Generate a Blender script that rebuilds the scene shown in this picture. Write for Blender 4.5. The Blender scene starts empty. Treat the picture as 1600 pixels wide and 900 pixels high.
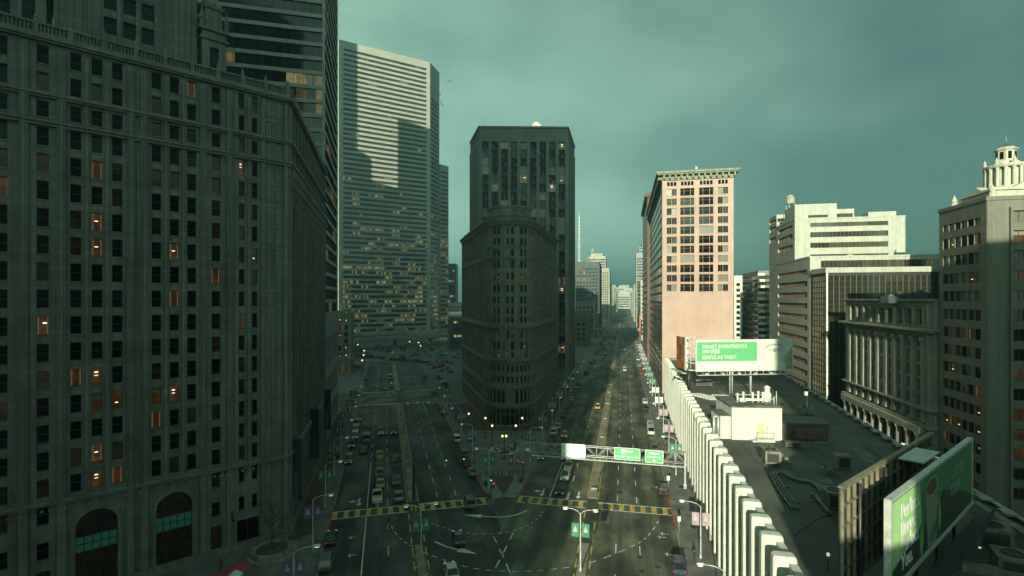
import bpy, math, random
SUN_STR=5.0; SUN_COL=(.98,1.0,.72); SKY_STR=.090; EXPO=1.22
HAZE=.00037; HAZE_COL=(.55,.96,1.0,1)
CLOUD_DARK=(.80,1.58,1.16,1); CLOUD_LIGHT=(2.55,4.2,3.1,1)
HZ0=(.50,.66,.85,1); HZ1=(.98,1.0,1.03,1); HZ2=(1,1,1,1); HZ3=(.85,.85,.85,1)
from mathutils import Vector, Matrix
random.seed(11)
R = math.radians
scene = bpy.context.scene
COL = scene.collection
H0 = 38.0                      # camera height, metres
PHL, PHR = R(-13.9), R(12.3)   # compass headings of the two avenues
SUN_AZ, SUN_EL = R(18.0), R(15.5)

# ------------------------------------------------------------------ helpers
def ground(px, py, h=0.0):
    d = 800*(H0-h)/(py-467.0)
    return ((px-800)/800*d, d)
def col(px, d):
    return ((px-800)/800*d, d)
def av(ph, s, L):
    return (s*math.sin(ph)+L*math.cos(ph), s*math.cos(ph)-L*math.sin(ph))
def sl(ph, x, y):
    return (x*math.sin(ph)+y*math.cos(ph), x*math.cos(ph)-y*math.sin(ph))

class MB:
    def __init__(s): s.v=[]; s.f=[]; s.m=[]; s.sm=[]
    def face(s, pts, m=0, smooth=False):
        b=len(s.v); s.v.extend(pts); s.f.append(tuple(range(b,b+len(pts)))); s.m.append(m); s.sm.append(smooth)
    def quadgrid(s, verts, faces, m=0, smooth=False):
        b=len(s.v); s.v.extend(verts)
        for f in faces: s.f.append(tuple(b+i for i in f)); s.m.append(m); s.sm.append(smooth)
    def box(s, c, d, m=0, rz=0.0, skip=()):
        cx,cy,cz=c; dx,dy,dz=d[0]/2,d[1]/2,d[2]/2; ca,sa=math.cos(rz),math.sin(rz)
        P=[(cx+x*ca-y*sa, cy+x*sa+y*ca, cz+z) for x,y,z in ((-dx,-dy,-dz),(dx,-dy,-dz),(dx,dy,-dz),(-dx,dy,-dz),(-dx,-dy,dz),(dx,-dy,dz),(dx,dy,dz),(-dx,dy,dz))]
        F={'b':(3,2,1,0),'t':(4,5,6,7),'f':(0,1,5,4),'r':(1,2,6,5),'k':(2,3,7,6),'l':(3,0,4,7)}
        s.quadgrid(P,[F[k] for k in F if k not in skip],m)
    def fbox(s, o, u, u0,u1,z0,z1,n0,n1, m=0):
        # box on a facade: u along, n outward
        n=(u[1],-u[0])
        def q(a,b,z): return (o[0]+u[0]*a+n[0]*b, o[1]+u[1]*a+n[1]*b, z)
        P=[q(u0,n0,z0),q(u1,n0,z0),q(u1,n1,z0),q(u0,n1,z0),q(u0,n0,z1),q(u1,n0,z1),q(u1,n1,z1),q(u0,n1,z1)]
        s.quadgrid(P,[(0,1,2,3),(7,6,5,4),(3,2,6,7),(1,5,6,2),(0,3,7,4)],m)
    def tube(s, pts, rad, n=6, m=0, cap=True, smooth=True):
        if not isinstance(rad,(list,tuple)): rad=[rad]*len(pts)
        pts=[Vector(p) for p in pts]; V=[]; F=[]
        for i,p in enumerate(pts):
            t=(pts[min(i+1,len(pts)-1)]-pts[max(i-1,0)])
            if t.length<1e-9: t=Vector((0,0,1))
            t.normalize()
            a=Vector((0,0,1)) if abs(t.z)<0.9 else Vector((1,0,0))
            x=t.cross(a).normalized(); y=t.cross(x)
            for k in range(n):
                an=2*math.pi*(k+.5)/n; V.append(tuple(p+(x*math.cos(an)+y*math.sin(an))*rad[i]))
        for i in range(len(pts)-1):
            for k in range(n):
                k2=(k+1)%n; F.append((i*n+k,i*n+k2,(i+1)*n+k2,(i+1)*n+k))
        b=len(s.v); s.quadgrid(V,F,m,smooth)
        if cap:
            s.f.append(tuple(b+k for k in range(n))[::-1]); s.m.append(m); s.sm.append(False)
            e=b+(len(pts)-1)*n
            s.f.append(tuple(e+k for k in range(n))); s.m.append(m); s.sm.append(False)
    def lathe(s, c, prof, n=16, m=0, smooth=False, sx=1.0, sy=1.0, ph=0.0):
        V=[];F=[]
        for r,z in prof:
            for k in range(n):
                a=2*math.pi*k/n+ph; V.append((c[0]+sx*r*math.cos(a),c[1]+sy*r*math.sin(a),c[2]+z))
        for i in range(len(prof)-1):
            for k in range(n):
                k2=(k+1)%n; F.append((i*n+k,i*n+k2,(i+1)*n+k2,(i+1)*n+k))
        s.quadgrid(V,F,m,smooth)
        if prof[-1][0]>1e-4: s.face([V[(len(prof)-1)*n+k] for k in range(n)],m)
    def poly(s, pts2, z, m=0):
        s.face([(x,y,z) for x,y in pts2],m)
    def prism(s, pts2, z0, z1, m=0, bottom=False):
        n=len(pts2)
        for i in range(n):
            a=pts2[i]; b=pts2[(i+1)%n]
            s.face([(a[0],a[1],z0),(b[0],b[1],z0),(b[0],b[1],z1),(a[0],a[1],z1)],m)
        s.poly(pts2,z1,m)
        if bottom: s.poly(pts2[::-1],z0,m)
    def mesh(s, name, mats, loc=(0,0,0)):
        me=bpy.data.meshes.new(name)
        l=loc
        me.from_pydata([(v[0]-l[0],v[1]-l[1],v[2]-l[2]) for v in s.v],[],s.f)
        for mt in (mats if isinstance(mats,(list,tuple)) else [mats]): me.materials.append(mt)
        me.polygons.foreach_set('material_index',s.m)
        me.polygons.foreach_set('use_smooth',s.sm)
        me.update()
        return me
    def build(s, name, mats, parent=None, loc=None):
        # geometry is in world coordinates; parent roots carry location only
        if loc is None: loc = tuple(parent['_o']) if parent is not None else (0,0,0)
        return link(name, s.mesh(name,mats,loc), parent, None if parent is not None else loc)

def link(name, data, parent=None, loc=None, rz=0.0):
    o=bpy.data.objects.new(name,data); COL.objects.link(o)
    if parent is not None: o.parent=parent
    if loc is not None: o.location=loc
    if rz: o.rotation_euler=(0,0,rz)
    return o
def tag(o,label=None,cat=None,group=None,kind=None):
    if label: o['label']=label
    if cat: o['category']=cat
    if group: o['group']=group
    if kind: o['kind']=kind
    return o
def thing(name,label,cat,loc=(0,0,0),rz=0.0,group=None):
    o=link(name,None,None,loc,rz); o.empty_display_size=.1
    o['_o']=[float(loc[0]),float(loc[1]),float(loc[2])]
    return tag(o,label,cat,group)
def struct(name,mb,m):
    o=mb.build(name,m); o['kind']='structure'; return o
def copytree(src,loc,rz,label=None,group=None,kids=None):
    r=src.copy(); COL.objects.link(r); r.location=loc; r.rotation_euler=(0,0,rz)
    if label: r['label']=label
    if group: r['group']=group
    for ch in src.children:
        c=ch.copy(); COL.objects.link(c); c.parent=r
        for g in ch.children:
            d=g.copy(); COL.objects.link(d); d.parent=c
    return r
def setmat(o,m,i=0):
    o.material_slots[i].link='OBJECT'; o.material_slots[i].material=m
TXT={}
def text(body,size,mat,parent,name='lettering',M=None,align='LEFT',ext=0.02,bold=0.0,shear=0.0):
    cu=bpy.data.curves.new('lettering','FONT'); cu.body=body; cu.size=size; cu.extrude=ext; cu.align_x=align; cu.offset=bold; cu.shear=shear; cu.resolution_u=3
    t=bpy.data.objects.new('tmp',cu); COL.objects.link(t)
    dg=bpy.context.evaluated_depsgraph_get(); me=bpy.data.meshes.new_from_object(t.evaluated_get(dg))
    bpy.data.objects.remove(t); bpy.data.curves.remove(cu)
    me.materials.clear(); me.materials.append(mat)
    o=link(name,me,parent)
    if M is not None: o.matrix_local=M
    return o
def face_matrix(o,u,z,rot=0.0):
    # text plane: x along u, y up, facing outward
    n=(u[1],-u[0])
    m=Matrix(((u[0],0,n[0],o[0]),(u[1],0,n[1],o[1]),(0,1,0,z),(0,0,0,1)))
    return m@Matrix.Rotation(rot,4,'Z')

# ------------------------------------------------------------------ materials
MATS={}
def mat(name,c,rough=.8,var=.12,scale=.6,metal=0.0,bump=0.0,bscale=6.0,spec=.5,stretch=(1,1,1),dirt=0.0,c2=None,course=0.0,cdark=.35):
    if name in MATS: return MATS[name]
    m=bpy.data.materials.new(name); m.use_nodes=True; nt=m.node_tree; N=nt.nodes; L=nt.links
    b=N['Principled BSDF']; b.inputs['Roughness'].default_value=rough; b.inputs['Metallic'].default_value=metal
    b.inputs['Specular IOR Level'].default_value=spec
    c=tuple(c); c2=c2 or tuple(max(0,x*(1-2.2*var)) for x in c); c1=tuple(min(1,x*(1+var)) for x in c)
    if var>0:
        tc=N.new('ShaderNodeTexCoord'); mp=N.new('ShaderNodeMapping'); mp.inputs['Scale'].default_value=stretch
        oi=N.new('ShaderNodeObjectInfo'); os_=N.new('ShaderNodeVectorMath'); os_.operation='MULTIPLY_ADD'; os_.inputs[1].default_value=(61,47,83); L.new(oi.outputs['Random'],os_.inputs[0]); L.new(tc.outputs['Object'],os_.inputs[2])
        L.new(os_.outputs[0],mp.inputs['Vector'])
        n=N.new('ShaderNodeTexNoise'); n.inputs['Scale'].default_value=scale; n.inputs['Detail'].default_value=7; n.inputs['Roughness'].default_value=.62
        L.new(mp.outputs['Vector'],n.inputs['Vector'])
        r=N.new('ShaderNodeValToRGB'); r.color_ramp.elements[0].position=.33; r.color_ramp.elements[1].position=.66
        r.color_ramp.elements[0].color=(*c2,1); r.color_ramp.elements[1].color=(*c1,1)
        L.new(n.outputs['Fac'],r.inputs['Fac']); out=r.outputs['Color']
        if dirt>0:   # rain streaks: noise stretched down the wall
            mp2=N.new('ShaderNodeMapping'); mp2.inputs['Scale'].default_value=(1.6,1.6,.06); L.new(os_.outputs[0],mp2.inputs['Vector'])
            n2=N.new('ShaderNodeTexNoise'); n2.inputs['Scale'].default_value=1.0; n2.inputs['Detail'].default_value=5; L.new(mp2.outputs['Vector'],n2.inputs['Vector'])
            r2=N.new('ShaderNodeValToRGB'); r2.color_ramp.elements[0].position=.38; r2.color_ramp.elements[1].position=.58
            r2.color_ramp.elements[0].color=(1-dirt,1-dirt,1-dirt,1); r2.color_ramp.elements[1].color=(1,1,1,1)
            L.new(n2.outputs['Fac'],r2.inputs['Fac'])
            mx=N.new('ShaderNodeMix'); mx.data_type='RGBA'; mx.blend_type='MULTIPLY'; mx.inputs['Factor'].default_value=1
            L.new(out,mx.inputs['A']); L.new(r2.outputs['Color'],mx.inputs['B']); out=mx.outputs['Result']
        if course>0:   # stone courses: every course a little different, a dark joint between them
            sz=N.new('ShaderNodeSeparateXYZ'); L.new(tc.outputs['Object'],sz.inputs[0])
            dv=N.new('ShaderNodeMath'); dv.operation='DIVIDE'; dv.inputs[1].default_value=course; L.new(sz.outputs['Z'],dv.inputs[0])
            fr=N.new('ShaderNodeMath'); fr.operation='FRACT'; L.new(dv.outputs[0],fr.inputs[0])
            gt=N.new('ShaderNodeMath'); gt.operation='GREATER_THAN'; gt.inputs[1].default_value=.09; L.new(fr.outputs[0],gt.inputs[0])
            fl=N.new('ShaderNodeMath'); fl.operation='FLOOR'; L.new(dv.outputs[0],fl.inputs[0])
            wn=N.new('ShaderNodeTexWhiteNoise'); wn.noise_dimensions='1D'; L.new(fl.outputs[0],wn.inputs['W'])
            m1=N.new('ShaderNodeMapRange'); m1.inputs['To Min'].default_value=.86; m1.inputs['To Max'].default_value=1.08; L.new(wn.outputs['Value'],m1.inputs['Value'])
            m2=N.new('ShaderNodeMapRange'); m2.inputs['To Min'].default_value=1-cdark; m2.inputs['To Max'].default_value=1.0; L.new(gt.outputs[0],m2.inputs['Value'])
            mm=N.new('ShaderNodeMath'); mm.operation='MULTIPLY'; L.new(m1.outputs[0],mm.inputs[0]); L.new(m2.outputs[0],mm.inputs[1])
            vs_=N.new('ShaderNodeVectorMath'); vs_.operation='SCALE'; L.new(out,vs_.inputs[0]); L.new(mm.outputs[0],vs_.inputs['Scale']); out=vs_.outputs[0]
        L.new(out,b.inputs['Base Color'])
        if bump>0:
            nb=N.new('ShaderNodeTexNoise'); nb.inputs['Scale'].default_value=bscale; nb.inputs['Detail'].default_value=4; L.new(tc.outputs['Object'],nb.inputs['Vector'])
            bp=N.new('ShaderNodeBump'); bp.inputs['Strength'].default_value=bump; bp.inputs['Distance'].default_value=.05
            L.new(nb.outputs['Fac'],bp.inputs['Height']); L.new(bp.outputs['Normal'],b.inputs['Normal'])
    else: b.inputs['Base Color'].default_value=(*c,1)
    MATS[name]=m; return m

def emis(name,c,s,base=(.1,.1,.1)):
    if name in MATS: return MATS[name]
    m=bpy.data.materials.new(name); m.use_nodes=True; b=m.node_tree.nodes['Principled BSDF']
    b.inputs['Base Color'].default_value=(*base,1); b.inputs['Emission Color'].default_value=(*c,1); b.inputs['Emission Strength'].default_value=s
    MATS[name]=m; return m

def glass(name,base,lit=None,s0=0.0,thr=.55,rough=.06,refl=.5):
    # window pane with a room behind it; lit = colour of lamps showing inside
    m=bpy.data.materials.new(name); m.use_nodes=True; nt=m.node_tree; N=nt.nodes; L=nt.links
    b=N['Principled BSDF']; b.inputs['Base Color'].default_value=(*base,1); b.inputs['Roughness'].default_value=rough
    b.inputs['Specular IOR Level'].default_value=refl
    if lit:
        tc=N.new('ShaderNodeTexCoord'); oi=N.new('ShaderNodeObjectInfo'); sc=N.new('ShaderNodeVectorMath'); sc.operation='SCALE'; sc.inputs['Scale'].default_value=900
        cb=N.new('ShaderNodeCombineXYZ'); L.new(oi.outputs['Random'],cb.inputs['X']); L.new(oi.outputs['Random'],cb.inputs['Z']); L.new(cb.outputs[0],sc.inputs[0])
        ad=N.new('ShaderNodeVectorMath'); L.new(tc.outputs['Object'],ad.inputs[0]); L.new(sc.outputs[0],ad.inputs[1])
        n=N.new('ShaderNodeTexNoise'); n.inputs['Scale'].default_value=.8; n.inputs['Detail'].default_value=1.5; mp=N.new('ShaderNodeMapping'); mp.inputs['Scale'].default_value=(1,1,1); L.new(ad.outputs[0],mp.inputs['Vector']); L.new(mp.outputs[0],n.inputs['Vector'])
        n.inputs['Scale'].default_value=.55
        r=N.new('ShaderNodeValToRGB'); e=r.color_ramp.elements
        e[0].position=.3; e[0].color=(lit[0]*.10,lit[1]*.06,lit[2]*.04,1); e[1].position=.8; e[1].color=(lit[0]*.5,lit[1]*.45,lit[2]*.4,1)
        k=e.new(thr); k.color=(lit[0]*.16,lit[1]*.11,lit[2]*.07,1)
        L.new(n.outputs['Fac'],r.inputs['Fac']); L.new(r.outputs['Color'],b.inputs['Emission Color']); b.inputs['Emission Strength'].default_value=s0
    return m

def band_glass(name,base,pane=1.5,lo=.62,strength=.5,zfade=None,tint=(1,.62,.28),rough=.08,blind=.0):
    # ribbon glazing: each pane has its own blind and lamp, offices light up in runs
    m=bpy.data.materials.new(name); m.use_nodes=True; nt=m.node_tree; N=nt.nodes; L=nt.links
    b=N['Principled BSDF']; b.inputs['Roughness'].default_value=rough
    tc=N.new('ShaderNodeTexCoord'); sp=N.new('ShaderNodeSeparateXYZ'); L.new(tc.outputs['Object'],sp.inputs[0])
    oi=N.new('ShaderNodeObjectInfo')
    def M(op,a,bv=None,c=None):
        x=N.new('ShaderNodeMath'); x.operation=op
        for i,v in enumerate((a,bv,c)):
            if v is None: continue
            if isinstance(v,(int,float)): x.inputs[i].default_value=v
            else: L.new(v,x.inputs[i])
        return x.outputs[0]
    cell=M('FLOOR',M('DIVIDE',sp.outputs['X'],pane)); seed=M('MULTIPLY',oi.outputs['Random'],973.0)
    def vec(a,bb):
        c=N.new('ShaderNodeCombineXYZ'); L.new(a,c.inputs[0]); L.new(bb,c.inputs[1]); return c.outputs[0]
    wn=N.new('ShaderNodeTexWhiteNoise'); wn.noise_dimensions='2D'; L.new(vec(cell,seed),wn.inputs['Vector'])
    run=M('FLOOR',M('DIVIDE',cell,5.0)); wr=N.new('ShaderNodeTexWhiteNoise'); wr.noise_dimensions='2D'; L.new(vec(run,seed),wr.inputs['Vector'])
    thr=lo
    if zfade:
        ge=N.new('ShaderNodeNewGeometry'); sz=N.new('ShaderNodeSeparateXYZ'); L.new(ge.outputs['Position'],sz.inputs[0])
        mr=N.new('ShaderNodeMapRange'); mr.inputs['From Min'].default_value=zfade[0]; mr.inputs['From Max'].default_value=zfade[1]
        mr.inputs['To Min'].default_value=lo; mr.inputs['To Max'].default_value=.97; L.new(sz.outputs['Z'],mr.inputs['Value']); thr=mr.outputs[0]
    on=M('GREATER_THAN',wr.outputs['Value'],thr)
    fac=M('MULTIPLY',on,M('POWER',wn.outputs['Value'],1.6))
    cr=N.new('ShaderNodeValToRGB'); e=cr.color_ramp.elements
    e[0].color=(tint[0],tint[1]*.82,tint[2]*.5,1); e[1].color=(tint[0]*.95,tint[1]*1.42,tint[2]*1.35,1)
    sepc=N.new('ShaderNodeSeparateColor'); L.new(wr.outputs['Color'],sepc.inputs[0]); L.new(sepc.outputs[1],cr.inputs['Fac'])
    # the lamps stand low in the room: a soft vertical noise inside each pane
    n=N.new('ShaderNodeTexNoise'); n.inputs['Scale'].default_value=.9; L.new(tc.outputs['Object'],n.inputs['Vector'])
    fac=M('MULTIPLY',fac,M('MULTIPLY_ADD',n.outputs['Fac'],1.6,-.2))
    L.new(cr.outputs['Color'],b.inputs['Emission Color']); L.new(M('MULTIPLY',fac,strength),b.inputs['Emission Strength'])
    mx=N.new('ShaderNodeMix'); mx.data_type='RGBA'; mx.inputs['A'].default_value=(*base,1); mx.inputs['B'].default_value=(base[0]+blind,base[1]+blind,base[2]+blind*.8,1)
    L.new(sepc.outputs[0],mx.inputs['Factor']); L.new(mx.outputs['Result'],b.inputs['Base Color'])
    return m

def asphalt(name,c,wet=.0,dirn=0.0):
    m=bpy.data.materials.new(name); m.use_nodes=True; nt=m.node_tree; N=nt.nodes; L=nt.links
    b=N['Principled BSDF']; tc=N.new('ShaderNodeTexCoord')
    def noise(scale,sc,det=6,rot=0.0):
        mr=N.new('ShaderNodeMapping'); mr.inputs['Rotation'].default_value=(0,0,rot); L.new(tc.outputs['Object'],mr.inputs['Vector'])
        mp=N.new('ShaderNodeMapping'); mp.inputs['Scale'].default_value=sc; L.new(mr.outputs['Vector'],mp.inputs['Vector']); n=N.new('ShaderNodeTexNoise'); n.inputs['Scale'].default_value=scale; n.inputs['Detail'].default_value=det
        L.new(mp.outputs['Vector'],n.inputs['Vector']); return n.outputs['Fac']
    def ramp(f,p0,c0,p1,c1):
        r=N.new('ShaderNodeValToRGB'); r.color_ramp.elements[0].position=p0; r.color_ramp.elements[1].position=p1
        r.color_ramp.elements[0].color=(*c0,1); r.color_ramp.elements[1].color=(*c1,1); L.new(f,r.inputs['Fac']); return r.outputs['Color']
    def mul(a,bb,f=1.0):
        mx=N.new('ShaderNodeMix'); mx.data_type='RGBA'; mx.blend_type='MULTIPLY'; mx.inputs['Factor'].default_value=f; L.new(a,mx.inputs['A']); L.new(bb,mx.inputs['B']); return mx.outputs['Result']
    big=ramp(noise(.11,(1,1,1),8),.36,tuple(x*.55 for x in c),.62,tuple(x*1.5 for x in c))
    lane=ramp(noise(1.0,(.42,.014,1),6,dirn),.40,(.45,.47,.50),.58,(1.2,1.2,1.15))   # tyre-worn strips run along the street
    fine=ramp(noise(9.0,(1,1,1),3),.3,(.72,.72,.72),.7,(1.2,1.2,1.2))
    seal=ramp(noise(.22,(1,.35,1),10,dirn),.46,(.60,.62,.62),.54,(1.05,1.05,1.02))
    L.new(mul(mul(mul(big,lane),fine),seal),b.inputs['Base Color'])
    rr=N.new('ShaderNodeMapRange'); rr.inputs['From Min'].default_value=.42; rr.inputs['From Max'].default_value=.62; rr.inputs['To Min'].default_value=.88; rr.inputs['To Max'].default_value=.88-wet
    L.new(noise(.09,(1,.45,1),7,dirn),rr.inputs['Value']); L.new(rr.outputs[0],b.inputs['Roughness'])
    bp=N.new('ShaderNodeBump'); bp.inputs['Strength'].default_value=.25; bp.inputs['Distance'].default_value=.03; L.new(noise(14,(1,1,1),3),bp.inputs['Height']); L.new(bp.outputs['Normal'],b.inputs['Normal'])
    return m

def paver(name,c,c2,mortar,sx,sy,rough=.85,off=.5,rot=0.0,var=.35):
    m=bpy.data.materials.new(name); m.use_nodes=True; nt=m.node_tree; N=nt.nodes; L=nt.links
    b=N['Principled BSDF']; b.inputs['Roughness'].default_value=rough; tc=N.new('ShaderNodeTexCoord'); mp=N.new('ShaderNodeMapping'); mp.inputs['Rotation'].default_value=(0,0,rot)
    L.new(tc.outputs['Object'],mp.inputs['Vector']); br=N.new('ShaderNodeTexBrick'); br.offset=off
    br.inputs['Color1'].default_value=(*c,1); br.inputs['Color2'].default_value=(*c2,1); br.inputs['Mortar'].default_value=(*mortar,1)
    br.inputs['Scale'].default_value=1.0; br.inputs['Brick Width'].default_value=sx; br.inputs['Row Height'].default_value=sy; br.inputs['Mortar Size'].default_value=.025
    L.new(mp.outputs['Vector'],br.inputs['Vector'])
    n=N.new('ShaderNodeTexNoise'); n.inputs['Scale'].default_value=.35; n.inputs['Detail'].default_value=8; L.new(tc.outputs['Object'],n.inputs['Vector'])
    r=N.new('ShaderNodeValToRGB'); r.color_ramp.elements[0].position=.35; r.color_ramp.elements[1].position=.65; r.color_ramp.elements[0].color=(1-var,1-var,1-var,1); r.color_ramp.elements[1].color=(1.1,1.1,1.1,1); L.new(n.outputs['Fac'],r.inputs['Fac'])
    mx=N.new('ShaderNodeMix'); mx.data_type='RGBA'; mx.blend_type='MULTIPLY'; mx.inputs['Factor'].default_value=1; L.new(br.outputs['Color'],mx.inputs['A']); L.new(r.outputs['Color'],mx.inputs['B']); L.new(mx.outputs['Result'],b.inputs['Base Color'])
    return m

G={'dark':glass('dark_glass',(.005,.006,.006),refl=.22),
   'deep':glass('deep_glass',(.002,.002,.003),refl=.07),
   'dim':glass('dim_glass',(.012,.008,.005),(1,.42,.12),.005,.5),
   'warm':glass('warm_glass',(.03,.02,.01),(1,.58,.24),.085,.5),
   'amber':glass('amber_glass',(.04,.02,.008),(1,.45,.14),.05,.5),
   'blind':glass('blind_glass',(.11,.10,.08),(1,.5,.2),.006,.5,rough=.25)}
M_ROOM=emis('room_ceiling_light',(1,.86,.55),.65,(.5,.45,.35)); M_CURT=emis('lit_curtain',(1,.52,.2),.04,(.2,.13,.08)); M_SHADE=mat('drawn_shade',(.16,.14,.10),.8,0)
GL=[G['dark'],G['deep'],G['dim'],G['warm'],G['amber'],G['blind'],M_ROOM,M_CURT,M_SHADE]
GI={'dark':1,'deep':2,'dim':3,'warm':4,'amber':5,'blind':6}
def wstate(pw=.07,pa=.06,pd=.22,pb=.08,pdeep=.35):
    r=random.random()
    for k,p in (('warm',pw),('amber',pa),('dim',pd),('blind',pb),('deep',pdeep)):
        if r<p: return k
        r-=p
    return 'dark'

# ------------------------------------------------------------------ facades
def facade(mb,o,u,Lh,z0,z1,ops,dep=.35,m=0,sill=None):
    n=(u[1],-u[0])
    def q(a,z,b=0.0): return (o[0]+u[0]*a+n[0]*b,o[1]+u[1]*a+n[1]*b,z)
    rd=lambda x: round(x,4)
    U=sorted({0.0,rd(Lh)}|{rd(x) for p in ops for x in p[:2]}); Z=sorted({rd(z0),rd(z1)}|{rd(x) for p in ops for x in p[2:4]})
    ui={x:i for i,x in enumerate(U)}; zi={x:i for i,x in enumerate(Z)}
    hole=set()
    for p in ops:
        for j in range(zi[rd(p[2])],zi[rd(p[3])]):
            for i in range(ui[rd(p[0])],ui[rd(p[1])]): hole.add((i,j))
    # rows with the same pattern of holes merge
    pats=[]
    for j in range(len(Z)-1):
        pat=tuple((i,j) in hole for i in range(len(U)-1))
        if pats and pats[-1][0]==pat: pats[-1][2]=Z[j+1]
        else: pats.append([pat,Z[j],Z[j+1]])
    for pat,za,zb in pats:
        i=0
        while i<len(pat):
            if pat[i]: i+=1; continue
            k=i
            while k<len(pat) and not pat[k]: k+=1
            mb.face([q(U[i],za),q(U[k],za),q(U[k],zb),q(U[i],zb)],m); i=k
    for a,b,za,zb in [p[:4] for p in ops]:
        mb.face([q(a,za),q(a,za,-dep),q(b,za,-dep),q(b,za)],m); mb.face([q(a,zb),q(b,zb),q(b,zb,-dep),q(a,zb,-dep)],m)
        mb.face([q(a,za),q(a,zb),q(a,zb,-dep),q(a,za,-dep)],m); mb.face([q(b,za),q(b,za,-dep),q(b,zb,-dep),q(b,zb)],m)
        if sill: mb.fbox(o,u,a-.12,b+.12,za-.16,za,0.0,sill,m)

WM={}
def wmesh_into(mb,w,h,style,st,T=lambda p:p,fm=0):
    v=int(st[-1]) if st[-1].isdigit() else -1
    g=GI[st.rstrip('0123456789')]
    if v>=0:                       # what can be seen of the room: curtains at the sides, ceiling lights, a half-drawn shade
        def pq(x0,x1,z0,z1,y,m): mb.face([T((w*x0,y,h*z0)),T((w*x1,y,h*z0)),T((w*x1,y,h*z1)),T((w*x0,y,h*z1))],m)
        if v%2==0: pq(.02,.2,.05,.97,-.002,8); pq(.82,.98,.05,.97,-.002,8)
        if v==1: pq(.03,.97,.62,.97,-.0024,9)
        if st[0]=='w':
            for k in range(1+v%2): pq(.28+.1*(v%3),.62+.1*(v%3),.50-.2*k+.06*v,.57-.2*k+.06*v,-.0028,7)
        elif v==3: pq(.3,.6,.3,.36,-.0028,7)
    def bx(x0,x1,z0,z1,y0,y1,m):
        P=[T(p) for p in ((x0,y0,z0),(x1,y0,z0),(x1,y1,z0),(x0,y1,z0),(x0,y0,z1),(x1,y0,z1),(x1,y1,z1),(x0,y1,z1))]
        mb.quadgrid(P,[(0,1,5,4),(1,2,6,5),(3,0,4,7),(4,5,6,7)],m)
    mb.face([T((0,0,0)),T((w,0,0)),T((w,0,h)),T((0,0,h))],g)
    f=.06 if style!='none' else 0
    if style=='none': return
    if style[:4]=='rail':          # a pale blind rail or chair back shows behind dark glass
        k=int(style[4]); x=w*(.25,.62,.45,.7)[k]
        bx(x,x+.13,h*.12,h*(.62,.5,.7,.4)[k],-.03,-.004,fm); bx(max(.1,x-(.9,.5,0,.7)[k]),x+(.0,.6,.8,.3)[k]+.01,h*.12,h*.12+.13,-.028,-.004,fm)
        if k in (1,3): bx(w*.15,w*.15+.12,h*.3,h*.72,-.03,-.004,fm)
        return
    d0,d1=-.07,-.004
    bx(0,f,0,h,d0,d1,fm); bx(w-f,w,0,h,d0,d1,fm); bx(f,w-f,0,f*1.4,d0,d1,fm); bx(f,w-f,h-f,h,d0,d1,fm)
    if style=='sash': bx(f,w-f,h*.5-.03,h*.5+.03,d0-.004,d1,fm)
    if style=='pair': bx(w/2-.04,w/2+.04,f*1.4,h-f,d0,d1,fm)
    if style=='three':
        bx(w*.27-.05,w*.27+.05,f*1.4,h-f,d0,d1,fm); bx(w*.73-.05,w*.73+.05,f*1.4,h-f,d0,d1,fm)
        bx(f,w*.27-.05,h*.66,h*.66+.07,d0,d1,fm); bx(w*.27+.05,w*.73-.05,h*.66,h*.66+.07,d0,d1,fm); bx(w*.73+.05,w-f,h*.66,h*.66+.07,d0,d1,fm)
    if style=='slim': bx(w*.3-.03,w*.3+.03,f,h-f,d0,d1,fm)
    if style=='multi':
        k=max(2,int(round(w/1.4)))
        for i in range(1,k): bx(w*i/k-.04,w*i/k+.04,f*1.4,h-f,d0,d1,fm)
def wmesh(w,h,style,st,fmat):
    key=(round(w,2),round(h,2),style,st,fmat.name)
    if key not in WM:
        mb=MB(); wmesh_into(mb,w,h,style,st); WM[key]=mb.mesh('window',[fmat]+GL)
    return WM[key]
def place_windows(root,wins,fmat,limit=96,name='window'):
    # wins: (x,y,z,u,w,h,style,state); the ones that show largest become parts of their own
    def score(k):
        x,y,z,u,w,h=k[:6]; n=(u[1],-u[0]); d=math.sqrt(x*x+y*y+(z-H0)**2)+1e-3
        f=(-x*n[0]-y*n[1])/d
        if f<=0.02 or y<5: return -1+f*.01
        px=800+800*x/y; py=467-800*(z+h/2-H0)/y
        s=w*h*f/d/d
        return s if (-40<px<1640 and -30<py<930) else s*1e-3
    wins=[k[:7]+(k[7]+str(random.randrange(4)) if k[7] in ('warm','amber') else k[7],) for k in wins]
    wins=sorted(wins,key=score,reverse=True)
    ro=root['_o']
    for k in wins[:limit]:
        x,y,z,u,w,h,style,st=k
        o=link(name,wmesh(w,h,style,st,fmat),root,(x-ro[0],y-ro[1],z-ro[2]),math.atan2(u[1],u[0]))
    if len(wins)>limit:
        mb=MB()
        mb=MB()
        for x,y,z,u,w,h,style,st in wins[limit:]:
            n=(u[1],-u[0])
            wmesh_into(mb,w,h,style,st,lambda p:(x+u[0]*p[0]-n[0]*p[1],y+u[1]*p[0]-n[1]*p[1],z+p[2]))
        o=mb.build(name,[fmat]+GL,root); o['kind']='stuff'
def ring(mb,foot,z0,z1,out,m=0,inn=0.0):
    # a moulding that runs round a footprint (counter-clockwise), mitred at its corners
    P=offset(foot,out); n=len(foot)
    for i in range(n):
        a,b=foot[i],foot[(i+1)%n]; A,B=P[i],P[(i+1)%n]
        mb.face([(A[0],A[1],z0),(B[0],B[1],z0),(B[0],B[1],z1),(A[0],A[1],z1)],m)
        mb.face([(A[0],A[1],z1),(B[0],B[1],z1),(b[0],b[1],z1),(a[0],a[1],z1)],m)
        mb.face([(a[0],a[1],z0),(b[0],b[1],z0),(B[0],B[1],z0),(A[0],A[1],z0)],m)
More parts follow.
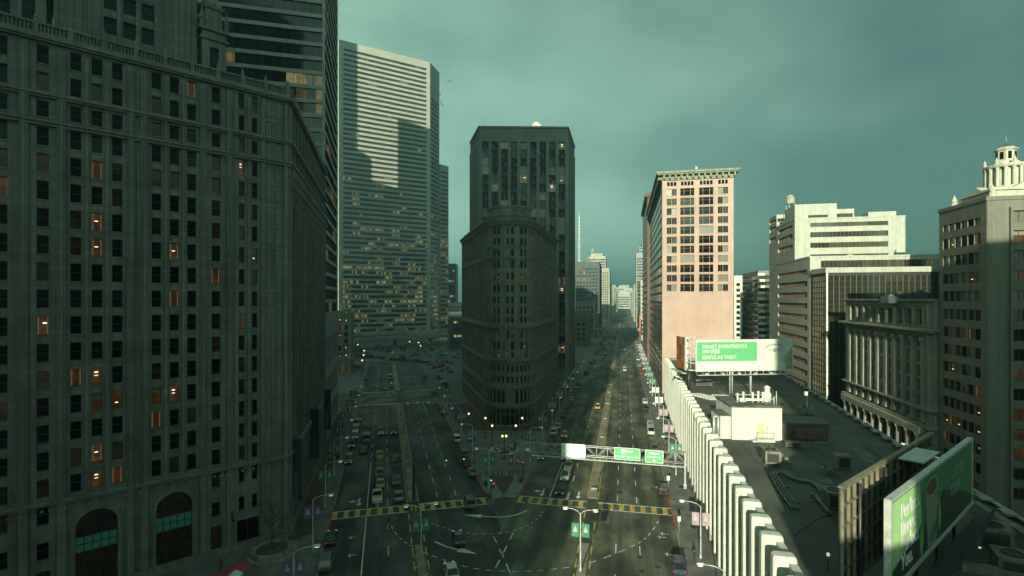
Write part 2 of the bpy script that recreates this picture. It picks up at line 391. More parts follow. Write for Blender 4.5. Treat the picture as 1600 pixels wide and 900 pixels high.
def offset(foot,out):
    n=len(foot); P=[]
    for i in range(n):
        p,c,q=foot[i-1],foot[i],foot[(i+1)%n]
        def nn(a,b):
            l=math.hypot(b[0]-a[0],b[1]-a[1]); return ((b[1]-a[1])/l,-(b[0]-a[0])/l)
        n1,n2=nn(p,c),nn(c,q); k=out/(1+n1[0]*n2[0]+n1[1]*n2[1])
        P.append((c[0]+(n1[0]+n2[0])*k,c[1]+(n1[1]+n2[1])*k))
    return P
def roof(mb,foot,zt,m_wall=0,m_roof=1,par=1.0,th=.35):
    I=offset(foot,-th); n=len(foot)
    for i in range(n):
        a,b=foot[i],foot[(i+1)%n]; A,B=I[i],I[(i+1)%n]
        mb.face([(a[0],a[1],zt),(b[0],b[1],zt),(B[0],B[1],zt),(A[0],A[1],zt)],m_wall)
        mb.face([(A[0],A[1],zt),(B[0],B[1],zt),(B[0],B[1],zt-par),(A[0],A[1],zt-par)],m_wall)
    mb.poly(I,zt-par,m_roof)
def edges(foot):
    out=[]
    for i in range(len(foot)):
        a,b=foot[i],foot[(i+1)%len(foot)]; l=math.hypot(b[0]-a[0],b[1]-a[1]); out.append((a,((b[0]-a[0])/l,(b[1]-a[1])/l),l))
    return out
def rect(c,az,W,D):
    u=(math.cos(az),-math.sin(az)); v=(math.sin(az),math.cos(az))
    return [c,(c[0]+u[0]*W,c[1]+u[1]*W),(c[0]+u[0]*W+v[0]*D,c[1]+u[1]*W+v[1]*D),(c[0]+v[0]*D,c[1]+v[1]*D)]
BM={}
def band_mesh(L,h,step,gm,fm,mull=.10):
    key=(round(L,2),round(h,2),step,gm.name,fm.name)
    if key not in BM:
        mb=MB(); mb.face([(0,0,0),(L,0,0),(L,0,h),(0,0,h)],1)
        n=max(1,int(round(L/step)))
        for i in range(1,n): mb.fbox((0,0),(1,0),L*i/n-mull/2,L*i/n+mull/2,0,h,.005,.10,0)
        BM[key]=mb.mesh('window_band',[fm,gm])
    return BM[key]
# ------------------------------------------------------------------ building kit
class Bld:
    def __init__(s,name,label,cat,loc,wall,roofm,fmat,group=None):
        s.root=thing(name,label,cat,(loc[0],loc[1],0),0,group); s.w=MB(); s.r=MB(); s.wm=wall; s.rm=roofm; s.fm=fmat; s.wins=[]; s.parts=[]; s.nb=0
    def block(s,foot,z0,z1,specs,roofed=True,par=1.0,m=0):
        for (o,u,L),sp in zip(edges(foot),specs):
            if sp is None: facade(s.w,o,u,L,z0,z1,[],m=m); continue
            n=(u[1],-u[0]); dep=sp.get('dep',.35); ops=[]; t=sp['t']; off=sp.get('pd',dep)
            if t=='grid':
                if 'cols' in sp: cols=sp['cols']
                else:
                    k=sp['n']; ma=sp.get('m',1.0); p=(L-2*ma)/k; cols=[(ma+p*(i+.5)-sp['w']/2,ma+p*(i+.5)+sp['w']/2) for i in range(k)]
                for a,b in cols:
                    for r in sp['rows']:
                        zb,zt=r[:2]
                        if sp.get('skip') and sp['skip'](a,b,zb): continue
                        ops.append((a,b,zb,zt))
            elif t=='ops': ops=sp['ops']
            elif t=='ribbon':
                a,b=sp['m'][0],L-sp['m'][1]; ops=[(a,b,zb,zt) for zb,zt in sp['rows']]
            mi=sp.get('mi',m); facade(s.w,o,u,L,z0,z1,[p[:4] for p in ops],dep,mi,sp.get('sill'))
            stf=sp.get('st',wstate)
            for p in ops:
                a,b,zb,zt=p[:4]; x=o[0]+u[0]*a-n[0]*off; y=o[1]+u[1]*a-n[1]*off
                if t=='ribbon':
                    me=band_mesh(b-a,zt-zb,sp.get('step',1.5),sp['gm'],s.fm,sp.get('mull',.1))
                    link('window_band',me,s.root,(x-s.root['_o'][0],y-s.root['_o'][1],zb),math.atan2(u[1],u[0])); s.nb+=1
                else:
                    st=p[5] if len(p)>5 else stf()
                    sty=p[4] if len(p)>4 else sp.get('style','sash')
                    s.wins.append((x,y,zb,u,b-a,zt-zb,'rail%d'%random.randrange(4) if sty=='rails' else sty,st))
            if 'pil' in sp:
                for (a,b,zb,zt,pr) in sp['pil'](L): s.w.fbox(o,u,a,b,zb,zt,0.002,pr,mi)
            if sp.get('span'):
                hh=sp['span']
                for p in ops:
                    if p[2]-z0>hh+.6: s.w.fbox(o,u,p[0]+.12,p[1]-.12,p[2]-hh-.25,p[2]-.25,0.003,.09,m)
        if roofed:
            q=MB(); roof(q,foot,z1,0,1,par); s.parts.append(q)
    def ring(s,foot,z0,z1,out,m=0): ring(s.w,foot,z0,z1,out,m)
    def done(s,limit=96,wn='wall'):
        s.wall=s.w.build(wn,s.wm if isinstance(s.wm,list) else [s.wm],s.root)
        for q in s.parts: q.build('roof',[s.wm[0] if isinstance(s.wm,list) else s.wm,s.rm],s.root)
        if s.r.v: s.roofo=s.r.build('roof',[s.wm[0] if isinstance(s.wm,list) else s.wm,s.rm],s.root)
        if s.wins: place_windows(s.root,s.wins,s.fm,limit)
        return s.root
def rows(z,n,fl,h): return [(z+i*fl,z+i*fl+h) for i in range(n)]
def lin(o,u,a,b=0.0):
    n=(u[1],-u[0]); return (o[0]+u[0]*a+n[0]*b,o[1]+u[1]*a+n[1]*b)

# ------------------------------------------------------------------ shared materials
M_TERRA=mat('glazed_terracotta',(.18,.18,.155),.6,.13,.35,dirt=.34,bump=.3,bscale=3,course=.67,cdark=.3)
M_LIME=mat('weathered_limestone',(.20,.19,.165),.85,.16,.3,dirt=.38,bump=.3,bscale=3)
M_ROOF=mat('roof_felt',(.075,.072,.066),.9,.35,.16,bump=.3,bscale=5)
M_GRAVEL=mat('roof_gravel',(.13,.125,.115),.95,.2,.5)
M_FRAME=mat('dark_window_frame',(.05,.045,.04),.5,0)
M_FRAMEL=mat('pale_window_frame',(.35,.33,.29),.5,0)
M_BRONZE=mat('bronze_frame',(.09,.06,.04),.45,0,metal=.5)
M_STEEL=mat('galvanised_steel',(.46,.47,.45),.5,.12,1.5,metal=.35)
M_BLACK=mat('black_painted_metal',(.018,.018,.018),.5,0)
M_WHITEP=mat('white_paint',(.50,.49,.45),.6,.06,1.0,dirt=.12)
M_CONC=mat('pale_concrete',(.40,.39,.35),.8,.07,.5,dirt=.20,bump=.15,bscale=8)
M_PAVE=paver('pavement_slabs',(.115,.115,.11),(.135,.135,.128),(.07,.07,.068),2.2,2.2,off=0,rot=R(13.9))
M_PAVER=paver('pavement_slabs_turned',(.115,.11,.10),(.14,.135,.12),(.065,.065,.06),2.2,2.2,off=0,rot=R(-12.3))
M_BRICKP=paver('brick_paving',(.085,.048,.036),(.065,.038,.030),(.045,.036,.03),.42,.21,rot=R(13.9))
M_KERB=mat('kerb_stone',(.20,.20,.19),.85,.15,1.0)
M_MEDIAN=mat('median_concrete',(.20,.185,.14),.9,.2,.3)
M_LINEW=mat('white_road_paint',(.52,.52,.48),.7,.22,1.6)
M_LINEY=mat('yellow_road_paint',(.46,.30,.05),.7,.25,1.6)
M_RED=mat('red_kerb_paint',(.38,.05,.04),.7,.2,1.5)
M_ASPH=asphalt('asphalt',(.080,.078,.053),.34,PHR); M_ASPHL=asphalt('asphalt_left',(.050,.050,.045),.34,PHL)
M_GROUND=mat('city_ground',(.075,.075,.07),.9,.2,.05)

# ------------------------------------------------------------------ ground, roads, pavements
g=MB(); g.face([(-6000,-700,-.02),(6000,-700,-.02),(6000,7000,-.02),(-6000,7000,-.02)])
struct('ground',g,M_GROUND)
# one carriageway sheet: the two avenues and the junction where they meet
def strip(ph,s0,s1,l0,l1,z): return [(*av(ph,s0,l0),z),(*av(ph,s0,l1),z),(*av(ph,s1,l1),z),(*av(ph,s1,l0),z)]
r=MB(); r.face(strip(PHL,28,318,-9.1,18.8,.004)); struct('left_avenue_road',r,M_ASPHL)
r=MB(); r.face(strip(PHR,24,2600,-19.8,8.4,.008)); struct('right_avenue_road',r,M_ASPH)
r=MB(); r.face([(-36,40,.0),(28,24,.0),(26,110,.0),(-30,120,.0)]); struct('junction_road',r,M_ASPH)
r=MB(); r.face([(*av(PHL,193,-160),.006),(*av(PHL,193,19),.006),(*av(PHL,213,19),.006),(*av(PHL,213,-160),.006)]); struct('cross_street_road',r,M_ASPH)
lot=MB(); lot.face([(-150,262,.002),(2,262,.002),(40,330,.002),(40,470,.002),(-150,470,.002)]); struct('car_park_ground',lot,mat('car_park_asphalt',(.085,.085,.08),.9,.2,.2))

def slab(name,pts,z,m,kerb=True):
    mb=MB(); mb.prism(pts,-.02,z,0)
    struct(name,mb,m)
# left pavement: kerb follows the avenue, inner edge runs under the buildings
def avp(ph,*sl_): return [av(ph,a,b) for a,b in sl_]
slab('left_pavement',avp(PHL,(26,-60),(26,-9.1),(190,-9.1),(190,-60)),.13,M_PAVE)
slab('left_far_pavement',avp(PHL,(216,-60),(216,-9.1),(300,-9.1),(300,-60)),.13,M_PAVE)
bp=MB(); bp.prism(avp(PHL,(86,-15.0),(88,-11.6),(190,-11.6),(190,-15.0)),.1,.136); bp.prism([(-36.5,82.2),(-33.4,80.2),(-33.1,85.6),(-35.4,86.9)],.1,.137)
struct('brick_pavement',bp,M_BRICKP)
TIP=[]
# wedge plaza between the avenues, with its rounded point
c0=ground(786,770)
tipL=av(PHL,98.5,18.8); tipR=av(PHR,99.0,-19.8)
arc=[]
for i in range(9):
    t=i/8; a=R(200+140*t)
    arc.append((c0[0]+(tipR[0]-tipL[0])/2*math.cos(a)*1.02,(tipL[1]*(1-t)+tipR[1]*t)+ -2.4*math.sin(math.pi*t)))
plaza=[tipL]+arc[1:-1]+[tipR]+[av(PHR,250,-19.8),av(PHR,250,-70)]+[av(PHL,192,18.8+26),av(PHL,192,18.8)]
plaza_pts=[tipL]+arc[1:-1]+[tipR,av(PHR,258,-19.8),av(PHR,258,-40),av(PHL,190,48),av(PHL,190,18.8)]
slab('wedge_plaza_pavement',plaza_pts,.13,M_PAVE)
slab('right_avenue_left_pavement',avp(PHR,(258.5,-60),(258.5,-19.8),(1500,-19.8),(1500,-60)),.13,M_PAVER)
bp=MB()
bp.prism([ground(768,745),ground(787,775),ground(804,745)],.1,.137)
bp.prism([av(PHL,143,21.5),(-12,147),(10.5,147),av(PHR,160,-21.6),av(PHR,225,-21.6),av(PHR,225,-29),(0,170),av(PHL,185,32),av(PHL,185,21.5)],.1,.138)
struct('plaza_brick_pavement',bp,M_BRICKP)
cp=MB(); cp.prism([ground(750,742),ground(766,745),ground(786,777),ground(770,781)],.1,.139)
cp.prism([ground(806,745),ground(826,744),ground(808,779),ground(788,777)],.1,.139)
struct('plaza_slab_pavement',cp,mat('pale_slabs',(.16,.165,.16),.85,.15,.4))
slab('right_pavement',avp(PHR,(22,8.4),(22,16.5),(1500,16.5),(1500,8.4))[::-1],.13,M_PAVER)
# third street beyond the low roof
r=MB(); r.face(strip(PHR,20,420,45.5,57.5,.004)); struct('side_street_road',r,M_ASPH)
slab('side_street_pavement',avp(PHR,(20,57.5),(20,62),(420,62),(420,57.5))[::-1],.13,M_PAVER)
slab('side_street_near_pavement',avp(PHR,(20,43.0),(20,45.5),(420,45.5),(420,43.0))[::-1],.13,M_PAVER)
# kerbs
def kerb(name,ph,s0,s1,L,w=.18,z=.15):
    mb=MB(); a,b,c,d=[av(ph,*k) for k in ((s0,L-w/2),(s0,L+w/2),(s1,L+w/2),(s1,L-w/2))]; mb.prism([a,b,c,d],-.01,z); struct(name,mb,M_KERB)
kerb('left_avenue_kerb',PHL,26,190,-9.1); kerb('left_avenue_kerb',PHL,99,190,18.8); kerb('right_avenue_kerb',PHR,22,900,8.4); kerb('right_avenue_kerb',PHR,100,258,-19.8)
mb=MB()
for ph,s0,s1,L in ((PHL,86,99,-9.1),(PHL,99,110,18.8),(PHR,88,104,8.4),(PHR,100,113,-19.8),(PHL,205,213,18.6)):
    mb.prism(avp(ph,(s0,L-.1),(s0,L+.1),(s1,L+.1),(s1,L-.1)),.0,.156)
struct('red_kerb_paint',mb,M_RED)
# medians: raised strips
def median(name,ph,s0,s1,l0,l1):
    mb=MB(); mb.prism(avp(ph,(s0,l0),(s0,l1),(s1,l1),(s1,l0))[::-1],-.01,.16); struct(name,mb,M_MEDIAN)
median('left_avenue_median',PHL,97.5,192,4.25,5.75); median('left_avenue_median',PHL,216,305,4.25,5.75); median('right_avenue_median',PHR,98.5,900,-6.5,-4.95)
median('left_avenue_median',PHL,60,80,4.4,5.6); median('right_avenue_median',PHR,60,80,-6.4,-5.1)

# ---- painted markings (sheets a few millimetres above the carriageway)
W=MB(); Y=MB(); ZM=.013
def dash(mb,ph,s0,s1,L,on,off,w=.16):
    s=s0
    while s<s1:
        e=min(s+on,s1); mb.face(strip(ph,s,e,L-w/2,L+w/2,ZM)); s+=on+off
def line(mb,ph,s0,s1,L,w=.18): mb.face(strip(ph,s0,s1,L-w/2,L+w/2,ZM))
for L in (.44,9.65,13.3):
    dash(W,PHL,98.5 if L>5 else 97,188,L,3,5.5); dash(W,PHL,219,300,L,3,5.5)
dash(W,PHL,60,92,.44,3,6); line(W,PHL,60,92.5,-3.22); line(W,PHL,97,124,-3.22); dash(W,PHL,127,188,-3.22,3,5.5); dash(W,PHL,219,300,-3.22,3,5.5); line(W,PHL,172,188,13.35)
for L in (4.0,6.0): line(Y,PHL,97.3,190,L,.16); line(Y,PHL,216,304,L,.16); dash(Y,PHL,60,92.5,L,2.6,1.6,.2)
for k in range(3): s=70+k*3.0; Y.face([(*av(PHL,s,4.1),ZM+.15),(*av(PHL,s+.35,4.1),ZM+.15),(*av(PHL,s+1.5,5.9),ZM+.15),(*av(PHL,s+1.15,5.9),ZM+.15)])
for L in (-1.15,2.4): dash(W,PHR,98,700,L,3,6); dash(W,PHR,60,85,L,3,6)
line(W,PHR,97.5,122,-13.85); dash(W,PHR,125,600,-13.85,3,6); dash(W,PHR,98,600,-10.3,3,6)
for L in (-6.72,-4.74): line(Y,PHR,98,900,L,.16); dash(Y,PHR,60,92.5,L,2.6,1.6,.2)
def zebra(ph,s,Lm0,Lm1,step=1.9):
    for e in (0,3.0): W.face(strip(ph,s+e,s+e+.28,Lm0,Lm1,ZM))
    L=Lm0+.1
    while L<Lm1-1.0: Y.face(strip(ph,s+.28,s+3.0,L,L+.85,ZM+.001)); L+=step
zebra(PHL,93.0,-9.1,4.0); zebra(PHL,93.0,6.0,18.7); zebra(PHR,93.6,-19.7,-6.75); zebra(PHR,93.6,-4.7,8.3)
Y.face(strip(PHL,93.6,95.7,4.5,4.8,ZM)); Y.face(strip(PHL,93.6,95.7,5.2,5.5,ZM))
for s in (189.5,214.5):
    for k in range(24):
        L=-9+k*1.16
        if 3.6<L<6.2: continue
        W.face(strip(PHL,s,s+1.7,L,L+.62,ZM))
def ribbon(mb,pts,w,dashed=None,z=ZM+.002):
    for i in range(len(pts)-1):
        if dashed and i%2: continue
        a,b=Vector(pts[i]),Vector(pts[i+1]); t=(b-a).normalized()*w/2; n=Vector((-t.y,t.x))
        mb.face([(*(a-n),z),(*(b-n),z),(*(b+n),z),(*(a+n),z)][::1])
def curve(px,k=10):
    P=[Vector(ground(*p)) for p in px]; out=[]
    for i in range(len(P)-1):
        p0,p1,p2,p3=P[max(i-1,0)],P[i],P[i+1],P[min(i+2,len(P)-1)]
        for j in range(k):
            t=j/k; out.append(tuple(.5*((2*p1)+(p2-p0)*t+(2*p0-5*p1+4*p2-p3)*t*t+(3*p1-p0-3*p2+p3)*t**3)))
    out.append(tuple(P[-1])); return out
ribbon(W,curve([(607,815),(624,840),(650,857),(690,874),(740,888),(800,893),(860,890),(920,880),(985,855),(1013,837),(1030,812)],6),.16,True)
ribbon(W,curve([(668,815),(700,827),(740,834),(790,832),(830,818),(850,798)],8),.16,True)
def arrow(mb,p,ph,k=1.0,turn=None,flip=1):
    s0,L0=sl(ph,*p)
    def A(pts): mb.face([(*av(ph,s0+flip*a*k,L0+b*k),ZM+.003) for a,b in pts])
    A([(-1.6,-.12),(-1.6,.12),(.4,.12),(.4,-.12)]); A([(.4,-.42),(.4,.42),(1.5,0)])
    if turn: A([(-.7,turn*.12),(-.4,turn*.12),(-.4,turn*.8),(-.7,turn*.8)][::int(turn)]); A([(-1.1,turn*.8),(0,turn*.8),(-.55,turn*1.6)][::int(turn)])
arrow(W,ground(848,770),PHR,1.25,-1,-1); arrow(W,ground(904,774),PHR,1.25,None,-1); arrow(W,ground(887,776),PHR,1.25,None,-1); arrow(W,ground(561,785),PHL,1.25,-1,-1); arrow(W,ground(590,786),PHL,1.25,None,-1)
for px,L in (((637,631),0),((652,629),0),((669,629),0)): arrow(W,ground(*px),PHL,1.6)
def bigarrow(px):
    P=curve(px,6); ribbon(W,P,.34,None,ZM+.004)
    a,b=Vector(P[-2]),Vector(P[-1]); t=(b-a).normalized(); n=Vector((-t.y,t.x)); W.face([(*(b-n*.75),ZM+.004),(*(b+t*3.2),ZM+.004),(*(b+n*.75),ZM+.004)])
bigarrow([(823,798),(805,805),(780,808),(752,806.5)]); bigarrow([(679,846),(697,854),(717,859)])
for a,b in (((771,838),(776,848)),((780,858),(787,871)),((791,881),(797,896)),((802,832),(797,843)),((792,853),(786,865)),((781,875),(774,888))): ribbon(W,[ground(*a),ground(*b)],.2)
struct('white_road_marking',W,M_LINEW); struct('yellow_road_marking',Y,M_LINEY)
# asphalt repairs and oil-dark strips
pk=[MB(),MB()]; rq=random.Random(21)
for i in range(46):
    ph=rq.choice([PHL,PHR]); s_=rq.uniform(62,250); L_=rq.uniform(-8,17) if ph==PHL else rq.uniform(-18.5,7.5); w_=rq.uniform(.7,2.6); l_=rq.uniform(1.5,11)
    if ph==PHL and L_+w_>3.6 and L_<6.4: continue
    if ph==PHR and L_+w_>-7.2 and L_<-4.4: continue
    if s_<97 and (L_<-8 or L_>16): continue
    pk[i%2].face(strip(ph,s_,s_+l_,L_,L_+w_,.0100+.00004*i))
struct('asphalt_patch',pk[0],mat('dark_asphalt_patch',(.035,.035,.032),.8,.2,.6)); struct('asphalt_patch',pk[1],mat('pale_asphalt_patch',(.085,.083,.072),.85,.2,.6))
# manholes and parking ticks
mh=MB()
for px in ((1000,870),(958,832),(1003,893),(823,786),(1028,886)):
    x,y=ground(*px); mh.lathe((x,y,0),[(.45,.016)],12)
struct('manhole_cover',mh,M_BLACK)
t=MB()
for px in ((1040,835),(1036,840),(1048,867),(553,840),(552,868),(1030,762)):
    s_,L_=sl(PHR if px[0]>800 else PHL,*ground(*px)); ph=PHR if px[0]>800 else PHL
    t.face(strip(ph,s_,s_+.16,L_-.9,L_+.5,ZM)); t.face(strip(ph,s_-.5,s_+.6,L_-.6,L_-.44,ZM+.001))
struct('parking_tick_marking',t,M_LINEW)

# ------------------------------------------------------------------ ornate terracotta office block (left foreground)
def ornate_block():
    C=(-36.1,82.6); f=(.743,.669); A=(C[0]-39.5*f[0],C[1]-39.5*f[1])
    v=(math.sin(PHL),math.cos(PHL)); E=(C[0]+v[0]*50.0,C[1]+v[1]*50.0); F=(E[0]-v[1]*26,E[1]+v[0]*26); Gp=(A[0]-.669*34,A[1]+.743*34)
    foot=[A,C,E,F,Gp]
    b=Bld('ornate_office_building','pale terracotta office block with arched entrances and a tower, filling the left foreground','building',C,[M_TERRA],M_GRAVEL,M_FRAME)
    LL=39.5; rc=[11.2+3.35*k for k in range(18)]
    tr=[(13.4,1.12),(15.5,1.12),(17.6,1.12),(21.9,1.12),(24.0,1.12),(26.1,1.12)]; sg=[(10.3,1.15),(29.2,1.15)]; pr=[(5.0,.82),(6.85,.82),(32.7,.82),(34.5,.82)]
    ops=[]
    lits={(15.5,10):'warm',(24.0,11):'warm',(24.0,10):'warm',(26.1,11):'dim',(26.1,10):'dim',(15.5,4):'warm',(24,5):'warm',(24.0,4):'amber',(21.9,4):'amber',(24,2):'warm',(24,1):'warm',(10.3,9):'amber',(10.3,12):'dim',(15.5,8):'amber',(29.2,7):'warm',(6.85,14):'warm',(21.9,1):'amber'}
    for tc,w in tr+sg+pr:
        for k,z in enumerate(rc):
            if k<1 and (tc,w) in tr: continue
            r=random.random()
            st=lits.get((tc,k)) or ('deep' if r<.68 else 'dark' if r<.82 else 'dim' if r<.97 else 'amber')
            h=2.3 if k not in (15,) else 2.0
            ops.append((LL-tc-w/2,LL-tc+w/2,z-h/2,z+h/2,'sash',st))
        if (tc,w) not in tr: ops.append((LL-tc-w/2,LL-tc+w/2,5.7,7.9,'sash','deep'))
    ops.append((LL-7.5,LL-4.3,.5,4.3,'multi','deep')); ops.append((LL-11.0,LL-9.5,.3,4.4,'pair','dim')); ops.append((LL-35.2,LL-32,.5,4.3,'multi','deep')); ops.append((LL-29.9,LL-28.5,.3,4.4,'pair','dim'))
    arches=[(15.5,),(24.0,)]
    aops=[(LL-t[0]-2.15,LL-t[0]+2.15,.15,10.8) for t in arches]
    def pil(L):
        out=[]
        for t in (8.55,12.0,19.0,20.5,27.5,30.95,36.4):
            out.append((LL-t-.42,LL-t+.42,.1,69.2,.34)); out.append((LL-t-.16,LL-t+.16,12.6,68.8,.5))
        for t in (14.45,16.55,22.95,25.05,5.92,33.6): out.append((LL-t-.2,LL-t+.2,12.6,68.6,.22))
        for t in (.45,3.9): out.append((LL-t-.3,LL-t+.3,.1,69.2,.3))
        for k in range(20):                      # panelled corner pier
            z=3.0+k*3.35
            for t in (1.55,2.95):
                for a in (-.5,.42): out.append((LL-t+a,LL-t+a+.08,z,z+2.6,.1))
                for zz in (z-.08,z+2.6): out.append((LL-t-.5,LL-t+.5,zz,zz+.08,.1))
        return out
    n=int(50//3.3); cols=[(1.6+3.2*i,1.6+3.2*i+1.5) for i in range(15)]
    def pil2(L):
        out=[(.05,1.1,.1,69.2,.3)]
        for i in range(16):
            a=.95+3.2*i; out.append((a+.05,a+.55,5.5,69.0,.42))
            out.append((a+.0,a+.6,.1,5.5,.62))
        for i in range(31):                      # carved brackets under the upper balcony
            a=.9+1.6*i
            for k in range(4): out.append((a,a+.55,59.2-1.5*(k+1),59.2-1.5*k-.15,.85-.17*k))
        return out
    st2=lambda: 'deep' if random.random()<.7 else 'dim'
    specs=[{'t':'ops','ops':ops,'dep':.5,'sill':.14,'pil':pil,'span':.62},
           {'t':'grid','cols':cols,'rows':[(1,4.6)]+[(5.9,7.9)]+[(z-1.15,z+1.15) for z in rc],'dep':.5,'pil':pil2,'st':st2},None,None,None]
    # openings of the two arches are cut with the windows, then rounded off with spandrels
    full=dict(specs[0]); full['ops']=ops
    o,u,L=edges(foot)[0]; nn=(u[1],-u[0])
    # facade with arches
    facade(b.w,o,u,L,0,70.2,[p[:4] for p in ops]+aops,.5,0,.14)
    for p in ops:
        x,y=lin(o,u,p[0],-.5); b.wins.append((x,y,p[2],u,p[1]-p[0],p[3]-p[2],p[4],p[5]))
        if p[2]>12 : b.w.fbox(o,u,p[0]+.12,p[1]-.12,p[2]-.95,p[2]-.32,.003,.09)
    for (a,c,zb,zt,q) in pil(L): b.w.fbox(o,u,a,c,zb,zt,.002,q*1.35)
    def P(a,z,k=0.0): x,y=lin(o,u,a,k); return (x,y,z)
    for a0,a1,zb,zt in aops:
        cx=(a0+a1)/2; rr=2.15; zc=8.6; N=12
        for sgn in (-1,1):
            arcp=[(cx+sgn*rr*math.cos(math.pi/2*i/N),zc+rr*math.sin(math.pi/2*i/N)) for i in range(N+1)]
            for i in range(N):
                (xa,za),(xb,zb_)=arcp[i],arcp[i+1]
                q=[P(xa,za,-.003),P(cx+sgn*rr,zb_ if i<N-1 else zt,-.003) if False else P(xa,zt,-.003),P(xb,zt,-.003),P(xb,zb_,-.003)]
                b.w.face(q if sgn>0 else q[::-1]); 
                q2=[P(xa,za,-.003),P(xb,zb_,-.003),P(xb,zb_,-.5),P(xa,za,-.5)]; b.w.face(q2 if sgn>0 else q2[::-1])
            # moulded archivolt
            for i in range(N):
                (xa,za),(xb,zb_)=arcp[i],arcp[i+1]; k=1.22
                ox=lambda x,z:(cx+(x-cx)*k,zc+(z-zc)*k)
                A1,B1=ox(xa,za),ox(xb,zb_)
                q=[P(xa,za,.14),P(A1[0],A1[1],.14),P(B1[0],B1[1],.14),P(xb,zb_,.14)]; b.w.face(q if sgn>0 else q[::-1])
                q=[P(A1[0],A1[1],.14),P(A1[0],A1[1],0),P(B1[0],B1[1],0),P(B1[0],B1[1],.14)]; b.w.face(q if sgn>0 else q[::-1])
            b.w.fbox(o,u,min(cx+sgn*rr,cx+sgn*rr*1.22),max(cx+sgn*rr,cx+sgn*rr*1.22),.1,zc,.002,.14)
        e=MB()
        e.face([P(a0,zb,-.5),P(a1,zb,-.5),P(a1,zt,-.5),P(a0,zt,-.5)],0)
        for i in range(1,5): a=a0+(a1-a0)*i/5; e.fbox(o,u,a-.05,a+.05,3.0,zt,-.49,-.40,1)
        for z in (3.0,4.2,5.4,6.4,7.4,8.6,9.8): e.fbox(o,u,a0,a1,z-.05,z+.05,-.495,-.39,1)
        for i in range(5):
            w_=(a1-a0)/5
            for z in (5.45,6.45): e.fbox(o,u,a0+w_*i+.06,a0+w_*(i+1)-.06,z,z+.9,-.495,-.45,2)
        e.build('arched_window',[glass('arch_glass_%d'%int(cx),(.012,.008,.006),(1,.45,.18),.004,.5),M_BLACK,emis('green_lit_panel',(.05,.42,.26),.02,(.02,.10,.065))],b.root)
        d=MB()
        for i in range(3):
            q=a0+.35+i*1.3; d.fbox(o,u,q,q+1.0,.2,2.7,-.48,-.42,0); d.fbox(o,u,q+.1,q+.9,.5,2.5,-.42,-.40,1)
        d.build('entrance_door',[M_BLACK,G['dim']],b.root)
    # right face and hidden faces
    b.block(foot,0,70.2,[None]+specs[1:],roofed=False) if False else None
    for (oo,uu,l2),sp in list(zip(edges(foot),specs))[1:]:
        if sp is None: facade(b.w,oo,uu,l2,0,70.2,[]); continue
        ops2=[(a,c,zb,zt) for a,c in sp['cols'] for zb,zt in sp['rows']]
        facade(b.w,oo,uu,l2,0,70.2,ops2,.5)
        for a,c,zb,zt in ops2:
            x,y=lin(oo,uu,a,-.5); b.wins.append((x,y,zb,uu,c-a,zt-zb,'sash',st2()))
        for (a,c,zb,zt,q) in pil2(l2): b.w.fbox(oo,uu,a,c,zb,zt,.002,q)
    for z0,z1,q in ((0,1.1,.6),(12.45,12.75,.45),(12.75,13.05,.6),(59.3,59.65,.55),(59.65,60.0,.8),(62.75,63.0,.55),(63.0,63.35,.8),(69.6,69.85,.6),(69.85,70.2,.85)): b.ring(foot,z0,z1,q)
    for (oo,uu,l2) in edges(foot)[:2]:           # dentils
        a=.3
        while a<l2-.3:
            for zz,pp in ((11.7,.4),): b.w.fbox(oo,uu,a,a+.3,zz,zz+.3,.002,pp)
            a+=.75
    # parapet with pinnacles
    p=MB(); I=offset(foot,.25)
    for i in range(len(foot)):
        a,c=I[i],I[(i+1)%5]; l2=math.hypot(c[0]-a[0],c[1]-a[1]); uu=((c[0]-a[0])/l2,(c[1]-a[1])/l2)
        p.fbox(a,uu,0,l2,70.2,70.7,-.5,0); p.fbox(a,uu,0,l2,71.7,71.95,-.5,.02); p.fbox(a,uu,0,l2,70.2,71.95,-.5,-.46)
        q=.2
        while q<l2: p.fbox(a,uu,q,q+.16,70.7,71.7,-.4,-.12); q+=.36
        q=.0
        while q<l2+.1:
            x,y=lin(a,uu,q,-.2); p.fbox(a,uu,q-.25,q+.25,70.2,72.1,-.52,.06); p.lathe((x,y,72.1),[(.26,0),(.16,.25),(.22,.45),(.08,.8),(.02,1.15)],8); q+=3.3
    p.build('parapet',M_TERRA,b.root)
    b.r.poly(offset(foot,-.3),70.1,1)
    # set-back tower
    def T(t,k): q=lin(o,u,LL-t,-k); return q
    tf=[T(28.2,6.5),T(11.8,6.5),T(11.8,23),T(28.2,23)]
    tcols=[(6.0-.75+i*2.2-.0,6.0+.75+i*2.2) for i in range(3)]
    def pil3(L): return [(.0,.5,70,131,.25),(L-.5,L,70,131,.25),(2.2,2.9,70,131,.3),(L-2.9,L-2.2,70,131,.3)]+[(4.55+2.2*i,4.95+2.2*i,70,131,.32) for i in range(4)]+[(L-3.9,L-3.5,70,131,.2),(3.5,3.9,70,131,.2)]
    sp={'t':'grid','cols':tcols,'rows':[(72+3.5*k,74.4+3.5*k) for k in range(17)],'dep':.5,'pil':pil3,'span':.6,'st':lambda:'dark'}
    b.block(tf,70,132,[sp,sp,None,None])
    b.ring(tf,130.6,132,.8); b.ring(tf,70.1,71.2,.4)
    wf=[T(47.5,9.2),T(28.25,9.2),T(28.25,21),T(47.5,21)]
    b.block(wf,70,83,[{'t':'ops','ops':[(4.0+5*i,5.3+5*i,74,77.6,'sash','dark') for i in range(3)],'dep':.5,'pil':lambda L:[(1.2+5*i,1.9+5*i,70,82,.35) for i in range(4)]},None,None,None]); b.ring(wf,81.8,83,.6)
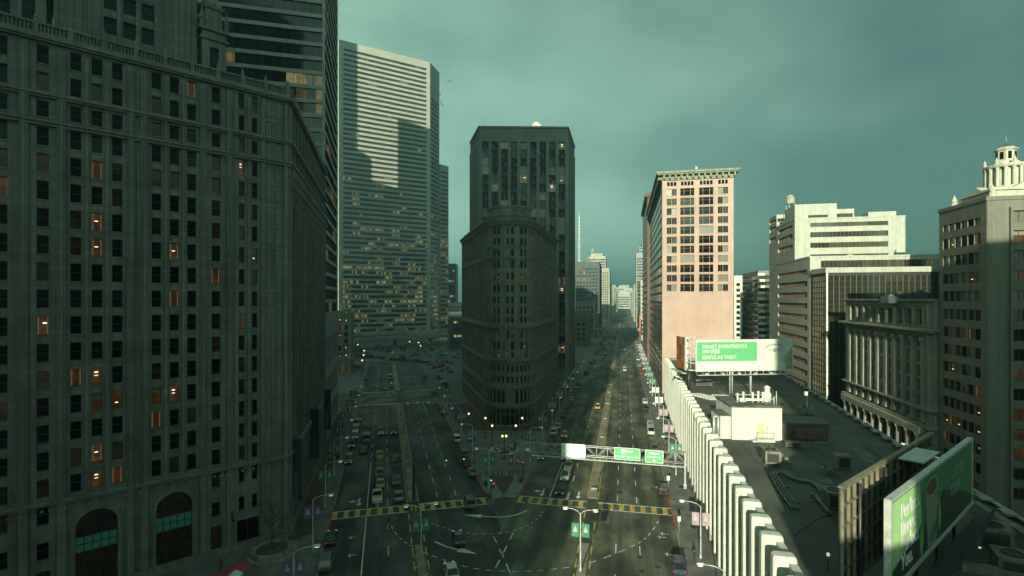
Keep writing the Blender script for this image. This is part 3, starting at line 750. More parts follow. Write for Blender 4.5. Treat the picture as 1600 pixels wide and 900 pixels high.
    # flanking turret aediculae on the roof
    for tt in (30.6,9.4):
        ff=[T(tt+1.7,5.4),T(tt-1.7,5.4),T(tt-1.7,8.8),T(tt+1.7,8.8)]
        s2={'t':'ops','ops':[(1.05,2.35,74.2,77.4,'sash','dark')],'dep':.4}
        b.block(ff,70,80.2,[s2,None,None,None],roofed=False)
        for z0,z1,q in ((70.05,71.0,.3),(78.4,78.8,.35),(79.8,80.2,.5)): b.ring(ff,z0,z1,q)
        f3=offset(ff,-.5); b.block(f3,80.2,84.0,[None]*4,roofed=False); b.ring(f3,83.6,84,.3)
        cx=sum(p_[0] for p_ in ff)/4; cy=sum(p_[1] for p_ in ff)/4
        tq=MB(); tq.lathe((cx,cy,84.0),[(1.7,0),(1.5,.6),(.9,2.0),(.4,3.2),(.12,4.4)],8,0)
        for q in ff: tq.lathe((q[0],q[1],80.2),[(.35,0),(.35,1.2),(.5,1.3),(.2,2.2),(.03,3.4)],6,0)
        tq.build('turret_top',M_TERRA,b.root)
    b.done()
ornate_block()
def st_off(pw=.05,pa=.08,pd=.25,pb=.06,pdeep=.25): return lambda: wstate(pw,pa,pd,pb,pdeep)
# ---- banded office tower behind the ornate block
BG_STRIPE=band_glass('stripe_band_glass',(.012,.011,.010),2.4,.84,.14,None,(1,.62,.30))
def striped_tower():
    wallm=mat('grey_spandrel_panel',(.28,.285,.27),.55,.08,.3,dirt=.15)
    u=(math.cos(PHL),-math.sin(PHL)); fr=(-48.7,133.2); fl=(fr[0]-u[0]*46,fr[1]-u[1]*46)
    foot=rect(fl,PHL,46,37.5)
    b=Bld('banded_office_tower','dark glass tower with thin pale horizontal bands, rising behind the terracotta block','building',fr,[wallm],M_ROOF,M_BLACK)
    rb=[(34.2+3.7*k,34.2+3.7*k+2.75) for k in range(38)]
    sp={'t':'ribbon','m':(.0,.0),'rows':rb,'gm':BG_STRIPE,'dep':.45,'step':2.4,'mull':.06}
    sp={**sp,'m':(.6,.6)}
    pil=lambda L:[(0,L,33.2,34.2,.25),(0,L,27.5,33.2,.12),(0,L,16.6,19.0,.3),(0,L,8.0,9.5,.3)]
    base=[(34.2,34.3)]
    low={'t':'grid','n':7,'m':.6,'w':4.2,'rows':[(1,7.6),(9.8,16.4),(19.2,27.3)],'style':'multi','dep':.7,'st':st_off(.02,.06,.3,0,.5),'pil':pil}
    b.block(foot,0,33.2,[{**low,'n':9},low,None,None],roofed=False)
    b.block(foot,33.2,176,[sp,sp,None,None])
    b.done()
striped_tower()

def cream_midrise():
    wm=mat('cream_stone',(.27,.25,.20),.85,.14,.3,dirt=.25)
    c=(-81.0,258); u=(math.cos(PHL),-math.sin(PHL)); fl=(c[0]-u[0]*26,c[1]-u[1]*26); foot=rect(fl,PHL,26,22)
    b=Bld('cream_office_block','cream stone mid-rise with amber lit windows at the foot of the tallest tower','building',c,[wm],M_ROOF,M_FRAME)
    seq=['warm','deep','amber','amber','deep','warm','deep','amber']
    it=[0]
    def stt(): it[0]+=1; return random.choice(['warm','amber','deep','deep','dim','amber'])
    sp={'t':'grid','n':8,'m':1.0,'w':1.5,'rows':[(1,4.4)]+rows(8.5,6,3.5,2.3),'dep':.4,'st':stt}
    b.block(foot,0,31.5,[sp,sp,None,None])
    for z in (5.6,7.6,30.4): b.ring(foot,z,z+.5,.5)
    for k in range(6): b.ring(foot,11.2+3.5*k,11.4+3.5*k,.2)
    b.done()
cream_midrise()

BG_SEARS=band_glass('slab_tower_band_glass',(.020,.026,.026),1.5,.55,.20,(50,150),(1,.74,.40),blind=.02)
def slab_tower():
    wm=mat('pale_aluminium_spandrel',(.27,.27,.235),.5,.06,.2,dirt=.10)
    Rr=(-80.0,500.0); u=(.857,.515); Lf=(Rr[0]-u[0]*86,Rr[1]-u[1]*86)
    n=(u[1],-u[0])
    # octagonal ends
    e1=R(14); cv=(math.sin(e1),math.cos(e1)); Ch=(Rr[0]+cv[0]*24,Rr[1]+cv[1]*24)
    back=(-.515,.857)
    Ch2=(Ch[0]-.6*10,Ch[1]+.8*20); Bl=(Lf[0]-.515*36,Lf[1]+.857*36)
    foot=[Lf,Rr,Ch,Ch2,Bl]
    b=Bld('slab_office_tower','tallest pale slab tower with many thin window bands, its upper part in sunlight','building',Rr,[wm],M_ROOF,M_BLACK)
    fl=[(8+4.42*k,8+4.42*k+2.3) for k in range(58)]
    b.block(foot,0,269,[{'t':'ribbon','m':(3.5,3.6),'rows':fl,'gm':BG_SEARS,'dep':.5,'step':1.5,'mull':.22},{'t':'ribbon','m':(2.0,2.2),'rows':fl[:52],'gm':BG_SEARS,'dep':.5,'step':1.5,'mull':.22},None,None,None])
    # lower shoulder on the right
    off=(cv[0]*24.5+.5,cv[1]*24.5); s0=(Rr[0]+off[0],Rr[1]+off[1]); fo=rect((s0[0]-3,s0[1]),R(14),7,14)
    b.block([s0,(s0[0]+cv[0]*12+4.5,s0[1]+cv[1]*12-1.5),(s0[0]+cv[0]*20,s0[1]+cv[1]*20+6),(s0[0]+cv[0]*6-6,s0[1]+cv[1]*6+5)],0,176,[{'t':'ribbon','m':(1,1),'rows':[f for f in fl if f[1]<172],'gm':BG_SEARS,'dep':.4,'step':1.5,'mull':.2},None,None,None])
    # podium canopy
    b.w.fbox(Lf,u,-4,92,5.0,8.0,.02,9); b.w.fbox(Lf,u,-4,92,-.02,.6,.02,9)
    b.done()
slab_tower()

def simple_block(name,label,c,az,W,D,Hh,wm,gm,z0=4,fl=3.9,hh=2.3,step=1.6,kind='ribbon',faces=(0,1,3),margin=.8,mull=.14,n=None,w=1.4,group=None,roofm=None,fmat=None,limit=60,st=None,cat='building',extra=None,style='none'):
    foot=rect(c,az,W,D)
    b=Bld(name,label,cat,c,[wm],roofm or M_ROOF,fmat or M_BLACK,group)
    nf=max(1,int((Hh-z0-1.2)/fl)); rs=rows(z0,nf,fl,hh)
    if kind=='ribbon': sp={'t':'ribbon','m':(margin,margin),'rows':rs,'gm':gm,'dep':.3,'step':step,'mull':mull}
    specs=[]
    for i,L in enumerate((W,D,W,D)):
        if i not in faces: specs.append(None)
        elif kind=='ribbon': specs.append(sp)
        else: specs.append({'t':'grid','n':n[i] if n else max(1,int(L/3.2)),'m':margin,'w':w,'rows':rs,'dep':.3,'style':style,'st':st or st_off()})
    b.block(foot,0,Hh,specs)
    if extra: extra(b,foot)
    b.done(limit)
    return b
M_TEAL=mat('dark_slate_cladding',(.05,.06,.062),.5,.1,.2)
BG_DK=band_glass('dark_block_band_glass',(.015,.018,.02),1.6,.6,.35,None,(1,.7,.36))
simple_block('dark_office_block','small dark slab block with pale lit windows right of the tallest tower',col(690,610),R(0),17,25,80,M_TEAL,BG_DK,kind='ribbon',faces=(0,3),fl=6.0,hh=2.4,margin=2)
simple_block('dark_annex_block','plain dark cube of a building beside the curved corner building',col(703,385),R(-13.9),16,16,28,M_TEAL,BG_DK,faces=(0,),fl=5.2,hh=1.6,margin=3)
simple_block('pale_block','hazy pale block behind the dark cube building',col(690,560),R(10),24,12,34,mat('hazy_pale_wall',(.3,.3,.28),.8,.1,.2),BG_DK,faces=(0,),fl=4,hh=2,kind='grid',w=1.6,limit=20,cat='building')

# ------------------------------------------------------------------ rounded corner building on the wedge
def wedge_building():
    wm=mat('dark_brown_stone',(.15,.145,.112),.85,.15,.35,dirt=.35,bump=.3,bscale=3,course=.6,cdark=.3)
    c=(-.7,159.0); r=7.5
    nL=(-math.cos(PHL),math.sin(PHL)); nL=(-math.cos(PHL)*1,math.sin(PHL)*1)
    aL=math.atan2(-(-math.sin(-PHL)) if False else math.sin(PHL)*1,-math.cos(PHL))
    # outward normal of the left flank points left of the left avenue, of the right flank right of the right avenue
    nl=(-math.cos(PHL),math.sin(PHL)); nr=(math.cos(PHR),-math.sin(PHR))
    a0=math.atan2(nl[1],nl[0]); a1=math.atan2(nr[1],nr[0])
    if a0>0: a0-=2*math.pi
    N=14; arc=[(c[0]+r*math.cos(a0+(a1-a0)*i/N),c[1]+r*math.sin(a0+(a1-a0)*i/N)) for i in range(N+1)]
    vl=(math.sin(PHL),math.cos(PHL)); vr=(math.sin(PHR),math.cos(PHR))
    BL=(arc[0][0]+vl[0]*49,arc[0][1]+vl[1]*49); BR=(arc[-1][0]+vr[0]*52,arc[-1][1]+vr[1]*52)
    foot=arc+[BR,BL]
    b=Bld('rounded_corner_building','dark stone flatiron building with a rounded prow where the two avenues meet','building',(c[0],c[1]-r),[wm],M_ROOF,M_FRAME)
    up=rows(31.6,8,3.5,2.2); ZT=61.5
    rs_front=[(13.0,15.0),(16.3,18.2),(20.6,22.2),(26.2,28.4)]+[(z-.95,z+1.15) for z in (31.6,34.4,37.6,41,44.6,48.2,51.6,55.0,58.2)]
    lit={20.6:'amber',26.2:'amber',22.9:'amber'}
    def seg(i):
        w=2*r*math.sin(abs(a1-a0)/N/2); o=[]
        deg=(i-6.5)
        if i in (3,4,6,7,9,10):
            for zb,zt in rs_front:
                s='amber' if zb in (20.6,26.2) and random.random()<.75 else ('amber' if abs(zb-43.65)<.1 and random.random()<.8 else random.choice(['deep','deep','dark']))
                o.append((w/2-.42,w/2+.42,zb,zt,'slim',s))
            o.append((w/2-.42,w/2+.42,22.9,25.3,'none','amber' if random.random()<.7 else 'deep'))
        elif i in (2,5,8,11):
            for zb,zt in rs_front[:2]: o.append((w/2-.35,w/2+.35,zb,zt,'slim','deep'))
        elif i in (0,1,12,13):
            for zb,zt in rs_front[::2]: o.append((w/2-.35,w/2+.35,zb,zt,'slim','deep'))
        if i not in (6,7):
            o.append((w/2-.55,w/2+.55,7.0,10.8,'slim','deep')); o.append((w/2-.55,w/2+.55,.4,5.4,'pair','deep'))
        else: o.append((.1,w-.1,.3,5.5,'none','deep'))
        return {'t':'ops','ops':o,'dep':.3,'pil':(lambda L:[(-.12,.12,.1,6,.25),(-.1,.1,6.9,11.2,.2)]+([(L*.0-.2,.2,20,29.2,.35)] if i in (3,5,6,8,9,11) else []))}
    def flank(L):
        nb=int(L/2.55); p=(L-3)/nb; cols=[(1.5+p*(i+.5)-.62,1.5+p*(i+.5)+.62) for i in range(nb)]
        o=[]
        for a,d in cols:
            for zb,zt in [(7.0,10.8),(.4,5.4)]+rs_front[:3]+[(23.4,25.2)]+rs_front[3:]:
                o.append((a,d,zb,zt,'sash' if zb>12 else 'pair','amber' if random.random()<.03 else random.choice(['deep','dark','deep'])))
        pil=lambda L_:[(1.5+p*i-.28,1.5+p*i+.28,zb,zt,.28) for i in range(nb+1) for zb,zt in ((.1,6),(6.9,11.2),(13,19),(20.5,29),(31,50),(52,60.5))]+[(0,1.0,.1,61,.35),(L_-1.2,L_,.1,61,.35)]
        return {'t':'ops','ops':o,'dep':.35,'pil':pil}
    b.block(foot,0,ZT,[seg(i) for i in range(N)]+[flank(52),None,flank(49)],roofed=False)
    for z0,z1,q in ((0,.7,.3),(6.0,6.4,.5),(6.4,6.8,.75),(11.3,11.7,.45),(11.7,12.2,.8),(15.5,15.7,.2),(19.1,19.5,.5),(19.5,20.1,.95),(29.2,29.6,.5),(29.6,30.2,.95),(30.2,31.0,.5),(50.0,50.4,.35),(53.4,53.6,.2),(60.2,60.7,.6),(60.7,61.1,.8),(61.1,61.5,1.1)): b.ring(foot,z0,z1,q)
    b.r.poly(offset(foot,-.3),61.45,1)
    for (o,u,L) in edges(foot):
        a=.2
        while a<L-.1:
            for zz,pp in ((59.7,.65),(18.75,.45),(28.8,.45)): b.w.fbox(o,u,a,a+.28,zz,zz+.45,.003,pp)
            a+=.8
    par=offset(foot,-.6); b.block(par,61.5,63.0,[None]*len(par),roofed=False); b.ring(par,62.7,63.0,.2)
    b.r.poly(par,62.9,1)
    # drum parapet over the prow
    dr=[(c[0]+6.6*math.cos(2*math.pi*i/24),c[1]+.5+6.6*math.sin(2*math.pi*i/24)) for i in range(24)]
    b.block(dr,62.9,66.0,[None]*24,roofed=False); b.ring(dr,65.4,66.0,.35); b.ring(dr,63.0,63.4,.25); b.r.poly(dr,65.95,1)
    # dark awning ring above the doors and a flat entrance hood
    ho=MB(); I=offset(foot,.9)
    for i in range(1,N-1):
        for z in (3.9,): 
            A,B=I[i],I[i+1]; a_,b_=foot[i],foot[i+1]
            ho.face([(a_[0],a_[1],z+.05),(b_[0],b_[1],z+.05),(B[0],B[1],z),(A[0],A[1],z)][::-1]); ho.face([(A[0],A[1],z-.5),(B[0],B[1],z-.5),(B[0],B[1],z),(A[0],A[1],z)])
    ho.build('awning',M_BLACK,b.root)
    b.done()
wedge_building()

# ------------------------------------------------------------------ dark tower behind it
def dark_tower():
    wm=mat('dark_bronze_pier',(.080,.088,.074),.5,.1,.3)
    FL=(-14.9,233.0); FR=(25.5,234.0)
    A=lambda p,ph,d:(p[0]+math.sin(ph)*d,p[1]+math.cos(ph)*d)
    foot=[FL,FR,A(FR,PHR,30),A(FL,PHL,24)]
    b=Bld('dark_pier_tower','dark tower with strong vertical piers behind the rounded corner building','building',FL,[wm],M_ROOF,mat('pale_blind_rail',(.20,.26,.23),.4,0))
    rs=rows(5.5,27,3.88,3.74)
    st=lambda: random.choice(['dark']*3+['deep']*11+['dim']*3+['amber','warm'])
    pl=lambda n:(lambda L:[(.6+(L-1.2)/n*i-.68,.6+(L-1.2)/n*i+.68,.1,109.6,.55) for i in range(n+1)])
    g=lambda n:{'t':'grid','n':n,'m':.6,'w':2.9,'rows':rs,'dep':.3,'style':'rails','st':st,'pil':pl(n)}
    b.block(foot,0,116.6,[g(9),g(7),None,g(5)])
    b.ring(foot,109.6,110.4,.55); b.ring(foot,115.8,116.6,.55)
    for (o,u,L) in edges(foot):
        for i in range(int(L/1.5)): b.w.fbox(o,u,i*1.5+.5,i*1.5+.75,110.4,115.8,.003,.3)
    b.done(96)
    # plant on its roof
    q=lambda px,d,z:(*col(px,d),z)
    e=thing('rooftop_plant','cluster of tanks and housings on the roof of the dark tower','roof plant',(*col(850,240),115.6))
    m=MB()
    x,y=col(838,241); m.box((x,y,117.6),(4,4,4)); m.lathe((x,y,119.6),[(1.8,0),(1.8,.8),(1,1.5),(.1,1.7)],10)
    m.build('tank_housing',mat('pale_tank',(.4,.4,.37),.6,.1,.5),e)
    for px,w,h in ((852,5,2.2),(860,3,3),(868,3,2.4)):
        m2=MB(); x,y=col(px,243); m2.box((x,y,115.6+h/2),(w,4,h)); m2.lathe((x,y,115.6+h),[(1.2,0),(1.2,.7)],10); m2.build('fan_housing',M_BLACK,e)
    a=MB(); x,y=col(757,238); a.tube([(x,y,115.6),(x,y,120.5)],[.09,.05],5); a.tube([(x-.5,y,118),(x+.5,y,118)],.04,4)
    tag(a.build('roof_antenna',M_BLACK,None,(x,y,115.6)),'thin mast on the left corner of the dark tower roof','antenna')
    # lower floors along the right avenue with a big picture panel
    wm2=mat('brown_shop_stone',(.14,.12,.09),.8,.15,.3)
    fo=rect((A(FR,PHR,31)[0]+.4,A(FR,PHR,31)[1]),PHR,1.0,1.0)
    ad=thing('mural_panel','large orange picture panel on the flank of the dark tower','wall panel',(FR[0],FR[1],18))
    m=MB(); o=A(FR,PHR,2); u=(math.sin(PHR),math.cos(PHR)); m.fbox(o,u,0,13,17.4,23.6,.6,.9)
    m.build('panel',mat('mural_print',(.42,.16,.06),.7,.5,.25,c2=(.05,.03,.02)),ad)
    m=MB(); m.fbox(o,u,-.2,13.2,17.1,17.4,.5,1.0); m.fbox(o,u,-.2,13.2,23.6,23.9,.5,1.0); m.build('frame',M_BLACK,ad)
dark_tower()

# ------------------------------------------------------------------ salmon terracotta tower
def salmon_tower():
    wm=mat('salmon_terracotta',(.37,.245,.205),.75,.07,.09,dirt=.07,bump=.15,bscale=2)
    c=(60.2,205.0); W,D,Hh=26.6,100,88.5
    foot=rect(c,PHR,W,D)
    b=Bld('salmon_tower','salmon pink office tower with a heavy cornice and a blank lower wall facing us','building',c,[wm,mat('shaded_flank_terracotta',(.095,.064,.047),.85,.15,.3,dirt=.2),mat('weathered_cornice',(.20,.205,.15),.8,.12,.5,dirt=.3)],M_ROOF,M_BRONZE)  # flank shade is put into a darker, browner copy of the cladding
    zr=[42.4+3.8*k for k in range(11)]
    ops=[]
    for a,d in ((1.7,5.5),(7.0,12.0),(14.1,19.1),(20.9,24.7)):
        wide=d-a>4.5
        for z in zr:
            if wide: ops.append((a-.15,d+.15,z-1.5,z+1.5,'three',random.choice(['dark','dim','deep','blind'])))
            else:
                for q in (0,1): ops.append((a+q*1.95,a+q*1.95+1.85,z-1.3,z+1.35,'pair',random.choice(['dark','dark','dim','blind'])))
        k=3 if not wide else 4
        for i in range(k):
            w=(d-a)/k; ops.append((a+i*w+.15,a+(i+1)*w-.15,83.0,84.6,'none','deep'))
    def pil(L):
        out=[(0,.75,39.2,85.2,.25),(L-.75,L,39.2,85.2,.25)]
        for x in (5.75,6.55,12.3,13.0,13.7,19.4,20.1): out.append((x-.14,x+.14,40,82.6,.22))
        out.append((0,L,38.6,39.2,.2))
        for a,d in ((7.0,12.0),(14.1,19.1)):
            for z in zr: out.append((a-.1,d+.1,z-1.95,z-1.52,.28)); out.append((a+1.2,a+1.3,z-1.4,z+1.3,.12)); out.append((d-1.3,d-1.2,z-1.4,z+1.3,.12))
        for a,d in ((1.7,5.5),(20.9,24.7)):
            for z in zr: out.append((a-.1,d+.1,z-1.6,z-1.3,.16))
        return out
    nb=22
    sideops=lambda:[ ]
    zall=[4.2+3.8*k for k in range(21)]
    def side(L,nb):
        p=L/nb; o=[]
        for i in range(nb):
            for k,z in enumerate(zall):
                o.append((p*(i+.5)-1.95,p*(i+.5)+1.95,z-1.35,z+1.25,'none',random.choice(['deep','dark','dim','deep','amber' if random.random()<.15 else 'deep'])))
        pl=lambda L_:[(0,L_,z-1.8,z-1.55,.07) for z in zall]+[(0,L_,12.6,13.4,.5)]+[(L_-.7,L_,.1,85,.2)]
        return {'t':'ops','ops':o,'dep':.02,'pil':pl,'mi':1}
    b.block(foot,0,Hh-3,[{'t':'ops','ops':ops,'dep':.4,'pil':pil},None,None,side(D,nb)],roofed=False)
    for z0,z1,q in ((85.2,85.7,.45),(87.2,87.7,1.9),(87.7,88.5,2.3)): b.ring(foot,z0,z1,q,2)
    for (o,u,L) in edges(foot): b.w.fbox(o,u,0,L,85.5,87.2,-.2,.05,2)
    b.r.poly(offset(foot,2.25),88.45,1)
    cor=MB()
    for i,(o,u,L) in enumerate(edges(foot)):
        if i in (1,2): continue
        a=.2
        while a<L: cor.fbox(o,u,a,a+.7,85.7,87.2,.05,1.7); a+=2.2
    cor.build('cornice_brackets',MATS['weathered_cornice'],b.root)
    b.done(96)
    # second, taller slab directly behind
    o2=av(PHR,1,0)
    c2=(c[0]+math.sin(PHR)*101.0-.2,c[1]+math.cos(PHR)*101.0)
    foot=rect((c2[0]-1.2,c2[1]+.3),PHR,24,74)
    b=Bld('brown_slab_tower','taller brown slab tower standing directly behind the salmon tower','building',c2,[mat('brown_terracotta',(.11,.075,.055),.8,.1,.2,dirt=.2)],M_ROOF,M_BRONZE)
    st=lambda: random.choice(['deep','dark','dim','deep'])
    b.block(foot,0,101,[None,None,None,{'t':'grid','n':15,'m':1,'w':2.6,'rows':rows(3,24,4.0,2.5),'dep':.02,'style':'none','st':st,'pil':lambda L:[(0,L,2.4+4*k,2.7+4*k,.07) for k in range(24)]}])
    b.ring(foot,98.5,101,1.2); b.done(40)
    a=MB(); x,y=col(1087,212); a.tube([(x,y,88.4),(x,y,93.5)],[.12,.06],5); a.box((x+.3,y,92.3),(.7,.1,.9)); tag(a.build('roof_antenna',M_WHITEP,None,(x,y,88.4)),'white aerial on the salmon tower roof','antenna')
    m=MB(); x,y=col(1068,209)
    for i in range(9): m.tube([(x-4+i*.9,y-.2*i,88.4),(x-4+i*.9,y-.2*i,89.7)],.05,4)
    m.tube([(x-4,y,89.7),(x+3.2,y-1.6,89.7)],.05,4); tag(m.build('roof_railing',M_WHITEP,None,(x,y,88.4)),'white railing on the salmon tower roof','railing')
salmon_tower()

# ------------------------------------------------------------------ ribbed concrete building in the right foreground
M_FIN=mat('white_precast',(.47,.465,.42),.75,.06,.6,dirt=.16,bump=.1,bscale=10)
def ribbed_building():
    p0,p1=(22.75,44.9),(35.2,98.2); l=math.hypot(p1[0]-p0[0],p1[1]-p0[1]); v=((p1[0]-p0[0])/l,(p1[1]-p0[1])/l); r_=(v[1],-v[0])
    def Q(s,q): return (p0[0]+v[0]*s+r_[0]*q,p0[1]+v[1]*s+r_[1]*q)
    w0,w1=Q(-22,1.45),Q(155,1.45)
    foot=[w0,(44.5,23),(93.2,190.5),w1]
    b=Bld('ribbed_low_building','long low building edged with white concrete fins, its flat roof spread out on the right','building',w0,[mat('dark_office_glass',(.02,.024,.024),.25,.1,.4)],
          mat('weathered_roof_felt',(.052,.054,.041),.9,.55,.10,bump=.4,bscale=4,c2=(.026,.028,.026)),M_BLACK)
    b.w.prism(foot,0,14.6,0)
    par=MB()
    o,u,L=edges(foot)[3]      # street side, seen from outside running from far to near
    par.fbox(o,u,0,L,14.0,15.25,-.45,.22); 
    b.r.poly(offset(foot,-.02),14.62,1)
    b.r.v=b.r.v; 
    par.build('parapet',M_FIN,b.root)
    ed=MB()
    o2,u2,L2=edges(foot)[1]; ed.fbox(o2,u2,0,L2,14.2,15.1,-.5,.1)
    k=0
    a=1.0
    while a<L2: ed.fbox(o2,u2,a,a+1.6,15.1,15.35,-1.4,-.2); a+=4.4
    o2,u2,L2=edges(foot)[2]; ed.fbox(o2,u2,0,L2,14.2,15.4,-.4,.1)
    ed.build('roof_edge',mat('roof_edge_concrete',(.22,.21,.18),.85,.2,.5),b.root)
    # fins: one mesh, forty copies
    ang=math.atan2(v[1],v[0])-math.pi/2
    F=MB(); hw,hd,c=.62,.98,.16
    sec=lambda k,cc:[(-hd+k+cc,-hw+k),(hd-k-cc,-hw+k),(hd-k,-hw+k+cc),(hd-k,hw-k-cc),(hd-k-cc,hw-k),(-hd+k+cc,hw-k),(-hd+k,hw-k-cc),(-hd+k,-hw+k+cc)]
    lv=[(.13,sec(0,c)),(5.2,sec(0,c)),(5.24,sec(.03,c)),(5.28,sec(0,c)),(10.2,sec(0,c)),(10.24,sec(.03,c)),(10.28,sec(0,c)),(15.35,sec(0,c)),(15.62,sec(.05,c)),(15.74,sec(.16,c))]
    for i in range(len(lv)-1):
        for k in range(8):
            k2=(k+1)%8; F.face([(*lv[i][1][k],lv[i][0]),(*lv[i][1][k2],lv[i][0]),(*lv[i+1][1][k2],lv[i+1][0]),(*lv[i+1][1][k],lv[i+1][0])])
    F.face([(*p,15.74) for p in lv[-1][1]])
    me=F.mesh('fin',[M_FIN])
    for i in range(43):
        x,y=Q(-20.5+4.1*i,.98); ro=b.root['_o']
        link('fin',me,b.root,(x-ro[0],y-ro[1],0),ang)
    b.wall=b.w.build('wall',b.wm,b.root); b.r.build('roof',[M_FIN,b.rm],b.root)
    # window mullions in the bays
    m=MB()
    for i in range(87): 
        a=1.0+i*2.05
        if a<L: m.fbox(o,u,a-.06,a+.06,.2,14.0,.01,.16)
    for z in (4.2,7.6,11.0): m.fbox(o,u,0,L,z-.45,z,.008,.12)
    m.build('mullions',M_BLACK,b.root)
    return Q
FQ=ribbed_building()

# ------------------------------------------------------------------ right-hand district
M_WPANEL=mat('white_cladding_panel',(.33,.325,.28),.6,.06,.5,dirt=.16)
BG_R=band_glass('ribbon_office_glass',(.020,.018,.014),1.25,.42,.06,None,(1,.50,.20),blind=.04)
def white_complex():
    c=(101.6,174.6); foot=rect(c,PHR,62,39)
    b=Bld('white_stepped_office_block','white panelled office block stepping up behind the dark glass block, sunlit at the top','building',c,[M_WPANEL],M_GRAVEL,M_BRONZE)
    rs=rows(3.4,12,3.9,1.9)
    sp={'t':'ribbon','m':(3.4,2.0),'rows':rs,'gm':BG_R,'dep':.35,'step':1.3,'mull':.12}
    sl_={'t':'ribbon','m':(2.0,2.6),'rows':rs,'gm':BG_R,'dep':.35,'step':1.3,'mull':.12}
    b.block(foot,0,52.6,[{**sp,'rows':[(48.6,51.0)]+rs[:9]},None,None,sl_])
    c2=(104.9,190.2); f2=rect(c2,PHR,35,23); f2=rect(av(PHR,sl(PHR,*c2)[0],sl(PHR,*c)[1]+.05),PHR,36,23)
    rs2=[(53.2,54.4),(56.8,58.7),(60.7,62.6),(64.5,66.0)]
    b.block(f2,52.61,67.8,[{**sp,'m':(5.2,5.4),'rows':rs2},None,None,{**sl_,'rows':rs2[1:]}])
    f3=rect((f2[0][0],f2[0][1]),PHR,14,12)
    b.block(f3,67.81,73.0,[{**sp,'m':(4.5,3.0),'rows':[(67.95,68.9)]},None,None,None])
    q=av(PHR,sl(PHR,*c2)[0]+5,sl(PHR,*c)[1]+14.2); f4=rect(q,PHR,7.5,9); b.block(f4,67.81,71.6,[{'t':'ribbon','m':(.5,.5),'rows':[(68.2,69.9)],'gm':BG_R,'dep':.3,'step':1.3},None,None,None])
    q=av(PHR,sl(PHR,*c2)[0]+23.1,sl(PHR,*c)[1]+.05); f5=rect(q,PHR,7,11); b.block(f5,0,73.0,[{'t':'ribbon','m':(.3,.3),'rows':[(62,64.0),(66.5,68.5),(70,71.4)],'gm':BG_R,'dep':.3,'step':1.3},None,None,{'t':'ribbon','m':(.3,.3),'rows':[(62,64.0),(66.5,68.5),(70,71.4)],'gm':BG_R,'dep':.3,'step':1.3}])
    q=av(PHR,sl(PHR,*c2)[0]+4,sl(PHR,*c)[1]+26); f6=rect(q,PHR,9,5); b.block(f6,67.81,70.0,[None]*4,roofed=True,par=.3)
    # panel joints
    for ff,z0,z1 in ((foot,0,52.6),(f2,52.62,67.8),(f3,67.82,73.0)):
        o,u,L=edges(ff)[0]; 
        for i in range(1,int(L/2.0)): b.w.fbox(o,u,i*2.0-.02,i*2.0+.02,z1-2.0,z1-.02,.002,.03)
    b.ring(foot,52.0,52.6,.12); b.ring(f2,67.3,67.8,.12)
    b.done()
    # water tank and dome
    x,y=col(1235,206); t=thing('water_tank','round water tank on legs above the white stepped block','water tank',(x,y,72.6))
    m=MB(); m.lathe((x,y,76.2),[(1.55,0),(1.6,2.6)],14,smooth=False); m.build('tank',mat('tank_timber',(.30,.28,.23),.8,.2,1.5),t)
    m=MB(); m.lathe((x,y,78.8),[(1.8,0),(1.0,.7),(.05,1.2)],14); m.build('tank_roof',M_STEEL,t)
    for sx in (-1,1):
        for sy in (-1,1): m=MB(); m.tube([(x+sx*1.1,y+sy*1.1,71.6),(x+sx*1.1,y+sy*1.1,76.2)],.13,5); m.build('leg',M_STEEL,t)
    x,y=col(1328,186); m=MB(); m.lathe((x,y,52.0),[(2.1,0),(2.0,.8),(1.6,1.5),(.9,2.0),(0.01,2.2)],16,smooth=True); tag(m.build('roof_dome',M_WHITEP,None,(x,y,52)),'small white dome on the lower roof of the white stepped block','dome')
white_complex()

BG_CURT=band_glass('curtain_wall_glass',(.018,.018,.014),1.6,.85,.06,None,(1,.6,.3),rough=.12)
def curtain_block():
    c=(98.4,160.3); foot=rect(c,PHR,58,13.0)
    wm=mat('curtain_wall_spandrel',(.022,.022,.018),.35,.1,.4)
    b=Bld('dark_glass_block','dark gridded glass block with a pale roof rim in front of the white stepped block','building',c,[wm],M_ROOF,mat('brass_mullion',(.13,.115,.07),.45,0,metal=.3))
    rs=[(2.2+1.8*k,2.2+1.8*k+1.62) for k in range(24)]
    sp={'t':'ribbon','m':(.5,.5),'rows':rs,'gm':BG_CURT,'dep':.08,'step':1.6,'mull':.13}
    b.block(foot,0,47.0,[sp,None,None,sp])
    b.done()
    m=MB(); ring(m,foot,46.2,47.8,.25); m.poly(offset(foot,.25),47.79); m.build('roof_rim',M_WPANEL,b.root)
    m=MB(); o,u,L=edges(foot)[0]; m.fbox(o,u,-.15,.35,0,46.2,.01,.4); m.build('corner_column',M_STEEL,b.root)
curtain_block()

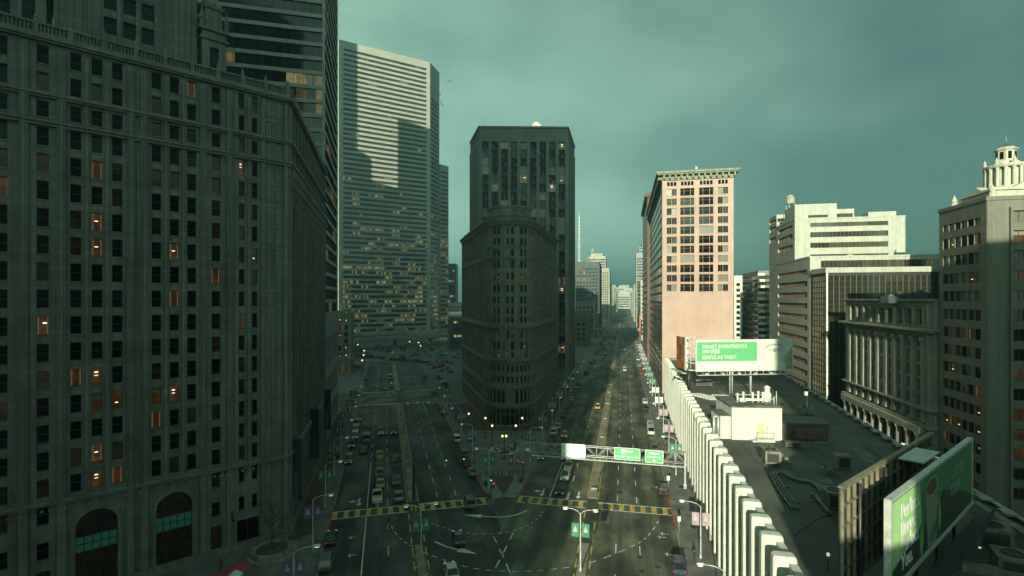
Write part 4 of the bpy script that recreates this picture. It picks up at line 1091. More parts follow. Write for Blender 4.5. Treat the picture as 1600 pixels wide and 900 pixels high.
def neoclassical():
    wm=mat('grey_limestone',(.24,.23,.185),.85,.14,.3,dirt=.3,bump=.2,bscale=3)
    c=(86.0,104.8); foot=rect(c,PHR,30,41)
    b=Bld('neoclassical_hall','grey limestone bank building with giant pilasters and a column-lined street front','building',c,[wm],M_ROOF,M_BLACK)
    nb=9; L=41; mg=2.6; p=(L-2*mg)/nb
    cx=[mg+p*(i+.5) for i in range(nb)]
    def side(L_,nb_,mg_):
        pp=(L_-2*mg_)/nb_; o=[]
        for i in range(nb_):
            x=mg_+pp*(i+.5)
            o.append((x-1.25,x+1.25,32.4,35.9,'pair','deep'))
            for k in range(5): o.append((x-1.0,x+1.0,15.3+3.1*k,15.3+3.1*k+2.5,'pair',random.choice(['deep','dark','dim'])))
            o.append((x-1.0,x+1.0,12.4,14.2,'pair','deep'))
            o.append((x-1.45,x+1.45,.3,9.6,'multi','deep'))
        def pil(L2):
            out=[]
            for i in range(nb_+1):
                x=mg_+pp*i
                out+= [(x-.7,x+.7,12.2,30.0,.55),(x-.8,x+.8,12.2,12.9,.7),(x-.85,x+.85,29.0,30.0,.75),(x-.55,x+.55,32.2,36.2,.35)]
            out+=[(0,mg_-1.0,.1,38,.3),(L2-mg_+1.0,L2,.1,38,.3)]
            x=.4
            while x<L2-.4: out+=[(x,x+.35,36.6,37.2,.5),(x,x+.35,30.3,30.8,.75)]; x+=.9
            return out
        return {'t':'ops','ops':o,'dep':.8,'pil':pil}
    b.block(foot,0,38.0,[side(30,6,2),None,None,side(41,9,2.6)])
    for z0,z1,q in ((0,.8,.4),(9.9,10.6,.7),(11.2,11.7,1.1),(14.5,14.9,.65),(14.9,15.2,1.0),(30.9,31.3,1.0),(31.3,31.8,1.6),(37.3,37.6,.6),(37.6,38.0,.9)): b.ring(foot,z0,z1,q)
    b.done()
    o,u,L=edges(foot)[3]
    for i in range(nb+1):
        x,y=lin(o,u,mg+p*i,1.15); m=MB()
        m.lathe((x,y,0),[(.85,0),(.85,.6),(.68,.7),(.64,3.5),(.56,9.0),(.6,9.1),(.85,9.5),(.85,9.9)],12,0,False); m.build('column',wm,b.root)
    m=MB(); m.fbox(o,u,1,L-1,9.9,11.3,.72,1.9); m.build('entablature',wm,b.root)
    # plant on the roof
    for i,(px,d,w,h) in enumerate(((1392,118,3,1.6),(1405,120,5,2.2),(1422,119,4,1.8),(1437,121,2,2.6))):
        x,y=col(px,d); m=MB(); m.box((x,y,37.0+h/2),(w,2.5,h)); m.lathe((x,y,37+h),[(.6,0),(.6,.5)],10)
        tag(m.build('roof_vent',M_TEAL,None,(x,y,37)),'grey vent housing on the bank building roof, number %s along it'%('one','two','three','four')[i] if False else ['small low vent box furthest left on the bank building roof','widest vent box on the bank building roof','vent box right of the widest one on the bank building roof','tallest thin vent box on the bank building roof'][i],'roof vent')
neoclassical()

def right_tower():
    c=(83.4,90.0); foot=rect(c,PHR,36,13.8); wm=mat('buff_cladding_panel',(.125,.12,.095),.65,.08,.5,dirt=.2)
    b=Bld('panelled_corner_tower','pale panelled tower at the right edge, dark below and sunlit along its top','building',c,[wm],M_ROOF,M_BRONZE)
    stt=lambda: random.choice(['deep','deep','dim','amber','dim','blind'])
    so=[]
    for k in range(15):
        z=3.0+3.45*k; h=2.0 if k<14 else 1.3
        for i in range(6): so.append((1.2+i*1.87,1.2+i*1.87+1.78,z,z+h,'none',stt()))
    fo=[]
    for k in range(15):
        z=3.0+3.45*k
        for i in range(12):
            if i<0: continue
            x=3.9+i*3.0; fo.append((x,x+2.4,z,z+2.1,'pair',stt()))
    b.block(foot,0,56,[{'t':'ops','ops':fo,'dep':.55,'pil':lambda L:[(.05,.35,0,55.9,.12)]+[(3.35+i*3,3.75+i*3,.1,54,.45) for i in range(11)]},None,None,{'t':'ops','ops':so,'dep':.3}])
    o,u,L=edges(foot)[0]
    b.ring(foot,55.3,56,.15)
    b.done()
right_tower()

def domed_tower():
    wm=mat('cream_terracotta',(.40,.38,.31),.7,.08,.5,dirt=.2)
    cx,cy=col(1572,135); az=PHR
    b=Bld('domed_cupola_tower','ornate cream cupola tower with a colonnaded drum behind the right-hand tower','building',(cx,cy),[wm],M_ROOF,M_BLACK)
    def sq(h): 
        u=(math.cos(az),-math.sin(az)); v=(math.sin(az),math.cos(az)); return [(cx+a*u[0]*h+d*v[0]*h,cy+a*u[1]*h+d*v[1]*h) for a,d in ((-1,-1),(1,-1),(1,1),(-1,1))]
    f=sq(9); b.block(f,0,63.5,[{'t':'grid','n':5,'m':1.5,'w':1.6,'rows':rows(6,14,4,2.4),'dep':.4},None,None,{'t':'grid','n':5,'m':1.5,'w':1.6,'rows':rows(6,14,4,2.4),'dep':.4}])
    for z0,z1,q in ((62.4,63.0,.5),(63.0,63.5,.9)): b.ring(f,z0,z1,q)
    f2=sq(6.6); b.block(f2,62.6,66.2,[None]*4); b.ring(f2,65.6,66.2,.5)
    for q in sq(7.6): b.w.lathe((q[0],q[1],63.5),[(.8,0),(.8,1.2),(.5,1.4),(.7,2.0),(.25,2.9),(.05,3.6)],8)
    for (o,u,L) in edges(f2):   # pediments
        m=[lin(o,u,L/2-2.6,.3),lin(o,u,L/2+2.6,.3),lin(o,u,L/2,.3)]; b.w.face([(*m[0],66.2),(*m[1],66.2),(*m[2],67.6)]); m2=[lin(o,u,L/2-2.6,-2),lin(o,u,L/2+2.6,-2),lin(o,u,L/2,-2)]
        b.w.face([(*m[0],66.2),(*m[2],67.6),(*m2[2],67.6),(*m2[0],66.2)]); b.w.face([(*m[2],67.6),(*m[1],66.2),(*m2[1],66.2),(*m2[2],67.6)])
    b.w.lathe((cx,cy,66.0),[(4.5,0),(4.5,1.3),(3.5,1.35),(3.5,6.2),(4.5,6.25),(4.7,6.7),(4.7,7.0),(2.8,7.1),(2.6,8.0)],20)
    b.w.lathe((cx,cy,73.9),[(2.1,0),(2.1,3.0),(2.4,3.1),(2.55,3.45),(0.05,5.0)],8)
    b.r.lathe((cx,cy,77.3),[(2.5,0),(1.4,.8),(.05,1.7)],8,1)
    b.r.tube([(cx,cy,79.3),(cx,cy,81.2)],[.08,.03],5)
    b.done()
    for i in range(16):
        a=2*math.pi*i/16; m=MB(); m.lathe((cx+4.1*math.cos(a),cy+4.1*math.sin(a),67.3),[(.46,0),(.4,.3),(.36,4.4),(.5,4.9)],8); m.build('column',wm,b.root)
    for i in range(8):
        a=2*math.pi*(i+.5)/8; m=MB(); m.lathe((cx+4.4*math.cos(a),cy+4.4*math.sin(a),73.0),[(.35,0),(.3,.6),(.4,.9),(.12,1.5),(.02,1.9)],8); m.build('urn',wm,b.root)
    for i in range(8):
        a=2*math.pi*(i+.5)/8; m=MB(); x,y=cx+1.96*math.cos(a),cy+1.96*math.sin(a); m.box((x,y,75.6),(.25,.7,1.9),0,a); m.build('window',G['deep'],b.root)
domed_tower()

M_BAND=mat('grey_band_wall',(.16,.16,.14),.7,.1,.3)
BG_B=band_glass('black_band_glass',(.010,.010,.009),1.5,.62,.06,None,(1,.6,.3))
def xb(b,foot):
    m=MB(); o,u,L=edges(foot)[0]; m.fbox(o,u,-.3,3.2,0,54.5,.05,.5) if False else None
    for k in range(15):
        z=1.2+3.6*k; m.fbox(o,u,-.4,3.4,z,z+1.5,.02,.45)
    m.build('corner_bands',M_WHITEP,b.root)
simple_block('banded_corner_block','dark banded office block with white stripes up its corner beside the salmon tower',(144.3,300),PHR,30,42,54.5,M_BAND,BG_B,z0=2.8,fl=3.6,hh=2.2,faces=(0,3),margin=.3,extra=xb)
simple_block('sliver_block','thin white edge of a block squeezed behind the salmon tower',col(1147,330),PHR,5,20,53,M_WHITEP,BG_B,z0=3,fl=3.6,hh=2.0,faces=(0,3),margin=1.4)
simple_block('brick_annex_block','small reddish block between the salmon tower and banded corner block',col(1150,420),PHR,8,20,49,mat('red_brown_wall',(.3,.2,.15),.8,.1,.3),BG_B,z0=3,fl=3.6,hh=2.0,faces=(0,3),margin=1.0)
# ------------------------------------------------------------------ far end of the right avenue
BG_F=band_glass('far_band_glass',(.03,.035,.035),2.0,.75,.35,None,(1,.7,.4))
far=[
 # label, px of the near street corner, depth, width, depth, height, colour, kind, side
 ('low brown block with lit windows past the dark tower',918,405,30,40,27,(.16,.14,.11),'grid','L','low_office_block'),
 ('dark blue glass slab on the left of the right avenue',936,590,27,60,81,(.10,.12,.12),'pier','L','glass_slab_block'),
 ('pale ribbed tower with a stepped top far down the right avenue',952,830,41,60,88,(.52,.49,.40),'pier','L','pale_stepped_tower'),
 ('narrow pinkish block beyond the pale ribbed tower',955,960,16,50,66,(.46,.32,.24),'grid','L','pink_block'),
 ('grey slab right of the pinkish block far down the avenue',962,1180,17,60,70,(.40,.40,.36),'grid','L','grey_slab'),
 ('last dark block on the left side of the avenue',965,1500,20,80,60,(.3,.3,.28),'grid','L','far_block'),
 ('small grey block filling the gap before the glass slab',930,500,18,40,36,(.22,.21,.18),'grid','L','gap_block'),
 ('white block with a lit front beyond the brown slab tower',1001,470,26,120,55,(.56,.55,.49),'ribbon','R','white_avenue_block'),
 ('tall stepped tower with fine bands beyond the white block',994,690,38,60,100,(.36,.38,.35),'ribbon','R','stepped_band_tower'),
 ('cream block far down the right side of the avenue',990,860,22,90,62,(.50,.47,.38),'grid','R','cream_avenue_block'),
 ('grey block near the end of the right side of the avenue',987,1080,24,90,52,(.42,.42,.38),'grid','R','grey_avenue_block'),
 ('last pale block on the right side of the avenue',985.5,1400,24,90,60,(.5,.48,.42),'grid','R','pale_far_block')]
for lab,px,d,W_,D_,h,c,kind,side,nm in far:
    wm=mat(nm+'_wall',tuple(q*.66 for q in c),.75,.1,.1,dirt=.2)
    x,y=col(px,d); u=(math.cos(PHR),-math.sin(PHR))
    fl=(x-u[0]*W_,y-u[1]*W_) if side=='L' else (x,y)
    foot=rect(fl,PHR,W_,D_)
    b=Bld(nm,lab,'building',(x,y),[wm],M_ROOF,M_BLACK)
    fh=3.9; rs=rows(5,int((h-8)/fh),fh,2.2)
    fc=(0,1) if side=='L' else (0,3); sp=[None]*4
    for k in fc:
        L=(W_,D_)[k%2]
        if kind=='ribbon': sp[k]={'t':'ribbon','m':(1.0,1.0),'rows':rs,'gm':BG_F,'dep':.4,'step':2.0,'mull':.3}
        elif kind=='pier': sp[k]={'t':'ribbon','m':(1.0,1.0),'rows':rs,'gm':BG_F,'dep':.4,'step':2.0,'mull':.2,'pil':(lambda L_:[(1+(L_-2)*i/int(L_/3.4)-.45,1+(L_-2)*i/int(L_/3.4)+.45,2,h-3,.6) for i in range(int(L_/3.4)+1)])}
        else: sp[k]={'t':'grid','n':max(2,int(L/4.2)),'m':1.2,'w':1.9,'rows':rs,'dep':.4,'style':'none','st':lambda: random.choice(['dark','dark','deep','dim'])}
    b.block(foot,0,h,sp)
    if nm=='pale_stepped_tower':
        f2=offset(foot,-6); b.block(f2,h,108,[{'t':'ribbon','m':(1,1),'rows':rows(h+1,4,4,2.4),'gm':BG_F,'dep':.4,'step':2,'mull':.6},None,None,None]); 
        f3=offset(f2,-5); b.block(f3,108,113,[None]*4)
    if nm=='stepped_band_tower':
        f2=offset(foot,-4); b.block(f2,h,108,[{'t':'ribbon','m':(1,1),'rows':rows(h+1,2,4,2.2),'gm':BG_F,'dep':.4,'step':2,'mull':.3},None,None,{'t':'ribbon','m':(1,1),'rows':rows(h+1,2,4,2.2),'gm':BG_F,'dep':.4,'step':2,'mull':.3}])
        f3=offset(f2,-4); b.block(f3,108,116,[None]*4); f4=offset(f3,-4); b.block(f4,116,122,[None]*4)
    b.done(24)
x,y=col(926,850); t=thing('far_water_tank','tiny water tank on the pale ribbed tower far down the avenue','water tank',(x,y,113))
m=MB(); m.lathe((x,y,115.5),[(2.2,0),(2.2,4.5),(.1,6.4)],10); m.build('tank',mat('tank_timber',(.30,.28,.23),.8,.2,1.5),t)
m=MB(); m.tube([(x-1.4,y,112),(x-1.4,y,115.6)],.2,4); m.tube([(x+1.4,y,112),(x+1.4,y,115.6)],.2,4); m.build('legs',M_STEEL,t)
x,y=col(905,760); m=MB()
for i in range(22):
    z=45+i*5.2; w=3.2*(1-i/30)
    for sx in (-1,1): m.tube([(x+sx*w/2,y,z),(x+sx*w/2*.96,y,z+5.2)],.28,4)
    m.tube([(x-w/2,y,z),(x+w/2,y,z+5.2)],.18,4); m.tube([(x+w/2,y,z),(x-w/2,y,z+5.2)],.18,4)
m.box((x,y,22),(8,8,46)); m.tube([(x,y,158),(x,y,166)],.3,4)
tag(m.build('lattice_mast',mat('red_white_mast',(.7,.66,.6),.6,.1,.5),None,(x,y,0)),'thin pale lattice mast rising left of the far pale tower','mast')
sk=[(966,2300,60,90),(975,2500,50,105),(983,2200,45,85),(970,2000,70,62),(979,2100,60,70),(988,2400,80,80),(958,2600,60,80)]
skl=['hazy skyline block left of centre at the end of the avenue','tallest hazy skyline block at the end of the avenue','narrow hazy skyline block right of the tallest one','lowest hazy skyline block closing the avenue','second lowest hazy skyline block closing the avenue','broad hazy skyline block on the right at the avenue end','hazy skyline block at the far left of the avenue end']
for i,(px,d,w,h) in enumerate(sk):
    x,y=col(px,d); f=rect((x-w/2,y),PHR,w,40); b=Bld('skyline_block',skl[i],'building',(x,y),[mat('skyline_wall',(.42,.42,.38),.8,.1,.03)],M_ROOF,M_BLACK,'skyline blocks at the end of the avenue')
    b.block(f,0,h,[{'t':'ribbon','m':(3,3),'rows':rows(6,int(h/9)-1,9,4),'gm':BG_F,'dep':.5,'step':6,'mull':1.5},None,None,None]); b.done()
# flyovers
def flyover(name,label,pts,z,w,thick,piers,m):
    t=thing(name,label,'bridge',(pts[0][0],pts[0][1],0))
    mb=MB()
    for a,b in zip(pts[:-1],pts[1:]):
        l=math.hypot(b[0]-a[0],b[1]-a[1]); u=((b[0]-a[0])/l,(b[1]-a[1])/l)
        mb.fbox(a,u,0,l,z,z+thick,-w,0); mb.fbox(a,u,0,l,z+thick,z+thick+1.0,-.3,.05); mb.fbox(a,u,0,l,z+thick,z+thick+1.0,-w,-w+.3)
    mb.build('deck',m,t)
    for p in piers:
        q=MB(); q.box((p[0],p[1],z/2),(2.2,2.2,z)); q.build('pier',m,t)
M_BR=mat('bridge_concrete',(.30,.295,.27),.85,.15,.2,dirt=.2)
a0,b0=col(430,330),col(850,520)
dv=((b0[0]-a0[0]),(b0[1]-a0[1])); ln=math.hypot(*dv)
a0,b0=(-118-66*1.1,376-52*1.1),(-52+66*1.2,428+52*1.2)
flyover('elevated_highway','elevated highway crossing in front of the tallest tower, beyond the car park',[a0,b0],6.0,14,1.6,[(a0[0]+(b0[0]-a0[0])*k/9+2,a0[1]+(b0[1]-a0[1])*k/9+8) for k in range(1,9)],M_BR)
p=av(PHR,520,-75); q=av(PHR,520,22)
flyover('street_bridge','concrete bridge spanning the right avenue in the distance',[p,q],6.2,10,1.8,[av(PHR,524,-22),av(PHR,524,11),av(PHR,524,-6)],M_BR)
m=MB(); x,y=col(1000,455); m.box((x,y,16),(1.2,.3,14)); m.box((x,y+.6,12),(.3,.6,24)); tag(m.build('vertical_sign',mat('red_sign',(.55,.10,.07),.5,.05),None,(x,y,0)),'tall red vertical sign on the right avenue before the bridge','sign')

# ------------------------------------------------------------------ unseen tower shapes added to block the sun and shape the street's shade
M_OCC=mat('blocker_grey_stone',(.24,.235,.21),.8,.1,.1)
BG_O=band_glass('blocker_band_glass',(.02,.02,.02),2.0,.9,.2)
def rear(name,label,x0,x1,y0,y1,h,tiers=None):
    b=Bld(name,label,'building',((x0+x1)/2,y0),[M_OCC],M_ROOF,M_BLACK)
    for (xa,xb,za,zb) in (tiers or [(x0,x1,0,h)]):
        f=[(xa,y0),(xb,y0),(xb,y1),(xa,y1)]
        b.block(f,za,zb,[None,{'t':'ribbon','m':(1,1),'rows':rows(za+4,max(1,int((zb-za-5)/6)),6,3),'gm':BG_O,'dep':.3,'step':4},{'t':'ribbon','m':(1,1),'rows':rows(za+4,max(1,int((zb-za-5)/6)),6,3),'gm':BG_O,'dep':.3,'step':4},None])
    b.done()
rear('stepped_sun_blocker','unseen stepped sun blocker added behind the viewpoint on the left, shading the left avenue',-150,-33,-64,-40,197,[(-150,-38.5,0,45),(-150,-44,45.01,60),(-150,-51,60.01,95),(-150,-60,95.01,200)])
rear('rear_sun_blocker','unseen stepped sun blocker added behind the viewpoint, shading the low roof',-2,19,-64,-40,86,[(-2,19,0,43),(4.5,19,43.01,57),(11,19,57.01,86)])
rear('rear_sun_blocker','unseen broad sun blocker added behind the viewpoint on the right',36.6,125,-64,-40,86)
rear('rear_slab_blocker','unseen broad sun blocker added behind the viewpoint at the far left',-340,-152,-64,-40,150)
tanE=math.tan(SUN_EL)
def occ(pxa,pxb,py,label,y0=300.0):  # unseen sun blocker, sized to the wanted shadow edge on the slab tower
    def onf(px):
        k=(px-800)/800; t=(-80-500*k)/(.857-.515*k); return (-80-.857*t,500-.515*t)
    (xa,ya),(xb,yb)=onf(pxa),onf(pxb); ym=(ya+yb)/2
    hs=H0+(467-py)/800*ym
    X=lambda x,y:x-math.tan(SUN_AZ)*(y-y0)
    h=hs+(ym-y0)/math.cos(SUN_AZ)*tanE
    rear('slender_sun_blocker',label,X(xa,ya),X(xb,yb),y0-14,y0,h)
occ(525,547,50,'unseen very tall slender sun blocker, added to throw the edge shadow on the slab tower')
occ(547.3,569.5,236,'unseen lower slender sun blocker, added for the shadow steps on the slab tower')
occ(569.8,621,287,'unseen lowest and broadest slender sun blocker, added for the shadow steps on the slab tower')
occ(621.3,690,196,'unseen tall slender sun blocker, added to throw the notch shadow on the slab tower')

# ------------------------------------------------------------------ vehicles
CARC={'black':(.012,.012,.013),'grey':(.10,.105,.11),'white':(.36,.36,.34),'silver':(.17,.175,.18),'blue':(.02,.035,.065),'navy':(.02,.03,.06),'olive':(.10,.105,.07),'yellow':(.42,.25,.02),'red':(.38,.03,.025),'brown':(.10,.06,.04)}
PAINT={k:mat('car_paint_'+k,c,.28,0,spec=.6) for k,c in CARC.items()}
for k in PAINT: PAINT[k].node_tree.nodes['Principled BSDF'].inputs['Coat Weight'].default_value=.4
M_CG=mat('car_window_glass',(.008,.010,.010),.08,0); M_TYRE=mat('tyre_rubber',(.02,.02,.02),.85,0); M_RIM=mat('wheel_rim',(.35,.35,.35),.35,0,metal=.8)
M_HL=emis('headlight',(1,.95,.8),.08,(.6,.6,.55)); M_TL=emis('tail_light',(1,.05,.02),.05,(.22,.01,.01)); M_PLATE=mat('dark_trim',(.02,.02,.02),.6,0)
def car_mesh(kind):
    # x across, y along (front = +y); returns body, glass builders
    if kind=='sedan': L,Wd,hb,ht=4.7,1.84,.88,1.44; gl=[(-1.75,.90),(-1.05,ht),(.35,ht),(1.25,.90)]
    elif kind=='suv': L,Wd,hb,ht=4.7,1.92,1.05,1.72; gl=[(-2.15,1.06),(-1.95,ht),(.45,ht),(1.25,1.08)]
    elif kind=='van': L,Wd,hb,ht=5.3,2.0,1.15,2.15; gl=[(-2.5,1.2),(-2.45,ht),(1.35,ht),(2.05,1.2)]
    else: L,Wd,hb,ht=5.4,1.95,1.05,1.78; gl=[(-.55,1.06),(-.35,ht),(.85,ht),(1.6,1.08)]
    b=MB(); h2=L/2
    pr=[(-h2,.42,.80*1),(-h2+.12,.30,.96),(-h2+.75,.26,1.0),(-.2,.24,1.0),(h2-1.25,.26,1.0),(h2-.35,.28,.96),(h2,.42,.84)]
    top={'sedan':[.74,.86,.92,.92,.90,.76,.60],'suv':[.95,1.06,1.08,1.08,1.08,.95,.72],'van':[1.1,1.2,1.22,1.22,1.2,1.05,.75],'pickup':[.95,1.06,1.08,1.08,1.08,.98,.78]}[kind]
    S=[]
    for (y,zb,k),zt in zip(pr,top):
        w=Wd/2*k
        S.append([(-w*.93,y,zb),(w*.93,y,zb),(w,y,zb+.22),(w,y,zt-.22),(w*.9,y,zt),(-w*.9,y,zt),(-w,y,zt-.22),(-w,y,zb+.22)])
    n=8
    for i in range(len(S)-1):
        for k in range(n):
            k2=(k+1)%n; b.face([S[i][k],S[i+1][k],S[i+1][k2],S[i][k2]][::-1],0,False)
    b.face(S[0],0); b.face(S[-1][::-1],0)
    wb,wt=Wd/2*.90,Wd/2*.72 if kind!='van' else Wd/2*.84
    (y0,z0),(y1,z1),(y2,z2),(y3,z3)=gl
    # roof skin and pillars
    b.face([(-wt,y1,z1),(wt,y1,z1),(wt,y2,z2),(-wt,y2,z2)],0); b.face([(-wt,y1,z1+.05),(wt,y1,z1+.05),(wt,y2,z2+.05),(-wt,y2,z2+.05)],0)
    for sx in (-1,1):
        for (ya,za),(yb,zb_) in ((gl[0],gl[1]),(gl[2],gl[3])): b.tube([(sx*wb,ya,za),(sx*wt,yb,zb_)] if za<zb_ else [(sx*wt,ya,za),(sx*wb,yb,zb_)],.055,4)
        b.tube([(sx*wt,y1,z1),(sx*wt,y2,z2)],.05,4); ym=(y1+y2)/2; b.tube([(sx*(wb+.005),ym,(z0+.0)),(sx*(wt+.02),ym,z1)],.05,4)
    if kind=='pickup': b.face([(-.8,-2.5,.75),(.8,-2.5,.75),(.8,-.6,.75),(-.8,-.6,.75)],1)
    if kind=='van':
        b.face([(-wb-.005,y0,z0+.1),(-wt-.01,y1,z1),(-wt-.01,.1,z1),(-wb-.005,.1,z0+.1)][::-1],0); b.face([(wb+.005,y0,z0+.1),(wt+.01,y1,z1),(wt+.01,.1,z1),(wb+.005,.1,z0+.1)],0)
    g=MB(); wb2,wt2=wb-.02,wt-.01
    q=lambda sx,k: (sx*(wt2 if k in (1,2) else wb2),gl[k][0],gl[k][1]-.01)
    g.face([q(-1,0),q(1,0),q(1,1),q(-1,1)]); g.face([q(-1,3),q(-1,2),q(1,2),q(1,3)]); g.face([q(1,0),q(1,3),q(1,2),q(1,1)]); g.face([q(-1,0),q(-1,1),q(-1,2),q(-1,3)])
    return L,Wd,b,g
def wheel_mb(x,y,r=.34,w=.22):
    m=MB(); m.tube([(x-w/2,y,r),(x+w/2,y,r)],r,14,0,True,False); m.tube([(x-w/2-.012,y,r),(x+w/2+.012,y,r)],r*.6,10,1,True,False); return m
PROTO={}; FAR={}
def proto(kind):
    if kind in PROTO: return PROTO[kind]
    L,Wd,b,g=car_mesh(kind); p=[]
    p.append(('body',b.mesh('body',[PAINT['grey'],M_PLATE]))); p.append(('window_glass',g.mesh('window_glass',[M_CG])))
    for sx in (-1,1):
        for y in (-L*.29,L*.31): p.append(('wheel',wheel_mb(sx*(Wd/2-.13),y).mesh('wheel',[M_TYRE,M_RIM])))
        h=MB(); h.box((sx*(Wd/2-.34),L/2-.05,.64),(.36,.16,.14)); p.append(('headlight',h.mesh('headlight',[M_HL])))
        t=MB(); t.box((sx*(Wd/2-.30),-L/2+.03,.78),(.34,.12,.15)); p.append(('tail_light',t.mesh('tail_light',[M_TL])))
        mr=MB(); mr.box((sx*(Wd/2+.06),L*.16,.98),(.2,.14,.13)); p.append(('mirror',mr.mesh('mirror',[M_PLATE])))
    PROTO[kind]=p; return p
SIGN=None
def car(kind,color,x,y,rz,label,group=None,taxi=False,cat='car',name=None):
    t=thing(name or {'sedan':'parked_car','suv':'suv','van':'van','pickup':'pickup_truck'}[kind],label,cat,(x,y,.01),rz,group)
    for nm,me in proto(kind):
        o=link(nm,me,t)
        if nm=='body': setmat(o,PAINT[color])
    if taxi:
        global SIGN
        if SIGN is None: s=MB(); s.box((0,-.35,1.55),(.7,.25,.2)); SIGN=s.mesh('roof_sign',[M_WHITEP])
        link('roof_sign',SIGN,t)
    return t
def far_car(kind,color,x,y,rz,label,group):
    if kind not in FAR:
        L,Wd,b,g=car_mesh(kind); o=len(b.v)
        for f in g.f: b.face([g.v[i] for i in f],2)
        for sx in (-1,1):
            for yy in (-L*.29,L*.31): b.tube([(sx*(Wd/2-.24),yy,.34),(sx*(Wd/2-.02),yy,.34)],.34,8,3,True,False)
        FAR[kind]=b.mesh('car',[PAINT['grey'],M_PLATE,M_CG,M_TYRE])
    o=link('car',FAR[kind],None,(x,y,.01),rz); setmat(o,PAINT[color]); tag(o,label,'car',group); return o
def pcar(px,py,ph,kind,color,label,back=False,**kw):
    x,y=ground(px,py); return car(kind,color,x,y,-ph+(math.pi if back else 0)+random.uniform(-.03,.03),label,**kw)
# left avenue (pixel of the spot under each car, kind, colour, facing us?)
LV=[(517,846,'sedan','black',0,'black sedan at the left kerb just below the yellow crosswalk'),
 (510,884,'suv','grey',0,'dark grey car parked behind the black sedan, nearest at the left kerb'),
 (545.5,722,'suv','olive',1,'olive car parked at the left kerb level with the traffic gantry'),
 (550,697,'sedan','navy',1,'dark blue sedan parked on the left, behind a row of pale cars'),
 (555,684,'sedan','silver',1,'silver sedan in the pale row parked at the left kerb'),
 (555.5,674,'sedan','white',1,'first white car of the pale row parked at the left kerb'),
 (557,665,'suv','white',1,'second white car of the pale row, farther up the left kerb'),
 (561,656,'sedan','black',1,'black sedan at the far end of the pale row on the left kerb'),
 (551,639,'suv','navy',1,'dark suv parked on the left just before the far crosswalk'),
 (573,689,'van','silver',0,'silver van driving up the left avenue'),
 (568,707,'sedan','black',0,'black sedan following the silver van'),
 (595,678,'suv','grey',1,'grey car with a pale windscreen in the middle lane of the left avenue'),
 (615,677,'suv','black',1,'black boxy car beside the left avenue median'),
 (593,714,'sedan','yellow',0,'farther yellow taxi in the queue under the gantry'),
 (593,726,'sedan','black',0,'black sedan between the two yellow taxis'),
 (593.5,742,'suv','silver',0,'silver car between the two yellow taxis, half under the gantry'),
 (594,759,'sedan','yellow',0,'nearer yellow taxi in the queue under the gantry'),
 (589.5,781,'pickup','white',0,'white pickup first in the queue at the crosswalk'),
 (618,722,'suv','black',0,'black car in the median lane behind the gantry truss'),
 (619,755,'sedan','olive',0,'olive sedan in the median lane under the gantry'),
 (623,779,'sedan','silver',0,'silver sedan in the median lane at the crosswalk'),
 (688,640,'suv','black',0,'black suv parked on the right of the left avenue by the far crosswalk'),
 (692,646,'sedan','grey',0,'grey sedan parked behind that black suv'),
 (713,689,'suv','white',0,'white suv parked alone by the wedge plaza'),
 (725,713,'suv','olive',0,'olive suv parked by the wedge plaza'),
 (728,727,'sedan','black',0,'black sedan parked between the olive suv and a silver sedan'),
 (737.5,741,'sedan','silver',0,'silver sedan last in the parked row by the wedge plaza'),
 (733.5,790,'suv','grey',0,'grey suv driving across the yellow crosswalk at the wedge tip'),
 (716.5,846,'sedan','black',0,'black sedan alone in the middle of the junction'),
 (705,899,'sedan','white',0,'white car at the very bottom of the junction'),
 (610,592,'van','white',0,'white van beyond the far crosswalk on the left avenue'),(611,604,'sedan','silver',0,'silver car stopped at the far crosswalk'),
 (572,594,'sedan','black',0,'black car by the far left kerb beyond the crosswalk'),(664,590,'suv','black',0,'black suv beyond the far crosswalk on the right'),
 (677,615,'suv','grey',0,'grey suv crossing between the two far crosswalks'),(603,608,'sedan','grey',1,'small grey car left of the silver one at the far crosswalk')]
for px,py,k,c,bk,lab in LV: pcar(px,py,PHL,k,c,lab,bool(bk),taxi=(c=='yellow'),cat='taxi' if c=='yellow' else 'car',name='taxi' if c=='yellow' else None,group='cars on the left avenue')
